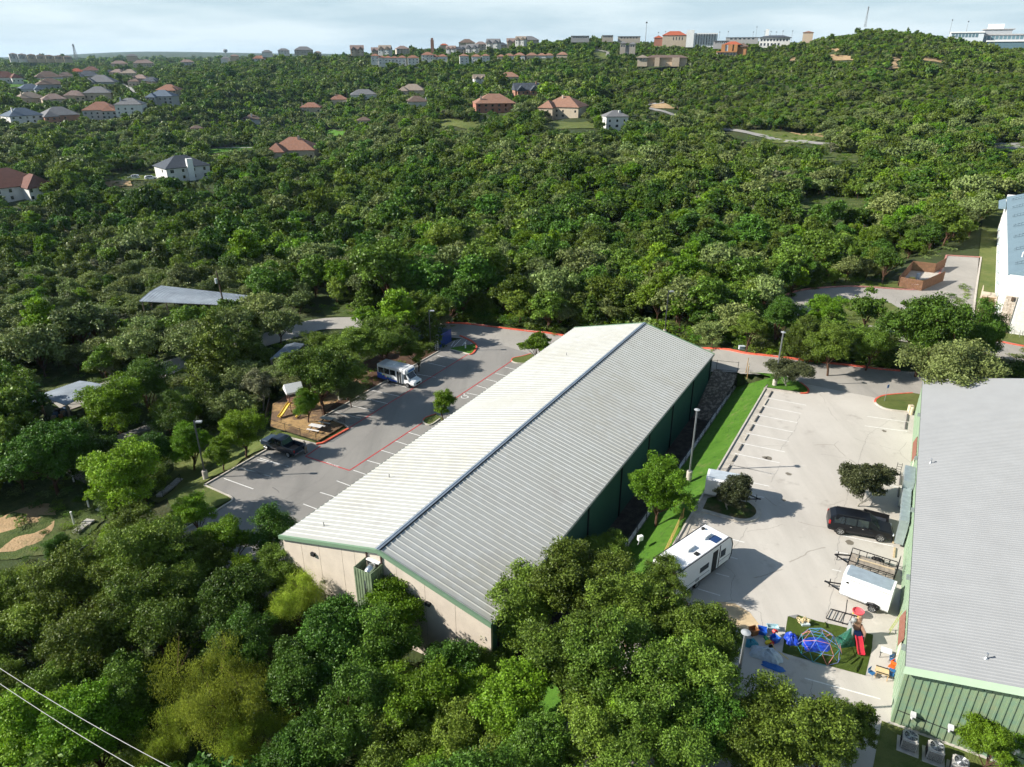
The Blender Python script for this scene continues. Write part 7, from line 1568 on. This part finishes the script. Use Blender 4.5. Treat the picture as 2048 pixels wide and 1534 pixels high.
# =====================================================================
# TREE PLACEMENT
# =====================================================================
GRPS = {}
def put_tree(sp, x, y, z, sc, k, label, group, lod=0, rz=None, cat='tree'):
    cmh, tmh = tree_meshes(sp, lod, k); rs = random.Random(int(x*31+y*17))
    nm = {'oak': 'oak_tree', 'dense': 'broadleaf_tree', 'live': 'live_oak', 'juniper': 'juniper', 'elm': 'elm_tree', 'willow': 'willow_tree', 'holly': 'evergreen_tree', 'bare': 'thin_tree'}[sp]
    o = thing(nm, (x, y, z-.1), rs.uniform(0, 6.28) if rz is None else rz, label, cat, group)
    o.scale = (sc, sc, sc * rs.uniform(.94, 1.08))
    for m_, n_ in ((tmh, 'trunk'), (cmh, 'crown')):
        c = bpy.data.objects.new(n_, m_); COL.objects.link(c); c.parent = o
    return o
MAN = [  # u, v of crown centre, crown radius in pixels, species, label
 (1050,1225,98,'oak','tall dense tree whose crown covers the right front corner of the long roof'),
 (1165,1165,92,'oak','rounded green tree beside the dark green side wall of the long building'),
 (1262,1215,88,'oak','green tree just left of the hidden end of the white camper'),
 (1130,1320,100,'oak','bright mottled tree right below the corner of the long building'),
 (1250,1340,100,'oak','olive green tree in the front belt, below the camper'),
 (1370,1270,78,'oak','tree overhanging the tan concrete apron and the camper shadow'),
 (1400,1370,88,'oak','dark leafy tree just left of the front lamp post'),
 (1040,1400,92,'elm','yellow-green tree in front of the shaded foot of the tan wall'),
 (1580,1452,92,'oak','tree in front of the white line at the near edge of the pale lot'),
 (1690,1446,62,'oak','tree nearest the corner of the ribbed green end wall, left of the air conditioners'),
 (1488,1475,78,'oak','tree in the front row directly below the lamp post'),
 (1330,1480,92,'oak','olive tree in the front row left of the lamp post'),
 (1190,1475,92,'oak','grey-green tree at the bottom edge right of centre'),
 (1060,1505,80,'dense','dark tree at the bottom edge just right of centre'),
 (800,1222,70,'elm','bright-leaved tree in front of the ribbed duct enclosure'),
 (770,1290,78,'dense','dark glossy tree under the bright-leaved one by the tan wall'),
 (905,1330,60,'dense','shaded tree at the foot of the leaf shadows on the tan wall'),
 (650,1285,88,'dense','rounded dark green tree below the left half of the tan wall'),
 (835,1415,85,'elm','medium green tree in the front belt below the tan wall'),
 (700,1420,92,'dense','dense dark green tree in the front belt, left of centre'),
 (590,1370,78,'dense','dense green tree between the yellow-green willow and centre'),
 (920,1490,80,'oak','tree at the bottom edge below the centre of the picture'),
 (780,1512,80,'oak','tree at the bottom edge left of centre'),
 (620,1500,85,'dense','dark tree at the bottom edge right of the willow'),
 (425,1375,112,'willow','big yellow-green feathery willow in the lower left'),
 (330,1480,80,'willow','smaller yellow-green bush-like willow at the bottom left'),
 (590,1200,62,'willow','pale feathery tree left of the corner of the tan wall'),
 (668,1165,38,'bare','thin sparse tree with bare twigs against the tan wall'),
 (540,1070,52,'dense','compact dark tree at the left front corner of the long building'),
 (455,1085,58,'elm','bright green tree beside the near end of the grey parking lot'),
 (385,1030,40,'elm','small tree on the tip of grass beside the grey parking lot'),
 (245,965,76,'elm','open spreading tree above the stone slabs on the left'),
 (395,1110,66,'oak','tree left of the grey lot’s near corner, second from the lot'),
 (300,1120,82,'oak','olive tree below the stone slabs'), (175,1165,82,'oak','olive tree below the tan dirt patch'),
 (60,1170,52,'willow','pale shrubby tree at the lower left of the dirt patch'), (118,1100,26,'dense','small dark tree on the lower rim of the dirt patch'),
 (60,1260,85,'oak','olive tree at the left edge above the power lines'), (200,1290,98,'oak','broad olive tree left of the willow'),
 (310,1230,82,'oak','green tree upper left of the willow'), (450,1190,78,'dense','dark green tree above the willow'), (500,1280,66,'dense','small dark tree directly right of the willow top'),
 (260,1390,78,'dense','dark tree between the two power lines and the willow'), (120,1390,78,'oak','shadowed tree behind the upper power line'),
 (60,1480,92,'elm','bright tree under the power lines at the bottom left corner'), (170,1480,88,'elm','bright green tree under the power lines, second from the corner'), (500,1460,76,'willow','yellow-green tree at the foot of the big willow'),
 (1318,985,66,'elm','bright green tree with loose branches beside the white box trailer'),
 (1460,992,42,'holly','round dark evergreen on the small island by the white box trailer'),
 (1722,975,53,'holly','round dark evergreen in front of the black car'),
 (1578,745,41,'holly','dark evergreen on the corner island by the back road'),
 (885,810,28,'elm','small bright tree on the island halfway along the long roof'),
 (1072,688,30,'elm','small round tree at the far left edge of the long roof'),
 (1900,735,88,'live','wide grey-green live oak behind the far corner of the green building'),
 (1855,660,74,'dense','large dark green tree beside the upper drive'), (1950,668,52,'dense','dark tree right of the large one, before the stone-clad corner'),
 (1738,618,40,'dense','rounded dark tree on the lawn inside the upper drive'), (1655,632,44,'elm','yellow-green tree left of the loop lawn'),
 (1668,690,60,'oak','mid-green tree behind the red curb, right of the lamp'), (1742,690,50,'oak','mid-green tree behind the red curb near the sign'),
 (1985,1492,58,'elm','leafy tree cutting into the ribbed green wall at the bottom right corner'),
 (2050,1470,50,'elm','leafy tree at the right edge beside the ribbed green wall'),
 (640,748,74,'oak','open oak shading the playground'), (700,700,55,'oak','oak behind the playground fence, left of the bus'), (700,785,34,'live','sparse grey oak with bare limbs at the edge of the stalls'),
 (572,745,48,'live','grey-green tree behind the play structure'), (770,680,52,'oak','oak above the roof of the shuttle bus'), (797,632,50,'elm','tall bright tree by the bend of the service road'), (742,640,36,'elm','bright young tree at the edge of the service road'),
 (835,705,34,'oak','tree beside the blue dumpster enclosure'), (612,812,30,'elm','small bushy tree next to the picnic tables'),
 (556,650,42,'live','spreading live oak over the service road'), (650,700,38,'oak','round oak before the bend in the service road'),
 (483,862,46,'elm','bright bushy tree left of the pickup truck'), (440,905,34,'elm','young tree right behind the left lamp post'), (378,893,44,'elm','bright tree left of the left lamp post'),
 (300,905,52,'dense','dark tree over the old stone wall'), (345,838,48,'dense','dark tree above the old stone wall'), (225,815,66,'elm','bright green tree in front of the tin-roofed shed'), (290,770,58,'dense','dark green tree right of the tin-roofed shed'),
 (90,905,78,'dense','large dark tree below the tin-roofed shed'), (180,900,60,'dense','dark tree left of the old stone wall'),
 (435,705,66,'juniper','dark juniper mass beside the service road'), (500,700,50,'juniper','dark juniper left of the glinting metal roof'), (420,790,46,'juniper','dark juniper in the thicket left of the playground'), (520,775,40,'bare','grey twiggy shrub tree left of the playground'),
 (75,700,60,'live','grey-green live oak above the tin-roofed shed'), (160,650,62,'live','grey-green live oak left of the long open shed'), (200,705,42,'live','grey-green oak behind the service road, right one'),
 (365,640,46,'oak','bright tree in front of the long open shed roof'), (295,660,42,'live','live oak in front of the left end of the long shed'),(450,625,30,'live','live oak hiding the middle of the long shed'),
]
MAN += [(1606,676,48,'juniper','dark juniper behind the red curb, right beside the corner island lamp'), (1560,640,46,'dense','dense tree at the closed end of the loop drive'), (1500,655,44,'oak','tree behind the red curb above the timber stakes'), (598,768,40,'live','low grey-green tree over the play tower roof'), (690,752,44,'oak','small oak beside the mulch, left of the bus rear'), (1322,1168,46,'oak','small tree covering the lower left end of the camper roof'), (1338,1222,52,'oak','small tree against the hidden lower end of the camper'), (1435,1305,66,'oak','rounded olive tree between the concrete apron and the front lamp post'), (1405,1440,80,'dense','dark tree in the front row below left of the lamp post'),
 (1540,1520,72,'oak','tree at the bottom edge below the white line of the pale lot'), (1640,1515,62,'oak','last low tree at the bottom edge before the pale strip of paving'), (1250,1440,72,'elm','yellow-green tree in the second front row, right of centre'),
 (980,1330,46,'oak','small tree under the right end of the tan wall'), (1215,1110,48,'oak','tree top just overlapping the lower right eave of the long roof'), (455,1330,60,'dense','dark tree wedged between the willow and its upper left neighbours'),
 (20,1200,70,'oak','shadowy tree at the left edge below the pale shrub'), (380,1160,60,'oak','bushy tree right of the stone slabs trees'), (545,1150,50,'oak','low tree under the left corner of the tan wall'), (1000,1530,70,'oak','low tree at the bottom edge, right of the centre line')]
rng = np.random.default_rng(11)
placed = []                                  # x, y, radius
cnt = {}
for u, v, rp, sp, lb in MAN:
    d = SPEC[sp]; sc = 1.0; rp *= 1.09 if v > 1030 and u < 1760 else (.92 if 1560 < u < 1800 and v < 760 else (1.12 if u > 1800 and v < 760 else 1.03))
    for _ in range(4):
        hc = d['H'] * sc * (d['cb'] + (1 - d['cb']) * .52)
        x, y, _z = hit(u, v, hc); fw = proj(x, y, _z)[2]; sc = rp * fw / FPX / d['R'] * .98
    z = g(x, y); cnt[sp] = cnt.get(sp, 0) + 1
    if 'island' in lb or 'black car' in lb: z += .1
    put_tree(sp, x, y, z, sc, cnt[sp] % 3, lb, 'trees round the lots and buildings', 0 if y < 105 else 1)
    placed.append((x, y, d['R'] * sc))
# ---- free growing woods ----
def scatter():
    out = []
    def ring(y0, y1, sp, rr):
        n = 0; ys = np.arange(y0, y1, sp * .87); res = []
        for j, yy in enumerate(ys):
            xs = np.arange(-(.95 if yy < 1000 else .8) * yy - 12, (.95 if yy < 1000 else .8) * yy + 12, sp) + (j % 2) * sp * .5
            res.append(np.stack([xs + rng.uniform(-.42, .42, len(xs)) * sp, np.full(len(xs), yy) + rng.uniform(-.42, .42, len(xs)) * sp, rng.uniform(*rr, len(xs))], 1))
        return np.vstack(res)
    return [ring(27, 130, 3.9, (.60, 1.05)), ring(130, 300, 4.3, (.50, 1.05)), ring(300, 620, 4.5, (.52, 1.1)), ring(620, 1000, 4.9, (.65, 1.2)), ring(1000, 1900, 8.5, (1.1, 1.6)), ring(1900, 3600, 20, (2.2, 3.2))]
def inpoly(px, py, poly): return polydist(px, py, poly) == 0
def filt(A, strict):
    x, y, s = A[:, 0], A[:, 1], A[:, 2]; z = G(x, y)
    fld = _n2(x, y, .031, 5.0); s = s * (1 + .30 * fld) * np.where(rng.random(len(A)) < .09, 1.45, 1.0)
    s = s * np.where((y > 450) & (x / y > .12), .68, 1.0) * np.where(y > 1000, .8, 1.0); A[:, 2] = s
    k = np.ones(len(A), bool)
    for px, py, pr in placed: k &= (x-px)**2 + (y-py)**2 > (pr * .62 + s * 1.8)**2
    for px, py, pr in KEEPOUT: k &= (x-px)**2 + (y-py)**2 > (pr + s * 1.6)**2
    ss, tt = toST(x, y)
    k &= ~((ss > -23.5) & (ss < 96) & (tt > np.where(ss < 0, -1, np.where(ss < 23, -4, -7))) & (tt < 68 + np.clip(ss, -20, 60)*.09))
    r = 3.1 * s; H = 6.6 * s
    for dx, dz in ((0, .05), (0, .55), (0, 1.0), (-.85, .6), (.85, .6), (-.6, .95), (.6, .95), (-.6, .25), (.6, .25)):
        uu, vv, _ = proj(x + dx * r, y, z + dz * H)
        for poly, Yl in CLEAR:
            near = y < (Yl if Yl < INF else 1e9)
            x0, x1 = min(p[0] for p in poly), max(p[0] for p in poly); y0, y1 = min(p[1] for p in poly), max(p[1] for p in poly)
            c = k & near & (uu > x0) & (uu < x1) & (vv > y0) & (vv < y1)
            if c.any():
                i = np.nonzero(c)[0]; ins = inpoly(uu[i], vv[i], poly)
                k[i[ins]] = False
    k &= ~((y > 130) & (_n2(x, y, .07, 2.5) > .62) & (rng.random(len(A)) < .75))
    return A[k], z[k]
sets = []
for A in scatter():
    A, z = filt(A, True); sets.append((A, z))
SPN = ['oak', 'dense', 'live', 'juniper', 'elm', 'willow', 'holly', 'bare']
def species(x, y, z):
    u, v, _ = proj(x, y, z + 3); n = _n2(x, y, .02, 7.0) ; n2 = _n2(x, y, .045, 3.0); r = rng.random(len(x))
    out = np.zeros(len(x), int)
    for i in range(len(x)):
        uu, vv = u[i], v[i]
        if y[i] > 450 and uu > 1250: w = (.32, .12, .18, .28, .07, 0, 0, .03)
        elif uu < 620 and 540 < vv < 760: w = (.14, .12, .52, .12, .07, 0, 0, .03)
        elif uu < 950 and 240 < vv < 340: w = (.2, .12, .52, .06, .10, 0, 0, 0)
        elif uu > 1050 and 230 < vv < 330: w = (.2, .1, .45, .16, .06, 0, 0, .03)
        elif uu < 950 and 340 < vv < 540: w = (.16, .28, .06, .42, .05, 0, 0, .03)  # extra dark junipers and dense trees imitate the ravine's shading
        elif vv > 900: w = (.4, .38, 0, .05, .14, .03, 0, 0)
        elif y[i] > 800: w = (.3, .3, .15, .2, .05, 0, 0, 0)
        else: w = (.22, .19, .20, .25, .11, 0, 0, .03)
        w = np.array(w) * np.array([1, 1+1.2*n[i], 1-1.2*n[i], 1+1.4*n2[i], max(.1, 1-2.2*n2[i]), 1, 1, 1]); w = np.clip(w, 0, None); c = np.cumsum(w / w.sum())
        out[i] = int(np.searchsorted(c, r[i]))
    return np.clip(out, 0, 7)
allt = []
for li, (A, z) in enumerate(sets):
    sp = species(A[:, 0], A[:, 1], z)
    for i in range(len(A)): allt.append((A[i, 0], A[i, 1], z[i], A[i, 2], sp[i], li))
allt = np.array(allt)
uu, vv, fw = proj(allt[:, 0], allt[:, 1], allt[:, 2] + 4)
inv = (uu > -60) & (uu < 2108) & (vv < 1600) & (vv > -10)
size = np.where(inv, allt[:, 3] / fw, 0)
# roughly visible ones first: a tree just behind a building is skipped
ss_, tt_ = toST(allt[:, 0], allt[:, 1])
order = np.argsort(-size)
NIND = 300 - len(MAN)
ind = np.zeros(len(allt), bool); ind[order[:NIND]] = True
PEND = {}
ZL = [(lambda u, v: v > 1060, 'in the front tree belt', 'trees of the front belt'),
      (lambda u, v: u < 560 and v > 760, 'in the thicket left of the grey lot', 'trees of the thicket left of the grey lot'),
      (lambda u, v: u < 640, 'around the service road', 'trees round the service road'),
      (lambda u, v: u < 1150, 'behind the grey lot', 'trees behind the grey lot'),
      (lambda u, v: u < 1560, 'behind the far gable', 'trees behind the long building'),
      (lambda u, v: True, 'beside the upper drive', 'trees beside the upper drive')]
KL = {'oak': 'mid-green leafy tree', 'dense': 'dark green rounded tree', 'live': 'grey-green live oak', 'juniper': 'dark pointed juniper', 'elm': 'bright green tree', 'willow': 'yellow-green feathery tree', 'holly': 'dark evergreen', 'bare': 'thin grey half-bare tree'}
for j in order[:NIND]:
    x, y, z, s, sp, li = allt[j]; sp = SPN[int(sp)]
    for f, t_, gname in ZL:
        if f(uu[j], vv[j]): break
    PEND.setdefault((t_, sp), []).append((uu[j], float(x), float(y), float(z), float(s), int(j), gname, 0 if fw[j] < 80 else 1))
ORD = 'first second third fourth fifth sixth seventh eighth ninth tenth eleventh twelfth thirteenth fourteenth fifteenth sixteenth seventeenth eighteenth nineteenth twentieth'.split()
for (t_, sp), L in PEND.items():
    L.sort(); n_ = len(L)
    for i_, (u_, x, y, z, s, j, gname, ld) in enumerate(L):
        if n_ == 1: lb = f'the only {KL[sp]} {t_}'
        elif i_ == 0: lb = f'leftmost {KL[sp]} {t_}'
        elif i_ == n_ - 1: lb = f'rightmost {KL[sp]} {t_}'
        elif i_ < n_ / 2: lb = f'{ORD[i_]} {KL[sp]} from the left {t_}'
        else: lb = f'{ORD[n_-1-i_]} {KL[sp]} from the right {t_}'
        put_tree(sp, x, y, z, s, j % 3, lb, gname, ld)
# the rest of the woods: one object instancing a hidden set of tree forms
fcol = bpy.data.collections.new('tree_forms'); FI = {}
def add_form(sp, lod, k):
    co, tone, nf, C, LR = form(sp, lod, 900 + 31 * k + lod * 3 + sum(map(ord, sp)))
    mats = [LM[sp], M_BARKG if sp == 'bare' else M_BARK]
    mb = MB(); d = SPEC[sp]; mb.tube([(0,0,-.8),(0,0,d['H']*.6)], .13, 5, .06, cap=False)
    if lod == 1 or sp == 'bare': mb = trunk(sp, k, C, LR)
    tv = []; 
    for f in mb.f:
        q = list(f) if len(f) == 4 else (list(f) + [f[-1]])
        if len(f) in (3, 4): tv += [mb.v[i] for i in q]
    tv = np.array(tv).reshape(-1, 3)
    co2 = np.vstack([co, tv]); n2 = len(tv) // 4
    me = mkmesh('tree_form', co2, nf + n2, 4, mats, np.concatenate([tone, np.ones(len(tv))]), np.concatenate([np.zeros(nf), np.ones(n2)]).astype(np.int32))
    FI[(sp, lod, k)] = len(FI); o = bpy.data.objects.new('tree_form.%03d' % len(FI), me); fcol.objects.link(o)
LODN = {1: 4, 2: 4, 3: 3}
for lod in (1, 2, 3):
    for sp in SPN:
        if sp == 'holly': continue
        for k in range(LODN[lod]): add_form(sp, lod, k)
def instancer(name, pts, vi, rot, scl, coll):
    me = bpy.data.meshes.new(name); me.vertices.add(len(pts)); me.vertices.foreach_set('co', np.ascontiguousarray(pts, np.float32).ravel())
    a = me.attributes.new('vi', 'INT', 'POINT'); a.data.foreach_set('value', np.asarray(vi, np.int32))
    a = me.attributes.new('rot', 'FLOAT_VECTOR', 'POINT'); a.data.foreach_set('vector', np.ascontiguousarray(rot, np.float32).ravel())
    a = me.attributes.new('scl', 'FLOAT_VECTOR', 'POINT'); a.data.foreach_set('vector', np.ascontiguousarray(scl, np.float32).ravel())
    me.update(); o = bpy.data.objects.new(name, me); COL.objects.link(o)
    ng = bpy.data.node_groups.new(name, 'GeometryNodeTree')
    ng.interface.new_socket('Geometry', in_out='INPUT', socket_type='NodeSocketGeometry'); ng.interface.new_socket('Geometry', in_out='OUTPUT', socket_type='NodeSocketGeometry')
    n = ng.nodes; l = ng.links; gi = n.new('NodeGroupInput'); go = n.new('NodeGroupOutput')
    ip = n.new('GeometryNodeInstanceOnPoints'); ci = n.new('GeometryNodeCollectionInfo'); ci.inputs['Collection'].default_value = coll
    ci.inputs['Separate Children'].default_value = True; ci.inputs['Reset Children'].default_value = True
    def na(nm, ty):
        a = n.new('GeometryNodeInputNamedAttribute'); a.data_type = ty; a.inputs['Name'].default_value = nm; return a.outputs['Attribute']
    l.new(gi.outputs[0], ip.inputs['Points']); l.new(ci.outputs[0], ip.inputs['Instance']); ip.inputs['Pick Instance'].default_value = True
    l.new(na('vi', 'INT'), ip.inputs['Instance Index']); l.new(na('rot', 'FLOAT_VECTOR'), ip.inputs['Rotation']); l.new(na('scl', 'FLOAT_VECTOR'), ip.inputs['Scale'])
    l.new(ip.outputs[0], go.inputs[0]); md = o.modifiers.new('scatter', 'NODES'); md.node_group = ng
    return o
rest = allt[~ind]; fwr = fw[~ind]; m_ = len(rest)
lod = np.where(fwr < 190, 1, np.where(fwr < 520, 2, 3))
vi = np.array([FI[(SPN[int(r[4])] if int(r[4]) != 6 else 'dense', int(l), i % LODN[int(l)])] for i, (r, l) in enumerate(zip(rest, lod))])
rot = np.zeros((m_, 3)); rot[:, 2] = rng.uniform(0, 6.28, m_)
scl = rest[:, 3:4] * rng.uniform(.78, 1.28, (m_, 3)); rot[:, 0] = rng.uniform(-.12, .12, m_); rot[:, 1] = rng.uniform(-.12, .12, m_)
o = instancer('woodland', np.stack([rest[:, 0], rest[:, 1], rest[:, 2] - .2], 1), vi, rot, scl, fcol)
tag(o, 'mixed oak and juniper woodland covering the valley and hillsides beyond the lots', 'woodland', kind='stuff')
# undergrowth: low bushes between the trees and weeds in the open ground
ucol = bpy.data.collections.new('bush_forms')
for i, (sp, n, s) in enumerate((('dense', 500, .5), ('elm', 420, .5), ('oak', 420, .55), ('live', 420, .6))):
    co, tone, nf, C, LR = leaves(sp, n, s, 40 + i); co = (co - np.array([0, 0, 2.2])) * np.array([.32, .32, .19])
    me = mkmesh('bush_form', co, nf, 4, [LM[sp]], tone); ob = bpy.data.objects.new('bush_form.%03d' % i, me); ucol.objects.link(ob)
B = []
for y0, y1, sp_ in ((27, 135, 1.9), (135, 260, 3.2), (260, 420, 4.5)):
    for yy in np.arange(y0, y1, sp_):
        xs = np.arange(-.74*yy-6, .74*yy+6, sp_); B.append(np.stack([xs + rng.uniform(-.5,.5,len(xs))*sp_, np.full(len(xs), yy) + rng.uniform(-.5,.5,len(xs))*sp_, rng.uniform(.35, 1.0, len(xs)) * (sp_/1.9)**.5], 1))
for d0, sc_ in ((2.2, 1.5), (3.8, 2.0), (5.6, 2.2)):
    for x, y in offs(dens(redw, 1.6), d0): B.append(np.array([[x + rng.uniform(-.7,.7), y + rng.uniform(-.7,.7), sc_ * rng.uniform(.6, 1.1)]]))
CURBROW = sum(len(b) for b in B[-3*len(dens(redw, 1.6)):])
B = np.vstack(B)
def bushfilt(B):
    x, y = B[:, 0], B[:, 1]; s, t = toST(x, y); z = G(x, y); uu, vv, _ = proj(x, y, z + .4)
    k = ~((s > -23.2) & (s < 100) & (t > np.where(s < 0, -2, -9.5)) & (t < 67.5 + np.clip(s, -20, 60)*.09))
    k |= (s > -24) & (s < 21) & (t > -9.5) & (t < -.8)
    OPEN = [CLEAR[i][0] for i in (0, 2, 3, 5, 6, 12)] + [[(0,1020),(60,1010),(118,1010),(100,1075),(30,1100),(0,1110)], [(300,1000),(345,940),(410,880),(470,880),(560,865),(560,890),(410,975),(465,1000),(400,1040)]]
    for poly in OPEN:
        k &= ~inpoly(uu, vv, poly) | ((t > -9.5) & (t < -.8) & (s > -24) & (s < 21) if poly is CLEAR[0][0] else np.zeros(len(k), bool))
    k |= inpoly(uu, vv, OPEN[-2]) & (rng.random(len(k)) < .42)
    k[-CURBROW:] = True
    for px, py, pr in KEEPOUT: k &= (x-px)**2 + (y-py)**2 > (pr*.9)**2
    for poly, Yl in CLEAR[7:9]: k &= ~(inpoly(uu, vv, poly))
    return B[k], z[k]
B, bz = bushfilt(B); nb = len(B)
rot = np.zeros((nb, 3)); rot[:, 2] = rng.uniform(0, 6.28, nb); scl = B[:, 2:3] * rng.uniform(.7, 1.3, (nb, 3))
o = instancer('undergrowth', np.stack([B[:, 0], B[:, 1], bz - .15], 1), rng.integers(0, 4, nb), rot, scl, ucol)
tag(o, 'low bushes and weeds growing under and between the trees', 'undergrowth', kind='stuff')
print('TREES', len(allt), 'bushes', nb)
# ---- haze: thin even air from the lot to the far hills ----
mb = MB(); mb.box(-23500, 21500, -160, 9400, -70, 128); hz_ = mb.build('haze', None) if False else None
me = bpy.data.meshes.new('haze'); me.from_pydata(mb.v, [], mb.f); hz_ = bpy.data.objects.new('haze', me); COL.objects.link(hz_); tag(hz_, 'thin blue-white haze over the valley and far hills', 'haze', kind='stuff')
m = bpy.data.materials.new('haze'); m.use_nodes = True; nt = m.node_tree; nt.nodes.remove(nt.nodes['Principled BSDF']); pv = nt.nodes.new('ShaderNodeVolumePrincipled')
pv.inputs['Color'].default_value = (.55,.78,1,1); pv.inputs['Density'].default_value = HAZE; pv.inputs['Anisotropy'].default_value = .3
nt.links.new(pv.outputs[0], nt.nodes['Material Output'].inputs['Volume']); me.materials.append(m)
